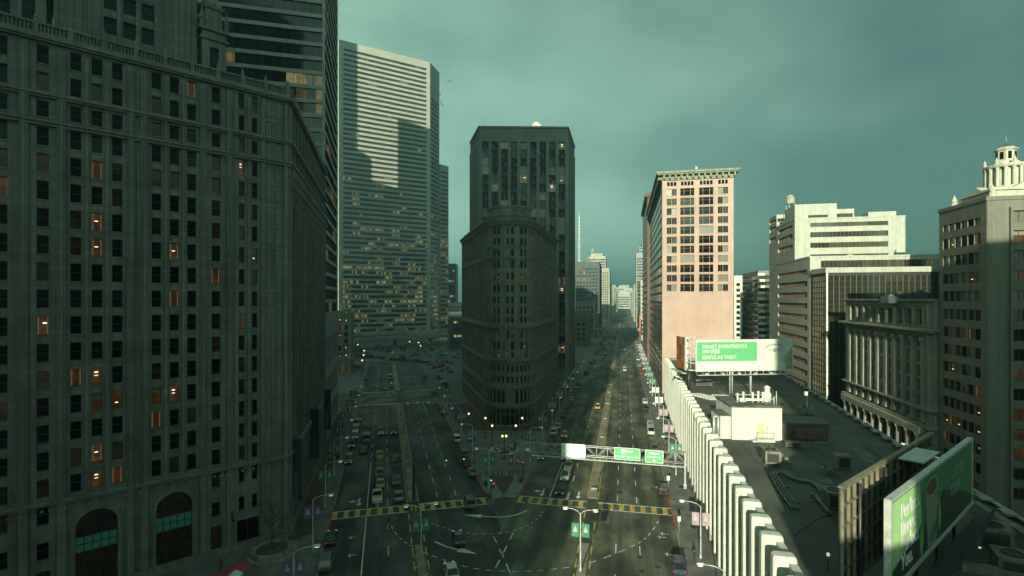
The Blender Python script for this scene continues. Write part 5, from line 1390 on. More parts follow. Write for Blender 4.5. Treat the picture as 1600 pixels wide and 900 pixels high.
RV=[(894,626,'sedan','white',0,'white car high in the parked row on the left of the right avenue'),
 (888,638,'sedan','blue',0,'blue sedan in the parked row on the left of the right avenue'),
 (880,652,'sedan','black',0,'black sedan in the parked row, next to the blue one'),
 (872,669,'sedan','white',0,'white car with a yellow door line parked ahead of the white suv'),
 (865.5,678,'suv','white',0,'white suv parked by the wedge plaza on the right avenue'),
 (861,691,'sedan','black',0,'black sedan parked behind the white suv'),
 (882.5,682,'sedan','yellow',1,'yellow taxi passing the parked cars in the shade'),
 (847,716,'sedan','grey',1,'grey sedan parked under the left end of the sign gantry'),
 (884,717,'sedan','black',1,'black sedan queueing behind the blank sign'),
 (888.5,731,'sedan','white',1,'white sedan with red lights in the queue below the blank sign'),
 (884,747,'pickup','white',1,'white pickup in the queue before the yellow crosswalk'),
 (876,769,'suv','black',1,'black suv first in the queue at the crosswalk'),
 (934,638,'sedan','yellow',1,'yellow taxi in the sunlit lane beside the median'),
 (1036,770,'suv','black',0,'black suv in the right lane beyond the crosswalk'),
 (1060,889,'suv','blue',0,'blue car with a pale rear at the right kerb, lowest in view'),
 (1022,703,'sedan','olive',0,'olive sedan behind the sign gantry on the right'),
 (1017,677,'van','white',0,'white van parked on the right beyond the gantry'),
 (1016,666,'suv','white',0,'white suv parked ahead of the white van'),
 (1009,640,'sedan','black',0,'black sedan parked on the right under the pale banners'),
 (1008,630,'suv','white',0,'white car parked beside the white banners on the right'),
 (1003,584,'sedan','red',0,'red car far up the right kerb'),
 (999,572,'sedan','white',0,'white sedan far up the right kerb'),(997,563,'van','white',0,'farthest white van up the right kerb'),
 (904,602,'sedan','black',0,'black sedan far up the shaded side of the right avenue'),(900,612,'suv','grey',0,'grey suv far up the shaded side of the right avenue')]
for px,py,k,c,bk,lab in RV: pcar(px,py,PHR,k,c,lab,bool(bk),taxi=(c=='yellow'),cat='taxi' if c=='yellow' else 'car',name='taxi' if c=='yellow' else None,group='cars on the right avenue')
cols_=['black']*5+['navy']*3+['grey']*5+['silver']*3+['white']*2+['red','brown','olive']
rnd=random.Random(5); nn=0
for rrow in range(9):
    for i in range(16):
        if rnd.random()<.38: continue
        y=306+rrow*11.5+rnd.uniform(-.6,.6); x=-126+i*9.5+rnd.uniform(-1.5,1.5)+rrow*1.5
        if x>-.1*y+24 : continue
        s_,L_=sl(PHL,x,y)
        if s_<322 and -10<L_<20: continue
        far_car(rnd.choice(['sedan','sedan','suv','van']),rnd.choice(cols_),x,y,R(51.8)+rnd.choice([0,math.pi])+rnd.uniform(-.05,.05),'small car parked in the rows of the distant car park below the tallest tower','cars in the distant car park')
        nn+=1
for px,py in ((671,571),(676,575),(684,574),(690,573),(697,577),(688,580),(702,582),(695,566),(704,568),(680,566)):
    x,y=ground(px,py); far_car(rnd.choice(['sedan','suv']),rnd.choice(['black','navy','red','grey']),x,y,R(35)+rnd.uniform(-.1,.1),'dark car on the open lot left of the rounded corner building','cars on the lot by the corner building')
for i in range(40):
    s=260+i*14+rnd.uniform(-3,3); L=rnd.choice([-18.3,-18.3,-15.8,-12,-8.5,.6,7.0])
    if L in (-8.5,.6) and rnd.random()<.5: continue
    x,y=av(PHR,s,L); far_car(rnd.choice(['sedan','suv','van']),rnd.choice(cols_),x,y,-PHR,'tiny distant car on the right avenue towards the bridge','distant cars on the right avenue')

# ------------------------------------------------------------------ street lamps, banners, signals
M_LAMP=emis('lamp_glow',(1,.92,.62),.30,(.7,.7,.6)); M_GLOBE=emis('globe_glow',(1,.80,.34),.8,(.7,.6,.4))
BAN={'purple':mat('purple_banner',(.14,.07,.17),.8,.1,1),'green':mat('green_banner',(.035,.16,.09),.8,.1,1),'pink':mat('pink_banner',(.30,.20,.24),.8,.1,1),'blue':mat('blue_banner',(.08,.13,.22),.8,.1,1),'white':mat('white_banner',(.5,.56,.56),.8,.1,1)}
M_MARK=mat('banner_mark',(.30,.31,.29),.8,0)
def lamp_meshes():
    p=MB(); p.tube([(0,0,0),(0,0,.5),(0,0,.52),(0,0,7.6)],[.17,.17,.11,.075],8,0,True,False)
    a=MB(); a.tube([(0,0,7.45),(.5,0,7.9),(1.3,0,8.12),(2.2,0,8.15)],.05,6); 
    h=MB(); h.tube([(2.1,0,8.16),(2.35,0,8.19),(2.9,0,8.17),(3.05,0,8.12)],[.07,.17,.18,.06],8); h.box((2.62,0,7.99),(.52,.26,.05),1)
    bn=[]
    for sx in (-1,1):
        b=MB(); b.box((sx*.72,0,5.7),(1.0,.03,1.9)); b.box((sx*.72,-.02,5.5),(.5,.012,.12),1); b.face([(sx*.72-.32,-.022,5.5),(sx*.72+.32,-.022,5.5),(sx*.72,-.022,6.35)],1)
        b.tube([(0,0,6.66),(sx*1.25,0,6.66)],.025,4,2); b.tube([(0,0,4.74),(sx*1.25,0,4.74)],.025,4,2); bn.append(b)
    return p.mesh('pole',[M_STEEL]),a.mesh('arm',[M_STEEL]),h.mesh('lamp_head',[M_STEEL,M_LAMP]),[b.mesh('banner',[BAN['green'],M_MARK,M_BLACK]) for b in bn]
LPm,LAm,LHm,LBm=lamp_meshes()
def lamp(x,y,ph,side,banner,label,group,z=.13):
    # side +1: the arm reaches to the right of the avenue heading
    rz=-ph+(0 if side>0 else math.pi); t=thing('street_lamp',label,'street lamp',(x,y,z),rz,group)
    link('pole',LPm,t); link('arm',LAm,t); link('lamp_head',LHm,t)
    if banner:
        for i,me in enumerate(LBm):
            o=link('banner',me,t); setmat(o,BAN[banner])
            if side<0: o.rotation_euler=(0,0,math.pi)
    return t
ordn=['nearest','second','third','fourth','fifth','sixth','seventh','eighth','ninth','tenth','eleventh','twelfth','thirteenth','fourteenth','fifteenth','sixteenth']
for i,(s,bn) in enumerate(zip([64+16.6*k for k in range(8)],['purple','purple','green','green','purple','green','blue','purple'])):
    x,y=av(PHL,s+1.5,-10.6); lamp(x,y,PHL,1,bn,ordn[i]+' street lamp along the left pavement, carrying '+bn+' banners','street lamps on the left pavement')
for i,(d,bn) in enumerate(((100,'green'),(121,'blue'),(140,'purple'),(158,'blue'),(174,'green'))):
    x,y=av(PHL,d*.97+ -3.5*-1,20.2); lamp(x,y,PHL,-1,bn,ordn[i]+' street lamp on the plaza side of the left avenue, with '+bn+' banners','street lamps on the plaza, left avenue side')
for i,(d,bn) in enumerate(((104,'purple'),(122,'green'),(141,'purple'),(160,'blue'),(179,'green'),(198,'blue'),(216,'green'),(235,'purple'),(254,'green'))):
    x,y=av(PHR,d*.977-2,-21.2); lamp(x,y,PHR,1,bn,ordn[i]+' street lamp on the shaded side of the right avenue, with '+bn+' banners','street lamps on the shaded side of the right avenue')
for i,(d,bn) in enumerate([(56.7,None),(74.7,'pink'),(110,'green'),(127,'pink'),(145,'pink'),(163,'white'),(181,'white'),(200,'green'),(218,'green'),(237,'green'),(256,'green'),(275,'pink'),(294,'pink'),(313,'green'),(332,'pink'),(351,'pink')]):
    x,y=av(PHR,d*.977+d*.219*.2137+2.2*0,11.3 if i else 12.2); x,y=av(PHR,(d+11.3*.2137)/.9769,11.0); lamp(x,y,PHR,-1,bn,ordn[i]+' street lamp along the sunlit right pavement, '+('with '+bn+' banners' if bn else 'without banners'),'street lamps on the right pavement')
def twin_lamp(x,y,ph,bn,label,group=None):
    t=thing('twin_lamp',label,'street lamp',(x,y,.13),-ph,group)
    p=MB(); p.tube([(0,0,0),(0,0,.5),(0,0,.52),(0,0,8.1)],[.17,.17,.11,.08],8,0,True,False); link('pole',p.mesh('pole',[M_STEEL]),t)
    for sx in (-1,1):
        a=MB(); a.tube([(0,0,7.9),(sx*.4,0,8.35),(sx*1.1,0,8.6),(sx*1.7,0,8.62)],.05,6); link('arm',a.mesh('arm',[M_STEEL]),t)
        h=MB(); h.tube([(sx*1.6,0,8.63),(sx*1.85,0,8.66),(sx*2.35,0,8.63),(sx*2.5,0,8.58)],[.07,.17,.18,.06],8); h.box((sx*2.1,0,8.46),(.5,.26,.05),1); link('lamp_head',h.mesh('lamp_head',[M_STEEL,M_LAMP]),t)
    for me in LBm: o=link('banner',me,t); setmat(o,BAN[bn])
twin_lamp(*ground(907,894),PHR,'green','twin-armed median lamp with green banners, half in sunlight'); twin_lamp(*ground(658,884),PHL,'green','twin-armed median lamp on the left avenue, below the yellow crosswalk')
# globe lamps on the wedge plaza
for i,(px,py,tw,lab) in enumerate(((758.5,686,0,'rear left globe lamp on the wedge plaza, beside the prow'),(816,686,0,'rear right globe lamp on the wedge plaza, beside the prow'),(769,700,0,'front left globe lamp on the wedge plaza'),(806,700,0,'front right globe lamp on the wedge plaza'),(788,719,1,'twin globe lamp on the wedge plaza, nearest the tip'),(732.5,678,0,'globe lamp out on the left avenue side of the plaza'))):
    x,y=ground(px,py); t=thing('globe_lamp',lab,'lamp',(x,y,.13),0,'globe lamps on the plaza'); p=MB(); p.lathe((0,0,0),[(.35,0),(.35,.25),(.2,.5),(.1,.7),(.08,5.2),(.16,5.3)],8); link('pole',p.mesh('pole',[M_BLACK]),t)
    for sx in ((-.45,.45) if tw else (0,)):
        q=MB(); q.lathe((sx,0,5.25),[(.05,0),(.22,.1),(.27,.28),(.2,.5),(.02,.6)],10,0,True); link('globe',q.mesh('globe',[M_GLOBE]),t)
    if tw:
        q=MB(); q.tube([(-.5,0,5.2),(.5,0,5.2)],.04,4); q.box((0,0,1.6),(2.1,.12,.3)); link('crossbar',q.mesh('crossbar',[M_BLACK]),t)
# lamps of the side street and the car park
for i,(px,d) in enumerate(((1255,150),(1283,128),(1333,108),(1366,100),(1398,94))):
    x,y=av(PHR,(d)/.9769+9,58.5); lamp(x,y,PHR,-1,None,['farthest','fourth','third','second','nearest'][i]+' street lamp along the bank side of the side street','street lamps of the side street')
for i,(px,d) in enumerate(((1180,190),(1222,150),(1275,130))):
    x,y=av(PHR,d/.9769+10,44.3); lamp(x,y,PHR,1,'green' if i==2 else 'white',['farthest','middle','nearest'][i]+' bannered street lamp just beyond the low roof edge','street lamps beyond the low roof')
for i,(px,d) in enumerate(((569,291),(568,268),(566,245),(640,352),(654,345),(657,322),(559,330))):
    x,y=col(px,d); t=thing('yard_lamp',['middle yellow lamp of three over the far left avenue kerb','nearer yellow lamp of three over the far left avenue kerb','nearest yellow lamp by the far left avenue kerb','left yellow lamp over the car park rows','right yellow lamp over the car park rows','nearer right yellow lamp over the car park','dim yellow lamp at the left end of the car park'][i],'lamp',(x,y,0)); p=MB(); p.tube([(0,0,0),(0,0,8.3)],[.12,.08],6); link('pole',p.mesh('pole',[M_BLACK]),t)
    q=MB(); q.lathe((0,0,8.2),[(.1,0),(.42,.2),(.42,.5),(.05,.75)],8); link('lamp_head',q.mesh('lamp_head',[M_GLOBE]),t)
# traffic signals
M_GRN=emis('green_signal',(.08,1,.3),.9,(.05,.3,.1)); M_REDS=emis('red_signal',(1,.05,.03),.9,(.3,.02,.02))
def sig_head(m,x,y,z,lit,rz):
    m.box((x,y,z),(.36,.3,1.05),0,rz)
    for k,c in enumerate((2,3,1)):
        pass
    ox,oy=math.sin(rz)*.17,-math.cos(rz)*.17
    m.lathe((x+ox,y+oy,z+(-.34 if lit==1 else .34)-.1),[(.02,0),(.14,.05),(.14,.15),(.02,.2)],8,lit)
def signal(px,py,h,ph,lit,label,arm=None,side=-1,lit2=None):
    x,y=ground(px,py); t=thing('traffic_signal',label,'traffic light',(x,y,.13))
    p=MB(); p.tube([(x,y,.1),(x,y,h)],[.1,.07],6); p.build('pole',M_BLACK,t)
    if arm:
        for i,a in enumerate(arm):
            if i==0: 
                m=MB(); ex,ey=x+side*math.cos(ph)*max(arm),y-side*math.sin(ph)*max(arm); m.tube([(x,y,h-.2),(ex,ey,h)],[.07,.05],6); m.build('arm',M_BLACK,t)
            m=MB(); sig_head(m,x+side*math.cos(ph)*a,y-side*math.sin(ph)*a-.1,h-.8,lit,-ph); m.build('signal_head',[M_BLACK,M_GRN,M_REDS],t)
    else:
        m=MB(); sig_head(m,x,y-.15,h-.4,lit,-ph); m.build('signal_head',[M_BLACK,M_GRN,M_REDS],t)
        if lit2: m=MB(); sig_head(m,x+.5,y-.15,h-1.7,lit2,-ph); m.build('signal_head',[M_BLACK,M_GRN,M_REDS],t)
signal(767,778,4.2,PHL,1,'traffic light post at the plaza tip showing green and red',None,-1,2)
signal(741,752,6.0,PHL,1,'traffic light on a long arm over the left avenue',[5.8,2.2])
signal(612,617,5.5,PHL,1,'traffic light post on the median at the far crosswalk')
signal(817,755,4.5,PHR,2,'dark traffic light post on the right edge of the plaza')
# ------------------------------------------------------------------ sign gantries
M_GSIGN=mat('green_road_sign',(.07,.36,.13),.45,.04,1); M_TXT=mat('white_sign_letters',(.70,.74,.68),.5,0); M_TXTG=mat('pale_sign_letters',(.60,.72,.58),.5,0)
def truss(mb,o,u,L,z0,z1,dp,step=2.2,r=.075):
    n=(u[1],-u[0])
    P=lambda a,z,k:(o[0]+u[0]*a+n[0]*k,o[1]+u[1]*a+n[1]*k,z)
    for k in (0,dp):
        for z in (z0,z1): mb.tube([P(0,z,k),P(L,z,k)],r,5)
        q=int(L/step)
        for i in range(q+1):
            a=L*i/q; mb.tube([P(a,z0,k),P(a,z1,k)],r*.6,4)
            if i<q: mb.tube([P(a,z1 if i%2 else z0,k),P(L*(i+1)/q,z0 if i%2 else z1,k)],r*.55,4)
    for i in range(int(L/step)+1):
        a=L*i/int(L/step); mb.tube([P(a,z1,0),P(a,z1,dp)],r*.5,4); mb.tube([P(a,z0,0),P(a,z0,dp)],r*.5,4)
g0,g1=ground(804,741),ground(1070.5,764)
gl=math.hypot(g1[0]-g0[0],g1[1]-g0[1]); gu=((g1[0]-g0[0])/gl,(g1[1]-g0[1])/gl); gn=(gu[1],-gu[0])
gt=thing('sign_gantry','long truss gantry over the right avenue carrying one blank and two green road signs','sign gantry',(g0[0],g0[1],0))
m=MB(); truss(m,lin(g0,gu,-.3),gu,gl+.6,5.0,7.0,-1.1); m.build('truss',M_STEEL,gt)
for p in (g0,g1):
    m=MB(); m.tube([(p[0],p[1],0),(p[0],p[1],.9),(p[0],p[1],.92),(p[0],p[1],7.3)],[.34,.34,.22,.2],10,0,True,False); m.build('post',M_BLACK if p is g0 else M_STEEL,gt)
m=MB(); m.fbox(g0,gu,4,gl,4.55,4.65,.2,.9); 
for i in range(24):
    a=5+(gl-6)*i/24; m.fbox(g0,gu,a,a+.06,4.65,5.2,.75,.8)
m.build('walkway',M_STEEL,gt)
def gpos(px): # distance along the gantry seen at a pixel column
    k=(px-800)/800; return (k*g0[1]-g0[0])/(gu[0]-k*gu[1])
def gsign(pa,pb,z0,z1,lines,label,mt):
    a,b=gpos(pa),gpos(pb); m=MB(); m.fbox(g0,gu,a,b,z0,z1,.32,.40)
    s=m.build('sign_panel',mt,gt); s['label']=label
    fr=MB(); e=.09
    for x0,x1,zz0,zz1 in ((a,b,z1-e,z1),(a,b,z0,z0+e),(a,a+e,z0+e,z1-e),(b-e,b,z0+e,z1-e)): fr.fbox(g0,gu,x0,x1,zz0,zz1,.401,.42)
    f=fr.build('sign_border',M_TXTG,s) if False else None
    if lines:
        me=fr.mesh('sign_border',[M_TXTG],tuple(gt['_o'])); link('sign_border',me,s)
        for tx,sz,fx,fz in lines:
            x,y=lin(g0,gu,a+(b-a)*fx,.405); M=face_matrix((x-gt['_o'][0],y-gt['_o'][1]),gu,z0+(z1-z0)*fz); text(tx,sz,M_TXT,s,'lettering',M,'CENTER',.012,.012)
    return s,a,b
gsign(877.5,915,4.75,7.55,None,'blank white back of a sign panel',mat('white_sign_panel',(.78,.77,.72),.6,.03))
s,a,b=gsign(960,1000,5.0,7.5,[('WEST',.62,.60,.62),('Brannon City Center',.56,.5,.22)],'wide green direction sign',M_GSIGN)
sh=MB(); 
x0=a+(b-a)*.36; sh.fbox(g0,gu,x0-.45,x0+.45,6.45,7.15,.402,.42); sh.fbox(g0,gu,x0-.28,x0+.28,6.25,6.45,.402,.42); link('route_shield',sh.mesh('route_shield',[M_TXTG],tuple(gt['_o'])),s)
s,a,b=gsign(1008,1036,4.85,7.4,[('E Mission',.55,.5,.68),('Hawthorne',.55,.5,.40)],'narrower green direction sign with a down arrow',M_GSIGN)
ar=MB(); xm=(a+b)/2; P=lambda q,z:(*lin(g0,gu,q,.415),z)
ar.face([P(xm-.3,5.4),P(xm,5.05),P(xm+.3,5.4)]); ar.face([P(xm-.09,5.4),P(xm+.09,5.4),P(xm+.09,5.62),P(xm-.09,5.62)]); link('arrow_mark',ar.mesh('arrow_mark',[M_TXT],tuple(gt['_o'])),s)
# bare half gantry on the left avenue median
h0=ground(646.5,783); hu=(math.cos(PHL),-math.sin(PHL)); ht=thing('half_gantry','short dark truss gantry reaching from the left avenue median over the queue','sign gantry',(h0[0],h0[1],0))
m=MB(); m.tube([(h0[0],h0[1],0),(h0[0],h0[1],7.2)],[.3,.24],10,0,True,False); m.build('post',M_BLACK,ht)
m=MB(); truss(m,lin(h0,hu,-6.6),hu,6.9,4.9,6.9,-1.0,1.6); m.build('truss',mat('dull_steel',(.12,.12,.115),.6,.1,1,metal=.2),ht)
# ------------------------------------------------------------------ billboards on the low roof
ZR=14.62
M_ADG=mat('green_ad_print',(.085,.34,.14),.5,.03,1); M_ADW=mat('white_ad_print',(.52,.52,.48),.5,.03,.6); M_ADGR=mat('grey_green_print',(.42,.50,.42),.5,.3,.25); M_ADDK=mat('dark_ad_print',(.05,.06,.04),.5,.1,.5)
M_SKIN=mat('pale_portrait_print',(.50,.49,.44),.5,.10,.35)
def board_frame(mb,o,u,L,z0,z1,n0,n1,step=2.4):
    k=int(L/step)
    for i in range(k+1):
        a=L*i/k; mb.fbox(o,u,max(0,a-.09),min(L,a+.09),z0,z1,n0,n1)
    for z in (z0,(z0+z1)/2,z1-.16): mb.fbox(o,u,0,L,z,z+.16,n0+.01,n1-.01)
def flatpoly(mb,o,u,pts,k,m=0,):
    mb.face([(*lin(o,u,a,k),z) for a,z in pts],m)
def ell(cx,cz,rx,rz,n=20,a0=0,a1=2*math.pi): return [(cx+rx*math.cos(a0+(a1-a0)*i/n),cz+rz*math.sin(a0+(a1-a0)*i/n)) for i in range(n+(0 if a1-a0>6.2 else 1))]
# -- the bank advert
b0=col(1088,124.5); b1=col(1238,127.0); bl=math.hypot(b1[0]-b0[0],b1[1]-b0[1]); bu=((b1[0]-b0[0])/bl,(b1[1]-b0[1])/bl)
bz0,bz1=20.6,27.7
bt=thing('bank_billboard','large green and white billboard reading SMART INVESTMENTS NO FEES on the low roof','billboard',(b0[0],b0[1],ZR))
m=MB(); m.fbox(b0,bu,0,bl,bz0,bz1,-.12,0); bp=m.build('panel',M_ADW,bt)
m=MB(); flatpoly(m,b0,bu,[(.15,bz0+2.15),(15.6,bz0+2.15),(15.6,bz1-.25),(.15,bz1-.25)],.012); link('green_field',m.mesh('green_field',[M_ADG],tuple(bt['_o'])),bp)
def btext(tx,sz,a,z,mt,bold=.02,k=.02,o=b0,u=bu,root=bt,par=bp,sh=0.0):
    x,y=lin(o,u,a,k); return text(tx,sz,mt,par,'lettering',face_matrix((x-root['_o'][0],y-root['_o'][1]),u,z-root['_o'][2]),'LEFT',.01,bold,sh)
btext('SMART INVESTMENTS',1.18,1.55,bz1-1.75,M_ADW,.035); btext('NO FEES',1.18,1.55,bz1-2.95,M_ADW,.035); btext('SIMPLE AS THAT.',1.18,1.55,bz0+2.75,M_ADW,.035)
btext('Estrewise',1.15,6.6,bz0+.65,mat('faint_grey_print',(.45,.50,.42),.5,0),.0); btext('The smart way to invest',.42,1.0,bz0+1.0,mat('faint_grey_print',(.45,.50,.42),.5,0))
m=MB(); flatpoly(m,b0,bu,[(15.75,bz0+.1),(bl-.1,bz0+.1),(bl-.1,bz1-.2),(15.75,bz1-.2)],.012,0)
po=link('portrait',m.mesh('portrait',[M_SKIN],tuple(bt['_o'])),bp)
m=MB()
flatpoly(m,b0,bu,ell(20.2,bz1-2.35,1.7,.55),.018,0); flatpoly(m,b0,bu,ell(20.2,bz1-2.4,.5,.5),.022,1)
flatpoly(m,b0,bu,[(17.6,bz1-2.1),(18.4,bz1-1.5),(19.6,bz1-1.15),(21.4,bz1-1.2),(22.4,bz1-1.7),(22.5,bz1-1.5),(21.4,bz1-.85),(19.4,bz1-.8),(18.1,bz1-1.2)],.02,1)
flatpoly(m,b0,bu,[(bl-.1,bz0+.1),(bl-.1,bz1-1.3),(bl-.9,bz1-2.6),(bl-1.7,bz0+3.4),(bl-2.3,bz0+2.0),(bl-1.6,bz0+1.3),(bl-1.9,bz0+.1)],.016,2)
link('portrait_features',m.mesh('portrait_features',[mat('eye_print',(.38,.40,.36),.5,.1,1),mat('brow_print',(.24,.26,.22),.5,.1,1),mat('hair_print',(.24,.26,.20),.5,.3,.6)],tuple(bt['_o'])),bp)
m=MB(); m.fbox(b0,bu,-.15,bl+.15,bz1,bz1+.35,-.5,.05); m.fbox(b0,bu,-.15,bl+.15,bz0-.3,bz0,-.3,.1); m.fbox(b0,bu,-.15,0,bz0,bz1,-.3,.1); m.fbox(b0,bu,bl,bl+.15,bz0,bz1,-.3,.1)
m.build('frame',M_WHITEP,bt)
m=MB(); m.fbox(b0,bu,0,bl,bz0-1.15,bz0-1.02,.1,1.1); 
for i in range(17): a=bl*i/16; m.fbox(b0,bu,max(a-.05,0),a+.05,bz0-1.02,bz0-.3,.15,.25)
for i in range(6): a=bl*(i+.5)/6; m.fbox(b0,bu,a-.35,a+.35,bz0-.95,bz0-.55,.9,1.3)
m.build('catwalk',M_STEEL,bt)
for a in (9.0,9.6,14.4):
    x,y=lin(b0,bu,a,-.8); q=MB(); q.tube([(x,y,ZR-.05),(x,y,bz0+3)],.16 if a<14 else .28,10); q.build('leg',M_STEEL,bt)
m=MB(); board_frame(m,b0,bu,bl,bz0,bz1,-.5,-.13); m.build('back_frame',M_STEEL,bt)
# second board facing up the street, seen edge-on
e0=col(1057,133); e1=col(1078,124); el=math.hypot(e1[0]-e0[0],e1[1]-e0[1]); eu=((e1[0]-e0[0])/el,(e1[1]-e0[1])/el)
et=thing('edge_billboard','narrow billboard seen from its edge with a brown picture, left of the green bank advert','billboard',(e0[0],e0[1],ZR))
en=(eu[1],-eu[0])
m=MB(); m.fbox(e0,eu,0,el*.62,20.4,28.4,-.2,0); m.build('panel',mat('brown_picture',(.30,.11,.04),.5,.6,.35,c2=(.02,.016,.014)),et)
m=MB(); m.fbox(e0,eu,el*.62,el*.7,20.3,28.5,-.6,.05); truss(m,lin(e0,eu,el*.7,-.1),eu,el*.3,20.6,28.0,-1.2,1.6,.09); 
for i in range(5): m.fbox(e0,eu,el*.7,el,20.6+1.75*i,20.72+1.75*i,-1.3,-.1)
m.build('frame',M_WHITEP,et)
x,y=lin(e0,eu,el*.7,-.8); m=MB(); m.tube([(x,y,ZR-.05),(x,y,21)],.35,10); m.build('leg',M_BLACK,et)
m=MB(); m.fbox(e0,eu,-1,el*.8,19.6,19.8,.1,1.2); m.build('catwalk',M_STEEL,et)
# -- the coffee advert (foreground right)
q0,q1=(25.7,34.7),(44.9,50.0); ql=math.hypot(q1[0]-q0[0],q1[1]-q0[1]); qu=((q1[0]-q0[0])/ql,(q1[1]-q0[1])/ql); qz0,qz1=18.2,24.2
ct=thing('coffee_billboard','green coffee billboard with a pale cup, nearest on the low roof','billboard',(q0[0],q0[1],ZR))
M_CG1=mat('shaded_green_print',(.04,.15,.06),.5,.04,.6); M_CG2=mat('sunlit_green_print',(.30,.50,.22),.5,.06,.4)  # sun on the left part, shade on the rest, put into the greens
m=MB(); m.fbox(q0,qu,0,ql,qz0,qz1,-.12,0); cp=m.build('panel',M_CG1,ct)
m=MB()
flatpoly(m,q0,qu,[(.12,qz0+.1),(6.9,qz0+.1),(7.3,qz0+2.6),(.12,qz0+1.2)],.01,1); flatpoly(m,q0,qu,[(.12,qz0+1.2),(7.3,qz0+2.6),(6.8,qz1-.15),(.12,qz1-.15)],.01,0)
flatpoly(m,q0,qu,[(6.9,qz0+.1),(ql-.2,qz0+.1),(ql-.2,qz0+.9),(17,qz0+3.0),(13.5,qz0+3.7),(11.6,qz0+2.4),(7.2,qz0+2.0)],.012,1)
link('colour_field',m.mesh('colour_field',[M_CG2,mat('coffee_shade_print',(.022,.028,.014),.5,.1,.6)],tuple(ct['_o'])),cp)
m=MB()
flatpoly(m,q0,qu,[(8.3,qz1-1.5),(9.0,qz0+.1),(11.6,qz0+.1),(12.0,qz1-.9)],.02,0)
flatpoly(m,q0,qu,ell(10.15,qz1-1.15,1.85,.82),.024,1); flatpoly(m,q0,qu,ell(10.15,qz1-1.2,1.55,.62),.028,2)
flatpoly(m,q0,qu,[(9.0,qz0+.6),(10.2,qz0+1.6),(11.7,qz0+1.9),(11.65,qz0+.9),(10.4,qz0+.4)],.026,3)
link('cup_picture',m.mesh('cup_picture',[mat('cup_print',(.20,.19,.15),.5,.15,.4),mat('cup_rim_print',(.26,.24,.19),.5,.05,1),mat('coffee_print',(.09,.045,.02),.5,.1,1),M_CG1],tuple(ct['_o'])),cp)
m=MB(); flatpoly(m,q0,qu,ell(7.2,qz0+1.3,.5,1.15),.03,0); flatpoly(m,q0,qu,ell(12.4,qz0+1.9,.35,1.3),.03,0); link('leaf_picture',m.mesh('leaf_picture',[mat('bright_leaf_print',(.08,.36,.08),.5,.05,1)],tuple(ct['_o'])),cp)
for tx,z in (('Perfect.',qz1-1.75),('Brew.',qz1-3.0),('Perfect',qz1-4.2),('You.',qz1-5.35)): btext(tx,1.5,2.1,z,M_ADW,.05,.02,q0,qu,ct,cp)
M_KC=mat('muted_letter_print',(.16,.19,.16),.5,0)
btext('KORNER',1.35,16.0,qz1-2.1,M_KC,.03,.02,q0,qu,ct,cp); btext("CUP'D",1.35,16.2,qz1-3.5,M_KC,.03,.02,q0,qu,ct,cp)
m=MB(); m.fbox(q0,qu,-.25,ql+.25,qz1,qz1+.22,-.35,.08); m.fbox(q0,qu,-.28,0,qz0-.3,qz1,-.35,.08); m.fbox(q0,qu,ql,ql+.2,qz0-.3,qz1,-.35,.06); m.fbox(q0,qu,-.25,ql+.25,qz0-.3,qz0,-.35,.08); m.build('frame',M_STEEL,ct)
m=MB(); m.fbox(q0,qu,2,ql+1,qz0-1.3,qz0-1.15,.3,1.5); m.fbox(q0,qu,2,ql+1,qz0-1.0,qz0-.3,1.44,1.5); m.build('catwalk',M_BLACK,ct)
for a in (2,8,14,20): x,y=lin(q0,qu,a,-.5); m=MB(); m.tube([(x,y,ZR-.05),(x,y,qz1-.2)],.14,6); m.build('leg',M_BLACK,ct)
# its twin, seen from behind
r0=(24.0,37.4); rl=24.3
rt=thing('reverse_billboard','back of a dark billboard with a lit steel grid, behind the coffee billboard','billboard',(r0[0],r0[1],ZR))
m=MB(); m.fbox(r0,qu,0,rl,qz0-1.8,qz1,-.12,0); m.build('panel',mat('dark_board_back',(.03,.03,.028),.8,.2,.5),rt)
m=MB()
for a in (.0,1.25,2.45,3.7,5.0,6.3,7.6,9.2,11,13,15,17,19,21,23.8): m.fbox(r0,qu,a,a+.12,qz0-1.8,qz1,.0,.2)
for z in (qz0-1.7,qz0-.1,qz0+1.5,qz0+3.1,qz0+4.6,qz1-.16): m.fbox(r0,qu,0,rl,z,z+.12,.02,.2)
m.fbox(r0,qu,-.1,rl+.1,qz1,qz1+.14,-.14,.22); m.build('back_frame',mat('tan_steel',(.17,.15,.10),.6,.15,1,metal=.1),rt)
for a in (3,9,15,21): x,y=lin(r0,qu,a,.3); m=MB(); m.tube([(x,y,ZR-.05),(x,y,qz1-.3)],.14,6); m.build('leg',M_BLACK,rt)
m=MB(); m.fbox(r0,qu,12,17,qz1-.15,qz1-.02,.4,2.2); m.build('top_plate',M_STEEL,rt)

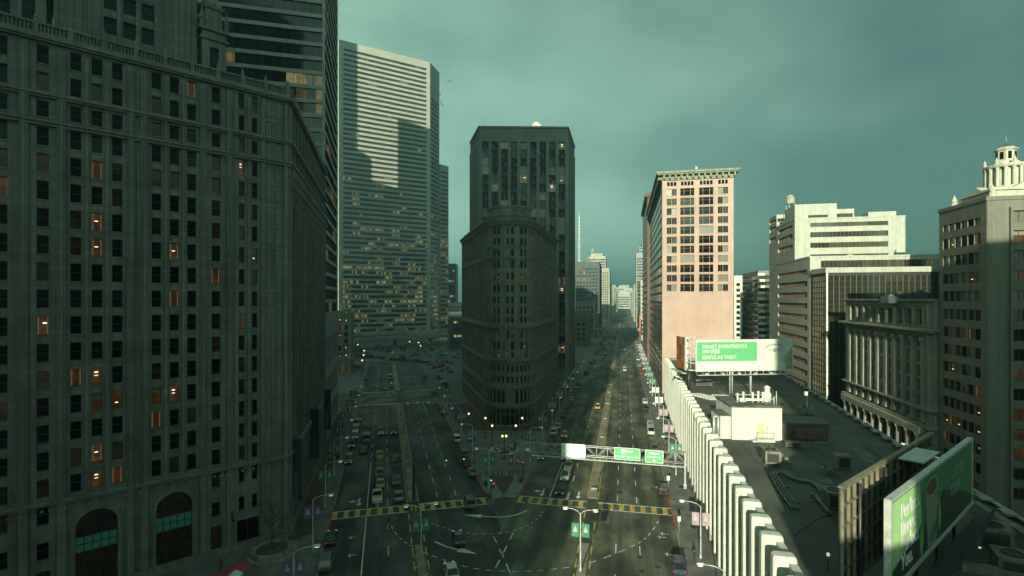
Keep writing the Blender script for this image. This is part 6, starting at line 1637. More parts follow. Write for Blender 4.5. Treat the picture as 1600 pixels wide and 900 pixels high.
# ------------------------------------------------------------------ things on the low roof
M_WBOX=mat('white_stucco',(.47,.47,.42),.8,.05,.6,dirt=.14); M_UNIT=mat('unit_sheet_metal',(.16,.158,.13),.6,.2,1,metal=.2,dirt=.3); M_DARKU=mat('dark_unit_metal',(.07,.06,.05),.6,.2,1)
def penthouse():
    p=col(1143.5,85.0); az=R(5); f=rect(p,az,8.0,8.5); rt=thing('rooftop_penthouse','white rooftop plant room with a tan door and a steel step','roof house',(p[0],p[1],ZR))
    m=MB(); m.prism(f,ZR-.05,20.0); m.build('wall',M_WBOX,rt)
    u=(math.cos(az),-math.sin(az)); g=rect(lin(p,u,-1.7,-.5),az,1.66,5.0); m=MB(); m.prism(g,ZR-.05,18.4); m.build('side_annex',M_WBOX,rt)
    m=MB(); ring(m,f,20.0,20.3,.14); m.poly(offset(f,.14),20.29); ring(m,g,18.4,18.55,.08); m.poly(offset(g,.08),18.54); rf=m.build('roof',mat('dark_roof_cap',(.10,.095,.08),.9,.3,.5),rt)
    m=MB(); m.fbox(p,u,4.0,5.2,ZR+.55,ZR+2.7,.005,.05); m.fbox(p,u,3.9,5.3,ZR+2.7,ZR+2.8,.005,.09); d=m.build('door',mat('tan_door',(.42,.35,.24),.6,.06,1),rt)
    h=MB(); h.fbox(p,u,5.0,5.08,ZR+1.5,ZR+1.6,.05,.12); link('handle',h.mesh('handle',[M_BLACK],tuple(rt['_o'])),d)
    m=MB(); m.fbox(p,u,3.6,6.4,ZR,ZR+.5,.02,1.3); m.fbox(p,u,2.9,3.6,ZR,ZR+.25,.02,1.3)
    for a in (3.65,6.35): m.fbox(p,u,a,a+.06,ZR+.5,ZR+1.6,1.2,1.26)
    m.fbox(p,u,3.65,6.41,ZR+1.55,ZR+1.61,1.2,1.26); m.build('step_and_rail',M_STEEL,rt)
    m=MB(); m.fbox(p,u,5.6,5.75,ZR+.5,ZR+2.6,.02,.12); m.build('downpipe',M_STEEL,rt)
    # dark annex with a rust louvre
    f2=rect(lin(p,u,8.05,-.6),az,7.5,5.0); m=MB(); m.prism(f2,ZR-.05,17.3); ring(m,f2,17.2,17.5,.2); m.poly(offset(f2,.2),17.49); m.build('dark_annex',M_DARKU,rt)
    o=f2[0]; m=MB(); m.fbox(o,u,2.0,6.4,ZR+.3,ZR+1.95,.01,.5,0)
    for i in range(14): m.fbox(o,u,2.0,6.4,ZR+.4+i*.105,ZR+.45+i*.105,.505,.56,0)
    m.build('louvre_unit',mat('rust_louvre',(.14,.06,.04),.7,.2,1),rt)
    # vents on its roof
    def on(a,k,z): x,y=lin(p,u,a,k); return (x,y,z)
    for i,(a,k,h) in enumerate(((2.0,-3.2,1.3),(2.9,-3.0,1.6),(4.5,-3.2,1.5),(5.4,-3.1,1.7),(6.1,-3.0,1.6))):
        m=MB(); m.tube([on(a,k,20.2),on(a,k,20.25+h)],.17,8); m.lathe(on(a,k,20.25+h),[(.26,0),(.26,.15),(.05,.3)],8); v=m.build('vent_pipe',M_WHITEP,rt)
    m=MB(); m.fbox(p,u,3.0,5.8,20.7,21.1,-2.7,-2.3); m.fbox(p,u,2.3,3.4,20.4,21.0,-3.6,-2.9); m.fbox(p,u,1.6,6.6,21.5,21.58,-3.3,-3.2); m.build('vent_duct',M_WHITEP,rt)
    m=MB(); m.lathe(on(7.2,-4.0,20.25),[(.62,0),(.7,.5),(.7,1.4),(.45,1.8),(.45,2.3),(.6,2.5),(.15,2.8)],10,0,True); m.build('tank',M_WHITEP,rt)
    m=MB(); m.tube([on(7.6,-1.2,20.2),on(7.6,-1.2,22.6)],.07,5); m.tube([on(7.6,-1.2,21.8),on(6.0,-1.6,20.3)],.05,5); m.tube([on(7.2,-1.2,20.2),on(7.2,-1.2,21.6)],.09,5); m.build('bracket_post',M_STEEL,rt)
    m=MB(); 
    for a in (-2.6,-1.9): m.tube([on(a,-1.0,ZR),on(a,-1.0,18.2)],.16,7)
    m.tube([on(-2.6,-1,18.2),on(-1.9,-1,18.2)],.16,7); m.fbox(p,u,-2.9,-1.75,ZR,ZR+.3,-1.6,-.5); m.build('pipe_stack',M_STEEL,rt)
penthouse()
def roof_unit(px,py,w,d,h,label,nm='air_conditioner',az=PHR,mt=None,dark=True,fan=True):
    x,y=ground(px,py,ZR); t=thing(nm,label,'roof unit',(x,y,ZR)); u=(math.cos(az),-math.sin(az))
    f=rect((x-u[0]*w/2,y-u[1]*w/2),az,w,d); m=MB(); m.prism(f,ZR+.18,ZR+h); ring(m,f,ZR+h-.12,ZR+h+.02,.08); m.poly(offset(f,.08),ZR+h+.015)
    for q in f: m.lathe((q[0],q[1],ZR-.02),[(.09,0),(.09,.25)],6)
    m.build('housing',mt or M_UNIT,t)
    if dark:
        g=MB(); g.fbox(f[0],u,w*.12,w*.88,ZR+.4,ZR+h-.3,.01,.04)
        for i in range(6): g.fbox(f[0],u,w*.12,w*.88,ZR+.45+i*(h-.8)/6,ZR+.5+i*(h-.8)/6,.045,.09)
        g.build('grille',M_BLACK,t)
    if fan:
        cx,cy=sum(q[0] for q in f)/4,sum(q[1] for q in f)/4; g=MB(); g.lathe((cx,cy,ZR+h+.02),[(min(w,d)*.34,0),(min(w,d)*.34,.1),(min(w,d)*.3,.1),(min(w,d)*.3,.03)],14); g.build('fan_ring',M_BLACK,t)
    return t
roof_unit(1208,727,2.0,2.4,1.9,'air conditioner standing alone in the middle of the low roof')
roof_unit(1308,798,1.8,2.2,1.9,'air conditioner beside the back of the dark billboard')
roof_unit(1262,649,2.6,2.2,1.4,'pale flat unit behind the dark annex of the white plant room',dark=False)
roof_unit(1100,604,4.2,1.6,1.7,'dark twin cabinet under the left end of the bank billboard',mt=M_DARKU)
roof_unit(1320,735,1.6,1.6,1.9,'grey cabinet among the pipes at the roof edge',fan=False)
roof_unit(1556,862,2.6,2.6,2.0,'big grey unit under the coffee billboard, lower right',az=R(30))
roof_unit(1590,905,2.4,2.4,1.6,'grey fan unit at the bottom right corner of the roof',az=R(30))
roof_unit(1150,640,2.0,1.5,1.5,'small pale unit left of the white plant room',mt=M_WHITEP)
roof_unit(1240,700,2.2,1.0,.9,'low dark duct box near the dark annex',mt=M_DARKU,fan=False)
for i,(px,py,k) in enumerate(((1118,625,8),(1112,662,4),(1152,626,7))):      # rows of skylight slats
    x,y=ground(px,py,ZR); m=MB()
    for j in range(k):
        a=av(PHR,0,0); cx=x-.35*j; cy=y+.9*j; m.box((cx,cy,ZR+.32),(3.4 if i!=1 else 2.3,.5,.2),0,-R(4))
        m.box((cx,cy,ZR+.1),(3.2 if i!=1 else 2.1,.3,.3),0,-R(4))
    o=m.build('slatted_skylight',M_CONC,None,(x,y,ZR)); tag(o,['long slatted skylight in the sun under the bank billboard','short slatted skylight left of the plant room','slatted skylight just behind the white plant room'][i],'skylight')
P3=lambda px,py,h=.0:(*ground(px,py,ZR+h),ZR+h)
t=thing('roof_pipes','three parallel pipes bending across the low roof','pipes',P3(1230,760)[:2]+(ZR,))
for j in range(3):
    pts=[P3(1238+j*5,794-j*.5,.3),P3(1216+j*4,764-j*2,.3),P3(1205+j*4,744-j*1.5,.3),P3(1204+j*4.5,740,.3),P3(1212+j*4,737,.3),P3(1222+j*2,738+j,.3),P3(1240,746+j*1.2,.3),P3(1258,749+j*1.4,.3),P3(1270+j*2.5,754+j*.6,.3),P3(1287+j*4,771-j*1.2,.3),P3(1300+j*4,784-j*2,.3)]
    m=MB(); m.tube(pts,.14,7); m.build('pipe',M_UNIT,t)
m=MB()
for px,py in ((1232,785),(1218,762),(1276,762),(1290,775)):
    x,y,z=P3(px+4,py); m.box((x,y,ZR+.08),(1.6,.25,.18),0,-PHR)
m.build('pipe_support',M_BLACK,t)
t=thing('roof_gutter_duct','straight flat duct leading to the air conditioner by the dark billboard','duct',P3(1285,790)[:2]+(ZR,)); m=MB(); m.tube([P3(1274,775,.3),P3(1296,802,.3)],.28,4); m.build('duct',M_UNIT,t)
for i,(px,py) in enumerate(((1220,720),(1229,727),(1234,733),(1284,741),(1296,744),(1305,741),(1268,784))):
    x,y,_=P3(px,py); m=MB(); m.lathe((x,y,ZR-.02),[(.3,0),(.3,.35),(.18,.4),(.18,.8),(.34,.85),(.3,1.0),(.05,1.15)],9); tag(m.build('roof_vent',M_UNIT,None,(x,y,ZR)),['small vent right beside the lone air conditioner','front vent of the pair behind the bent pipes','rear vent of the pair behind the bent pipes','left vent of the three near the roof edge cabinet','middle vent of the three near the roof edge cabinet','right vent of the three near the roof edge cabinet','single vent by the straight flat duct'][i],'roof vent')
x,y,_=P3(1294,893); m=MB(); m.tube([(x,y,ZR),(x,y,ZR+1.4)],.05,5); m.lathe((x,y,ZR+1.3),[(.05,0),(.13,.08),(.13,.25),(.02,.34)],8,1); tag(m.build('roof_lamp',[M_BLACK,emis('white_lamp_glow',(1,.95,.85),.25)],None,(x,y,ZR)),'small lit white lamp on a post low on the roof','lamp')
for i,(px,py) in enumerate(((1546,821),(1530,856),(1524,838))):
    x,y,_=P3(px,py); m=MB(); m.lathe((x,y,ZR),[(.14,0),(.14,.5),(.05,.62)],8,0); tag(m.build('roof_lamp',[emis('dim_white_glow',(.8,1,.8),.3)],None,(x,y,ZR)),['upper small roof light under the coffee billboard','lower small roof light under the coffee billboard','middle small roof light under the coffee billboard'][i],'lamp')
m=MB(); x,y,_=P3(1152,658); 
for k in range(4): m.tube([(x+k*.6,y-6+k*.3,ZR),(x+k*.6,y-6+k*.3,ZR+.01)],.02,4)
# scuffed roof walls at the lower right
for i,(pa,pb,lab) in enumerate((((1522,800),(1600,850),'long low roof wall running under the coffee billboard'),((1500,890),(1600,905),'low roof kerb at the bottom right'))):
    a,b=ground(*pa,ZR),ground(*pb,ZR); l=math.hypot(b[0]-a[0],b[1]-a[1])+6; u=((b[0]-a[0])/l,(b[1]-a[1])/l); l2=math.hypot(*u); u=(u[0]/l2,u[1]/l2)
    m=MB(); m.fbox(a,u,0,l,ZR-.02,ZR+1.1-.6*i,-.3,.3); m.fbox(a,u,0,l,ZR+1.1-.6*i,ZR+1.22-.6*i,-.4,.4); tag(m.build('roof_wall',M_UNIT,None,(a[0],a[1],ZR)),lab,'low wall')
t=thing('roof_mast','thin dark mast standing on the low roof right of the plant room','mast',P3(1261,668)[:2]+(ZR,)); x,y,_=P3(1261,668); m=MB(); m.tube([(x,y,ZR),(x,y,ZR+6.2)],.09,6); m.build('pole',M_BLACK,t); m=MB(); m.box((x-.2,y,ZR+6.2),(.5,.4,.7)); m.build('camera_box',M_WHITEP,t)

# felt repairs and cables on the roof
rq=random.Random(4); pm=[MB(),MB()]
for i in range(34):
    d=rq.uniform(46,165); f_=rq.uniform(.12,.85); x0=19.5+(d-25)*.2345+2.0; x1=44.5+(d-23)*.2907-2.5; x=x0+(x1-x0)*f_; w_,l_=rq.uniform(1.0,2.2),rq.uniform(2,9)
    pm[i%2].face([(*p_,ZR+.006+.0004*i) for p_ in rect((x,y_) if False else (x,d),PHR+R(.9),w_,l_)])
tag(pm[0].build('roof_patches',mat('dark_felt_patch',(.022,.024,.022),.75,.2,.8)),kind='structure'); tag(pm[1].build('roof_patches',mat('pale_felt_patch',(.105,.105,.085),.9,.3,.6)),kind='structure')
def cable(pts,label):
    m=MB(); P=[]
    for a,b in zip(pts[:-1],pts[1:]):
        for k in range(8): t=k/8; P.append((a[0]+(b[0]-a[0])*t+.12*math.sin(7*t),a[1]+(b[1]-a[1])*t,ZR+.05))
    m.tube(P+[(*pts[-1],ZR+.05)],.045,5); tag(m.build('roof_cable',M_BLACK,None,(*pts[0],ZR)),label,'cable')
cable([ground(*p_,ZR) for p_ in ((1208,728),(1180,722),(1164,700),(1160,690))],'black cable from the lone air conditioner to the plant room')
cable([ground(*p_,ZR) for p_ in ((1310,800),(1270,815),(1240,840),(1262,890))],'black cable trailing from the air conditioner by the dark billboard')
cable([ground(*p_,ZR) for p_ in ((1310,735),(1290,715),(1262,690))],'black cable from the roof edge cabinet to the mast')

# ------------------------------------------------------------------ hanging banners on the terracotta block
M_NAVY=mat('navy_cloth',(.012,.014,.040),.9,.1,1)
for i,(px,d,z0,z1) in enumerate(((462,84.8,4.9,14.7),(491,105.5,5.2,15.2),(511,128,5.4,15.2))):
    x,y=col(px,d); w=1.75*(1 if i==0 else 1.02); u=(math.cos(PHL),-math.sin(PHL)); o=(x-u[0]*w/2,y-u[1]*w/2)
    t=thing('wall_banner',['nearest','middle','farthest'][i]+' navy NOVASTATE banner hung from the terracotta block','banner',(o[0],o[1],z0),0,'banners on the terracotta block')
    m=MB(); m.fbox(o,u,0,w,z0,z1,-.03,.03); bn=m.build('cloth',M_NAVY,t)
    for nm,z in (('top_rail',z1),('bottom_rail',z0-.12)): m=MB(); m.fbox(o,u,-1.0,w+.3,z,z+.14,-.07,.07); m.build(nm,M_BLACK,t)
    x2,y2=lin(o,u,w*.36,.035); M=face_matrix((x2-o[0],y2-o[1]),u,(z1-z0)*.40,-math.pi/2); text('NOVASTATE',.86,mat('faded_letter',(.16,.18,.22),.8,0),bn,'lettering',M,'LEFT',.004)
    st=MB()
    for k in range(4):
        a=math.pi/4+k*math.pi/2; c,s=math.cos(a),math.sin(a); cx,cz=w*.48,(z1-z0)*.46+z0
        P=lambda q,r_: (*lin(o,u,cx+c*q-s*r_,.038),cz+s*q+c*r_)
        st.face([P(.06,-.12),P(.55,0),P(.06,.12)])
    link('star_mark',st.mesh('star_mark',[mat('dull_red_print',(.25,.03,.03),.8,0)],tuple(t['_o'])),bn)

# ------------------------------------------------------------------ street furniture, planting, people
def sapling_mesh(h,seed,nb=9):
    rg=random.Random(seed); tr=MB(); tr.tube([(0,0,0),(.03,.02,h*.45),(-.02,.03,h*.8),(0,0,h)],[.06*h/3,.05*h/3,.03*h/3,.01],6); br=MB()
    for k in range(nb):
        z=h*(.35+.6*k/nb); a=k*2.4+rg.random(); l=h*(.34-.22*k/nb); p=(l*math.cos(a)*.6,l*math.sin(a)*.6,z+l*.55); q=(l*math.cos(a),l*math.sin(a),z+l*1.1)
        br.tube([(0,0,z),p,q],[.025*h/3,.016*h/3,.006],4)
        for s in (-1,1): br.tube([p,(p[0]+l*.4*math.cos(a+s*.8),p[1]+l*.4*math.sin(a+s*.8),p[2]+l*.45)],[.012*h/3,.005],4)
    return tr,br
M_BARK=mat('grey_bark',(.09,.075,.055),.9,.3,3); M_SOIL=mat('planting_soil',(.06,.045,.03),.95,.3,1)
tr,br=sapling_mesh(3.6,3,14); TRm=tr.mesh('trunk',[M_BARK]); BRm=br.mesh('branches',[M_BARK]); bx=MB(); bx.box((0,0,.2),(1.2,.9,.4)); bx.box((0,0,.405),(1.0,.7,.02),1); BXm=bx.mesh('planter',[M_KERB,M_SOIL])
for i,(px,py) in enumerate(((925,765),(942,684),(947,655),(951.5,631.5),(954,614),(956,602),(958,588),(960,577))):
    x,y=ground(px,py); s_,_=sl(PHR,x,y); x,y=av(PHR,s_,-5.72); t=thing('median_sapling',ordn[i]+' bare sapling in its planter along the right avenue median','sapling',(x,y,.16),-PHR,'saplings on the right avenue median'); link('trunk',TRm,t); link('branches',BRm,t); link('planter',BXm,t)
for i,(px,py) in enumerate(((636,714),(631,677),(627,649),(623,628))):
    x,y=ground(px,py); s_,_=sl(PHL,x,y); x,y=av(PHL,s_,5.0); t=thing('median_sapling',ordn[i]+' bare sapling in its planter along the left avenue median','sapling',(x,y,.16),-PHL,'saplings on the left avenue median'); link('trunk',TRm,t); link('branches',BRm,t); link('planter',BXm,t)
# round stone planter with a bare tree in front of the terracotta block
x,y=ground(425,868); t=thing('round_planter','round stone planter with a ledge on the corner pavement','planter',(x,y,.13)); m=MB(); m.lathe((x,y,.1),[(3.5,0),(3.5,.35),(2.9,.4),(2.75,1.1),(2.45,1.1),(2.4,.85)],28); m.build('bowl',mat('planter_stone',(.20,.18,.15),.85,.3,1,bump=.4),t); m=MB(); m.lathe((x,y,.93),[(2.42,0),(1.2,.12),(.01,.15)],24); m.build('soil',M_SOIL,t)
tr,br=sapling_mesh(7.0,8,22); t=thing('bare_tree','bare young tree growing in the round stone planter','tree',(x,y,1.0)); link('trunk',tr.mesh('trunk',[M_BARK]),t); link('crown',br.mesh('crown',[M_BARK]),t)
M_UMB=mat('red_parasol_cloth',(.30,.03,.04),.8,.1,1)
for i,(px,py,c) in enumerate(((371,886,'red'),(337,903,'red'),(368,897,'white'))):
    x,y=ground(px,py,2.2); t=thing('parasol',['red cafe parasol below the round planter','second red cafe parasol cut by the bottom edge','small white parasol next to the red ones'][i],'parasol',(x,y,.13)); m=MB(); r_=1.5 if c=='red' else .9; m.lathe((x,y,2.1),[(r_,0),(r_*.5,.38),(.02,.62)],10); m.build('canopy',M_UMB if c=='red' else M_ADW,t); m=MB(); m.tube([(x,y,.1),(x,y,2.6)],.04,6); m.build('pole',M_STEEL,t)
x,y=ground(361,822,4.2); 
t=thing('flag_bracket','small angled flag on a bracket on the terracotta front','flag',(x,y,5)); o=(-36.1-.7071*8.8,82.6-.7071*8.8); u=(.7071,.7071); a=lin(o,u,0,.5); bq=lin(o,u,0,2.0)
m=MB(); m.tube([(*a,5.6),(*bq,7.2)],.04,5); m.build('staff',M_STEEL,t); m=MB(); c1=lin(o,u,0,1.2); c2=lin(o,u,.5,1.9); m.face([(*bq,7.1),(*c1,6.3),(*lin(o,u,.15,1.0),4.9),(*c2,5.2)]); m.face([(*bq,7.1),(*c2,5.2),(*lin(o,u,.1,2.0),5.4)]); m.build('cloth',mat('blue_flag',(.05,.08,.14),.9,.3,2),t)
# mailbox, bollards, hoarding rail
x,y=ground(813,756); t=thing('mailbox','blue mailbox at the right edge of the plaza tip','mailbox',(x,y,.13)); m=MB(); m.box((x,y,.75),(.7,.6,.9)); m.tube([(x-.35,y,1.2),(x+.35,y,1.2)],.3,12); m.build('body',PAINT['blue'],t); 
for sx in (-.28,.28):
    for sy in (-.22,.22): m=MB(); m.box((x+sx,y+sy,.2),(.07,.07,.25)); m.build('leg',M_BLACK,t)
x,y=ground(759,760); m=MB(); m.lathe((x,y,.13),[(.3,0),(.33,.9),(.28,1.0),(.05,1.15)],10); tag(m.build('litter_bin',M_BLACK,None,(x,y,.13)),'black litter bin near the plaza tip','bin')
bol=MB(); bol.lathe((0,0,0),[(.1,0),(.09,.85),(.12,.9),(.02,1.05)],8); bolm=bol.mesh('bollard',[M_BLACK])
for i in range(8):
    px=764+i*7.0 if i<4 else 764+i*7.0+4; x,y=ground(px,744); tag(link('bollard',bolm,None,(x,y,.13)),'black bollard in the row across the plaza brickwork','bollard','bollards across the plaza')
for i in range(10):
    x,y=av(PHR,84+i*4,12.9); tag(link('bollard',bolm,None,(x,y,.13)),'short post in the red line of posts beside the white fins','bollard','posts beside the white fins')
for i,(px,py) in enumerate(((1044,770),(694,657))):
    x,y=ground(px,py); t=thing('sign_post',['white parking sign on a post at the sunlit right kerb','small white sign post at the left kerb of the plaza'][i],'sign',(x,y,.13)); m=MB(); m.tube([(x,y,.1),(x,y,3.4)],.04,5); m.build('pole',M_STEEL,t); m=MB(); m.box((x,y-.06,2.9),(.6,.04,.9)); m.build('plate',M_ADW,t)
t_=ground(1061,838); t=thing('sign_post','white bus stop sign under the pink banners on the right pavement','sign',(*t_,.13)); m=MB(); m.tube([(*t_,.1),(*t_,3.2)],.04,5); m.build('pole',M_STEEL,t); m=MB(); m.box((t_[0],t_[1]-.06,2.8),(.5,.04,.8)); m.build('plate',M_ADW,t)
# seating ring on the plaza
x,y=ground(788,705); t=thing('plaza_flower_bed','low concrete bed with reddish planting behind the twin globe lamp','flower bed',(x,y,.13)); m=MB(); m.lathe((x,y,.13),[(3.6,0),(3.6,.45),(3.2,.45),(3.2,.3)],20); m.build('kerb_ring',M_CONC,t); m=MB()
for i in range(160):
    a=random.random()*6.28; r_=3.1*math.sqrt(random.random()); px_,py_=x+r_*math.cos(a),y+r_*math.sin(a); m.lathe((px_,py_,.3),[(.16,0),(.2,.18),(.02,.42)],5,random.choice([0,0,1]))
m.build('planting',[mat('bed_leaves',(.05,.08,.04),.8,.3,2),mat('bed_flowers',(.35,.06,.06),.8,.2,2)],t)
x,y=ground(767,664.0+18); t=thing('info_pillar','tall advertising pillar with a pale poster on the plaza left side','pillar',(*ground(734,690),.13)); x,y=ground(734,690); m=MB(); m.box((x,y,1.9),(1.3,.35,3.6)); m.build('case',M_BLACK,t); m=MB(); m.box((x,y-.19,2.0),(1.05,.02,2.6)); m.build('poster',mat('pale_poster',(.35,.48,.45),.5,.5,.6,c2=(.06,.12,.10)),t)
# hedges and green strip before the car park
def hedge(a,b,w,h,label,nm='hedge'):
    m=MB(); l=math.hypot(b[0]-a[0],b[1]-a[1]); u=((b[0]-a[0])/l,(b[1]-a[1])/l); rg=random.Random(int(l)); n=int(l*9)
    for i in range(n):
        x,y=lin(a,u,rg.random()*l,rg.uniform(-w/2,w/2)); z=rg.random()**.7*h*rg.uniform(.8,1.1); s=rg.uniform(.22,.5); r1,r2=rg.random()*6.28,rg.uniform(-.8,.8)
        d1=Vector((math.cos(r1),math.sin(r1),r2))*s; d2=Vector((-math.sin(r1),math.cos(r1),rg.uniform(-.7,.7)))*s; p=Vector((x,y,z+.15)); m.face([tuple(p-d1-d2),tuple(p+d1-d2),tuple(p+d1+d2),tuple(p-d1+d2)],rg.choice([0,0,1]))
    tag(m.build(nm,[mat('hedge_leaf',(.035,.07,.03),.8,.3,1),mat('hedge_leaf_pale',(.06,.10,.04),.8,.3,1)],None,(a[0],a[1],0)),label,'hedge')
hedge(col(560,335),col(672,300),1.6,1.5,'long dark hedge between the car park and the left avenue'); hedge(ground(549,575),ground(565,576),2.4,1.6,'short hedge at the foot of the cream mid-rise'); hedge(ground(549,561),ground(560,556),5,6.5,'dark bushy clump beside the cream mid-rise')
hedge(ground(684,590),ground(698,606),.9,1.1,'narrow hedge on the far corner of the left avenue, by a shelter')
x,y=ground(690,606); t=thing('bus_shelter','green roofed shelter on the far right corner of the left avenue','shelter',(x,y,.13)); m=MB(); m.box((x,y,2.7),(7,2.2,.2),0,-PHL+R(60)); m.build('roof',mat('green_shelter_roof',(.05,.16,.11),.5,.1,1),t)
for k in (-3,0,3): m=MB(); a=-PHL+R(60); m.tube([(x+k*math.cos(a),y+k*math.sin(a),.1),(x+k*math.cos(a),y+k*math.sin(a),2.6)],.06,5); m.build('post',M_BLACK,t)
# pedestrians: one continuous skinned body, three walking poses
def person_mesh(k):
    J=[(0,0,.95),(0,0,1.2),(0,.01,1.42),(0,.02,1.55),(0,.03,1.68),(0,.03,1.77), (-.19,.0,1.42),(-.26,.06*k,1.15),(-.25,.16*k,.92), (.19,.0,1.42),(.26,-.06*k,1.15),(.25,-.10*k,.92), (-.10,.0,.90),(-.11,.16*k,.50),(-.11,.05*k-.10*k,.09),(-.11,.10*k,.05), (.10,0,.90),(.11,-.02*k,.50),(.11,-.26*k,.12),(.11,-.16*k,.05)]
    E=[(0,1),(1,2),(2,3),(3,4),(4,5),(2,6),(6,7),(7,8),(2,9),(9,10),(10,11),(0,12),(12,13),(13,14),(14,15),(0,16),(16,17),(17,18),(18,19)]
    rad=[.15,.16,.15,.06,.10,.08,.07,.055,.04,.07,.055,.04,.10,.07,.05,.05,.10,.07,.05,.05]
    me=bpy.data.meshes.new('person'); me.from_pydata(J,E,[]); o=bpy.data.objects.new('tmp',me); COL.objects.link(o)
    o.modifiers.new('s','SKIN'); o.modifiers.new('d','SUBSURF').levels=1
    sv=me.skin_vertices[0].data
    for i,r_ in enumerate(rad): sv[i].radius=(r_,r_*.8); 
    sv[0].use_root=True
    dg=bpy.context.evaluated_depsgraph_get(); dg.update(); m2=bpy.data.meshes.new_from_object(o.evaluated_get(dg)); bpy.data.objects.remove(o)
    m2.materials.clear()
    for z in (mat('coat_dark',(.02,.022,.03),.9,0),mat('trousers_dark',(.025,.025,.03),.9,0),mat('skin_tone',(.35,.2,.14),.7,0)): m2.materials.append(z)
    for p in m2.polygons:
        z=p.center.z; p.material_index=2 if z>1.56 else (0 if z>.88 else 1)
    return m2
PM=[person_mesh(1),person_mesh(-1),person_mesh(.3)]
COATS=[mat('coat_dark',(0,0,0)),mat('coat_brown',(.10,.06,.04),.9,0),mat('coat_grey',(.12,.12,.12),.9,0),mat('coat_red',(.22,.03,.03),.9,0),mat('coat_pale',(.35,.33,.28),.9,0)]
HAIR=MB(); HAIR.lathe((0,.03,1.69),[(.105,0),(.11,.05),(.09,.12),(.03,.155),(.005,.16)],10,0,True); HAIRm=HAIR.mesh('hair',[mat('dark_hair',(.02,.015,.01),.7,0)])
PEO=[(760.5,745,0,'person in a dark coat walking on the plaza left of the bin'),(730,699,0,'person in a dark coat on the plaza beside the poster pillar'),(706.5,658,2,'person in a grey coat, left of two on the left avenue kerb of the plaza'),(709,659,0,'person in a dark coat, right of two on the left avenue kerb of the plaza'),(866,657,0,'person in dark clothes on the shaded pavement by the purple banners'),(799,684,1,'person in a brown coat in front of the prow entrance'),(750,752,2,'person in a grey coat near the left kerb of the plaza tip'),(490,826,0,'person in a dark coat on the left pavement near the kerb lamp'),(503,800,1,'person in a brown coat on the left pavement by the crosswalk'),(529,722,0,'person in a dark coat farther up the left pavement'),(470,836,0,'person in a dark coat standing by the corner of the terracotta block'),(1085,880,0,'person in a dark coat on the sunlit right pavement near the bottom'),(1052,738,4,'person in a pale coat on the right pavement below the gantry'),(737,687,3,'person in a red coat by the poster pillar'),(880,640,2,'person in a grey coat on the shaded pavement near the blue car'),(345,893,0,'person in a dark coat standing beside the red parasol'),(607,824,0,'person in a dark coat crossing below the yellow crosswalk')]
for i,(px,py,c,lab) in enumerate(PEO):
    x,y=ground(px,py); o=link('person',PM[i%3],None,(x,y,.14 if i!=16 else .01),random.random()*6.28); setmat(o,COATS[c]); tag(o,lab,'person'); link('hair',HAIRm,o)
for i in range(14):
    s=rnd.uniform(120,330); x,y=av(PHR,s,rnd.choice([-22.5,-24,-25.5,10.5,12])); o=link('person',PM[i%3],None,(x,y,.14),random.random()*6.28); setmat(o,COATS[i%5]); tag(o,'tiny distant person on the pavements of the right avenue','person','distant people on the right avenue pavements'); link('hair',HAIRm,o)
for i in range(10):
    s=rnd.uniform(112,185); x,y=av(PHL,s,rnd.choice([-11,-12.5,21,23])); o=link('person',PM[i%3],None,(x,y,.14),random.random()*6.28); setmat(o,COATS[i%5]); tag(o,'tiny distant person on the pavements of the left avenue','person','distant people on the left avenue pavements'); link('hair',HAIRm,o)
# birds
bm=MB(); bm.lathe((0,0,0),[(.01,-.35),(.12,-.15),(.14,.05),(.07,.25),(.01,.4)],7,0,True)
for s in (-1,1): bm.face([(0,0,.1),(s*.55,.2,.05),(s*1.0,.05,-.15),(s*.5,.05,-.12),(0,0,-.1)][::s])
bme=bm.mesh('bird',[M_BLACK])
for i,(px,py,d) in enumerate(((702,127,210),(688,148,215),(690,158,212),(691.5,165,208),(703,165,214),(689,161,216))):
    tag(link('bird',bme,None,((px-800)/800*d,d,H0+(467-py)/800*d),i*1.3),'tiny dark bird flying beside the top right edge of the slab tower','bird','birds beside the slab tower').rotation_euler=(1.3,.2*i,i*1.3)

# ------------------------------------------------------------------ sky, sun, air, camera
w=bpy.data.worlds.new('World'); scene.world=w; w.use_nodes=True; nt=w.node_tree; N=nt.nodes; L=nt.links
bg=N['Background']; sky=N.new('ShaderNodeTexSky'); sky.sky_type='NISHITA'; sky.sun_disc=False; sky.sun_elevation=SUN_EL
sky.sun_rotation=SUN_AZ+math.pi; sky.altitude=100; sky.air_density=1.0; sky.dust_density=3.0; sky.ozone_density=2.0
tc=N.new('ShaderNodeTexCoord'); mp=N.new('ShaderNodeMapping'); mp.inputs['Scale'].default_value=(1.0,1.0,1.9); mp.inputs['Location'].default_value=(.35,.1,.4); L.new(tc.outputs['Generated'],mp.inputs['Vector'])
n=N.new('ShaderNodeTexNoise'); n.inputs['Scale'].default_value=1.5; n.inputs['Detail'].default_value=6; n.inputs['Roughness'].default_value=.46; n.inputs['Distortion'].default_value=.0; L.new(mp.outputs[0],n.inputs['Vector'])
cr=N.new('ShaderNodeValToRGB'); e=cr.color_ramp.elements
e[0].position=.39; e[0].color=CLOUD_DARK; e[1].position=.64; e[1].color=CLOUD_LIGHT
L.new(n.outputs['Fac'],cr.inputs['Fac'])
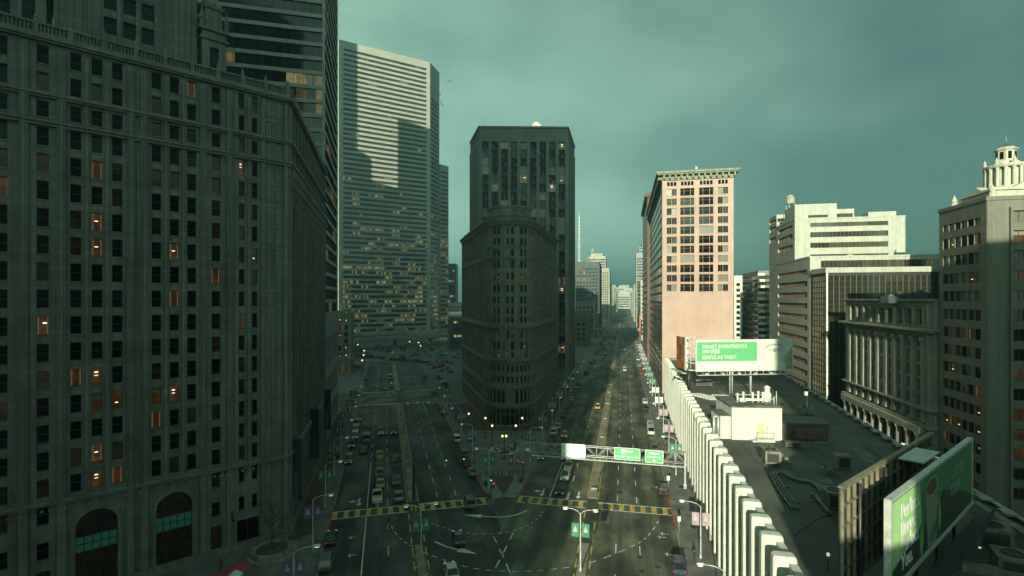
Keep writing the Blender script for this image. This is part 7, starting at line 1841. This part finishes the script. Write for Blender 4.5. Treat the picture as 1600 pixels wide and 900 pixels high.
# a bank of heavier cloud fills the right, thinner cloud the left
sp=N.new('ShaderNodeSeparateXYZ'); L.new(tc.outputs['Generated'],sp.inputs[0])
mr=N.new('ShaderNodeMapRange'); mr.inputs['From Min'].default_value=-.55; mr.inputs['From Max'].default_value=.55; mr.inputs['To Min'].default_value=1.24; mr.inputs['To Max'].default_value=.47; L.new(sp.outputs['X'],mr.inputs['Value'])
hz=N.new('ShaderNodeMapRange'); hz.inputs['From Min'].default_value=.0; hz.inputs['From Max'].default_value=.55; hz.inputs['To Min'].default_value=.0; hz.inputs['To Max'].default_value=1.0; L.new(sp.outputs['Z'],hz.inputs['Value'])
mz=N.new('ShaderNodeValToRGB'); z=mz.color_ramp.elements; z[0].position=0; z[0].color=HZ0; z[1].position=1; z[1].color=HZ3
k=z.new(.12); k.color=HZ1; k=z.new(.40); k.color=HZ2
L.new(hz.outputs[0],mz.inputs['Fac'])
def mulc(a,b,mode='MULTIPLY',f=1.0):
    m_=N.new('ShaderNodeMix'); m_.data_type='RGBA'; m_.blend_type=mode; m_.inputs['Factor'].default_value=f
    for s_,v in ((m_.inputs['A'],a),(m_.inputs['B'],b)):
        if isinstance(v,tuple): s_.default_value=v
        else: L.new(v,s_)
    return m_.outputs['Result']
cl=mulc(cr.outputs['Color'],mz.outputs['Color']); sc_=N.new('ShaderNodeVectorMath'); sc_.operation='SCALE'; L.new(cl,sc_.inputs[0]); L.new(mr.outputs[0],sc_.inputs['Scale'])
fin=mulc(mulc(sky.outputs[0],(.55,1.0,.80,1)),sc_.outputs[0],'MIX',.86)
L.new(fin,bg.inputs['Color']); bg.inputs['Strength'].default_value=SKY_STR
sd=bpy.data.lights.new('sun','SUN'); sd.energy=SUN_STR; sd.angle=R(.5); sd.color=SUN_COL; so=bpy.data.objects.new('sun',sd); COL.objects.link(so)
dirv=Vector((math.sin(SUN_AZ)*math.cos(SUN_EL),math.cos(SUN_AZ)*math.cos(SUN_EL),-math.sin(SUN_EL))); so.rotation_euler=dirv.to_track_quat('-Z','Y').to_euler(); so.location=(0,-80,120)
if HAZE:
    hb=MB(); x0,x1,y0,y1,z0,z1=-6050,6050,-750,7050,-1.1,318
    hb.quadgrid([(x0,y0,z0),(x1,y0,z0),(x1,y1,z0),(x0,y1,z0),(x0,y0,z1),(x1,y0,z1),(x1,y1,z1),(x0,y1,z1)],[(3,2,1,0),(4,5,6,7),(0,1,5,4),(1,2,6,5),(2,3,7,6),(3,0,4,7)])
    hm=bpy.data.materials.new('haze_air'); hm.use_nodes=True; hn=hm.node_tree; hn.nodes.remove(hn.nodes['Principled BSDF']); pv=hn.nodes.new('ShaderNodeVolumePrincipled'); pv.inputs['Color'].default_value=HAZE_COL; pv.inputs['Density'].default_value=HAZE; pv.inputs['Anisotropy'].default_value=.65
    hn.links.new(pv.outputs[0],hn.nodes['Material Output'].inputs['Volume'])
    h=hb.build('haze',hm); h['kind']='stuff'
cam=bpy.data.cameras.new('camera'); cam.sensor_width=36; cam.lens=18.0; cam.shift_y=17/1600; cam.clip_start=.5; cam.clip_end=20000
co=bpy.data.objects.new('camera',cam); COL.objects.link(co); co.location=(0,0,H0); co.rotation_euler=(math.pi/2,0,0); scene.camera=co
vs=scene.view_settings; scene.display_settings.display_device='sRGB'; vs.view_transform='Standard'; vs.look='None'; vs.gamma=1; vs.exposure=EXPO
cy=scene.cycles; cy.max_bounces=6; cy.diffuse_bounces=3; cy.glossy_bounces=3; cy.transmission_bounces=2; cy.volume_bounces=0; cy.transparent_max_bounces=4; cy.use_denoising=True; cy.caustics_reflective=False; cy.caustics_refractive=False; cy.sample_clamp_indirect=6
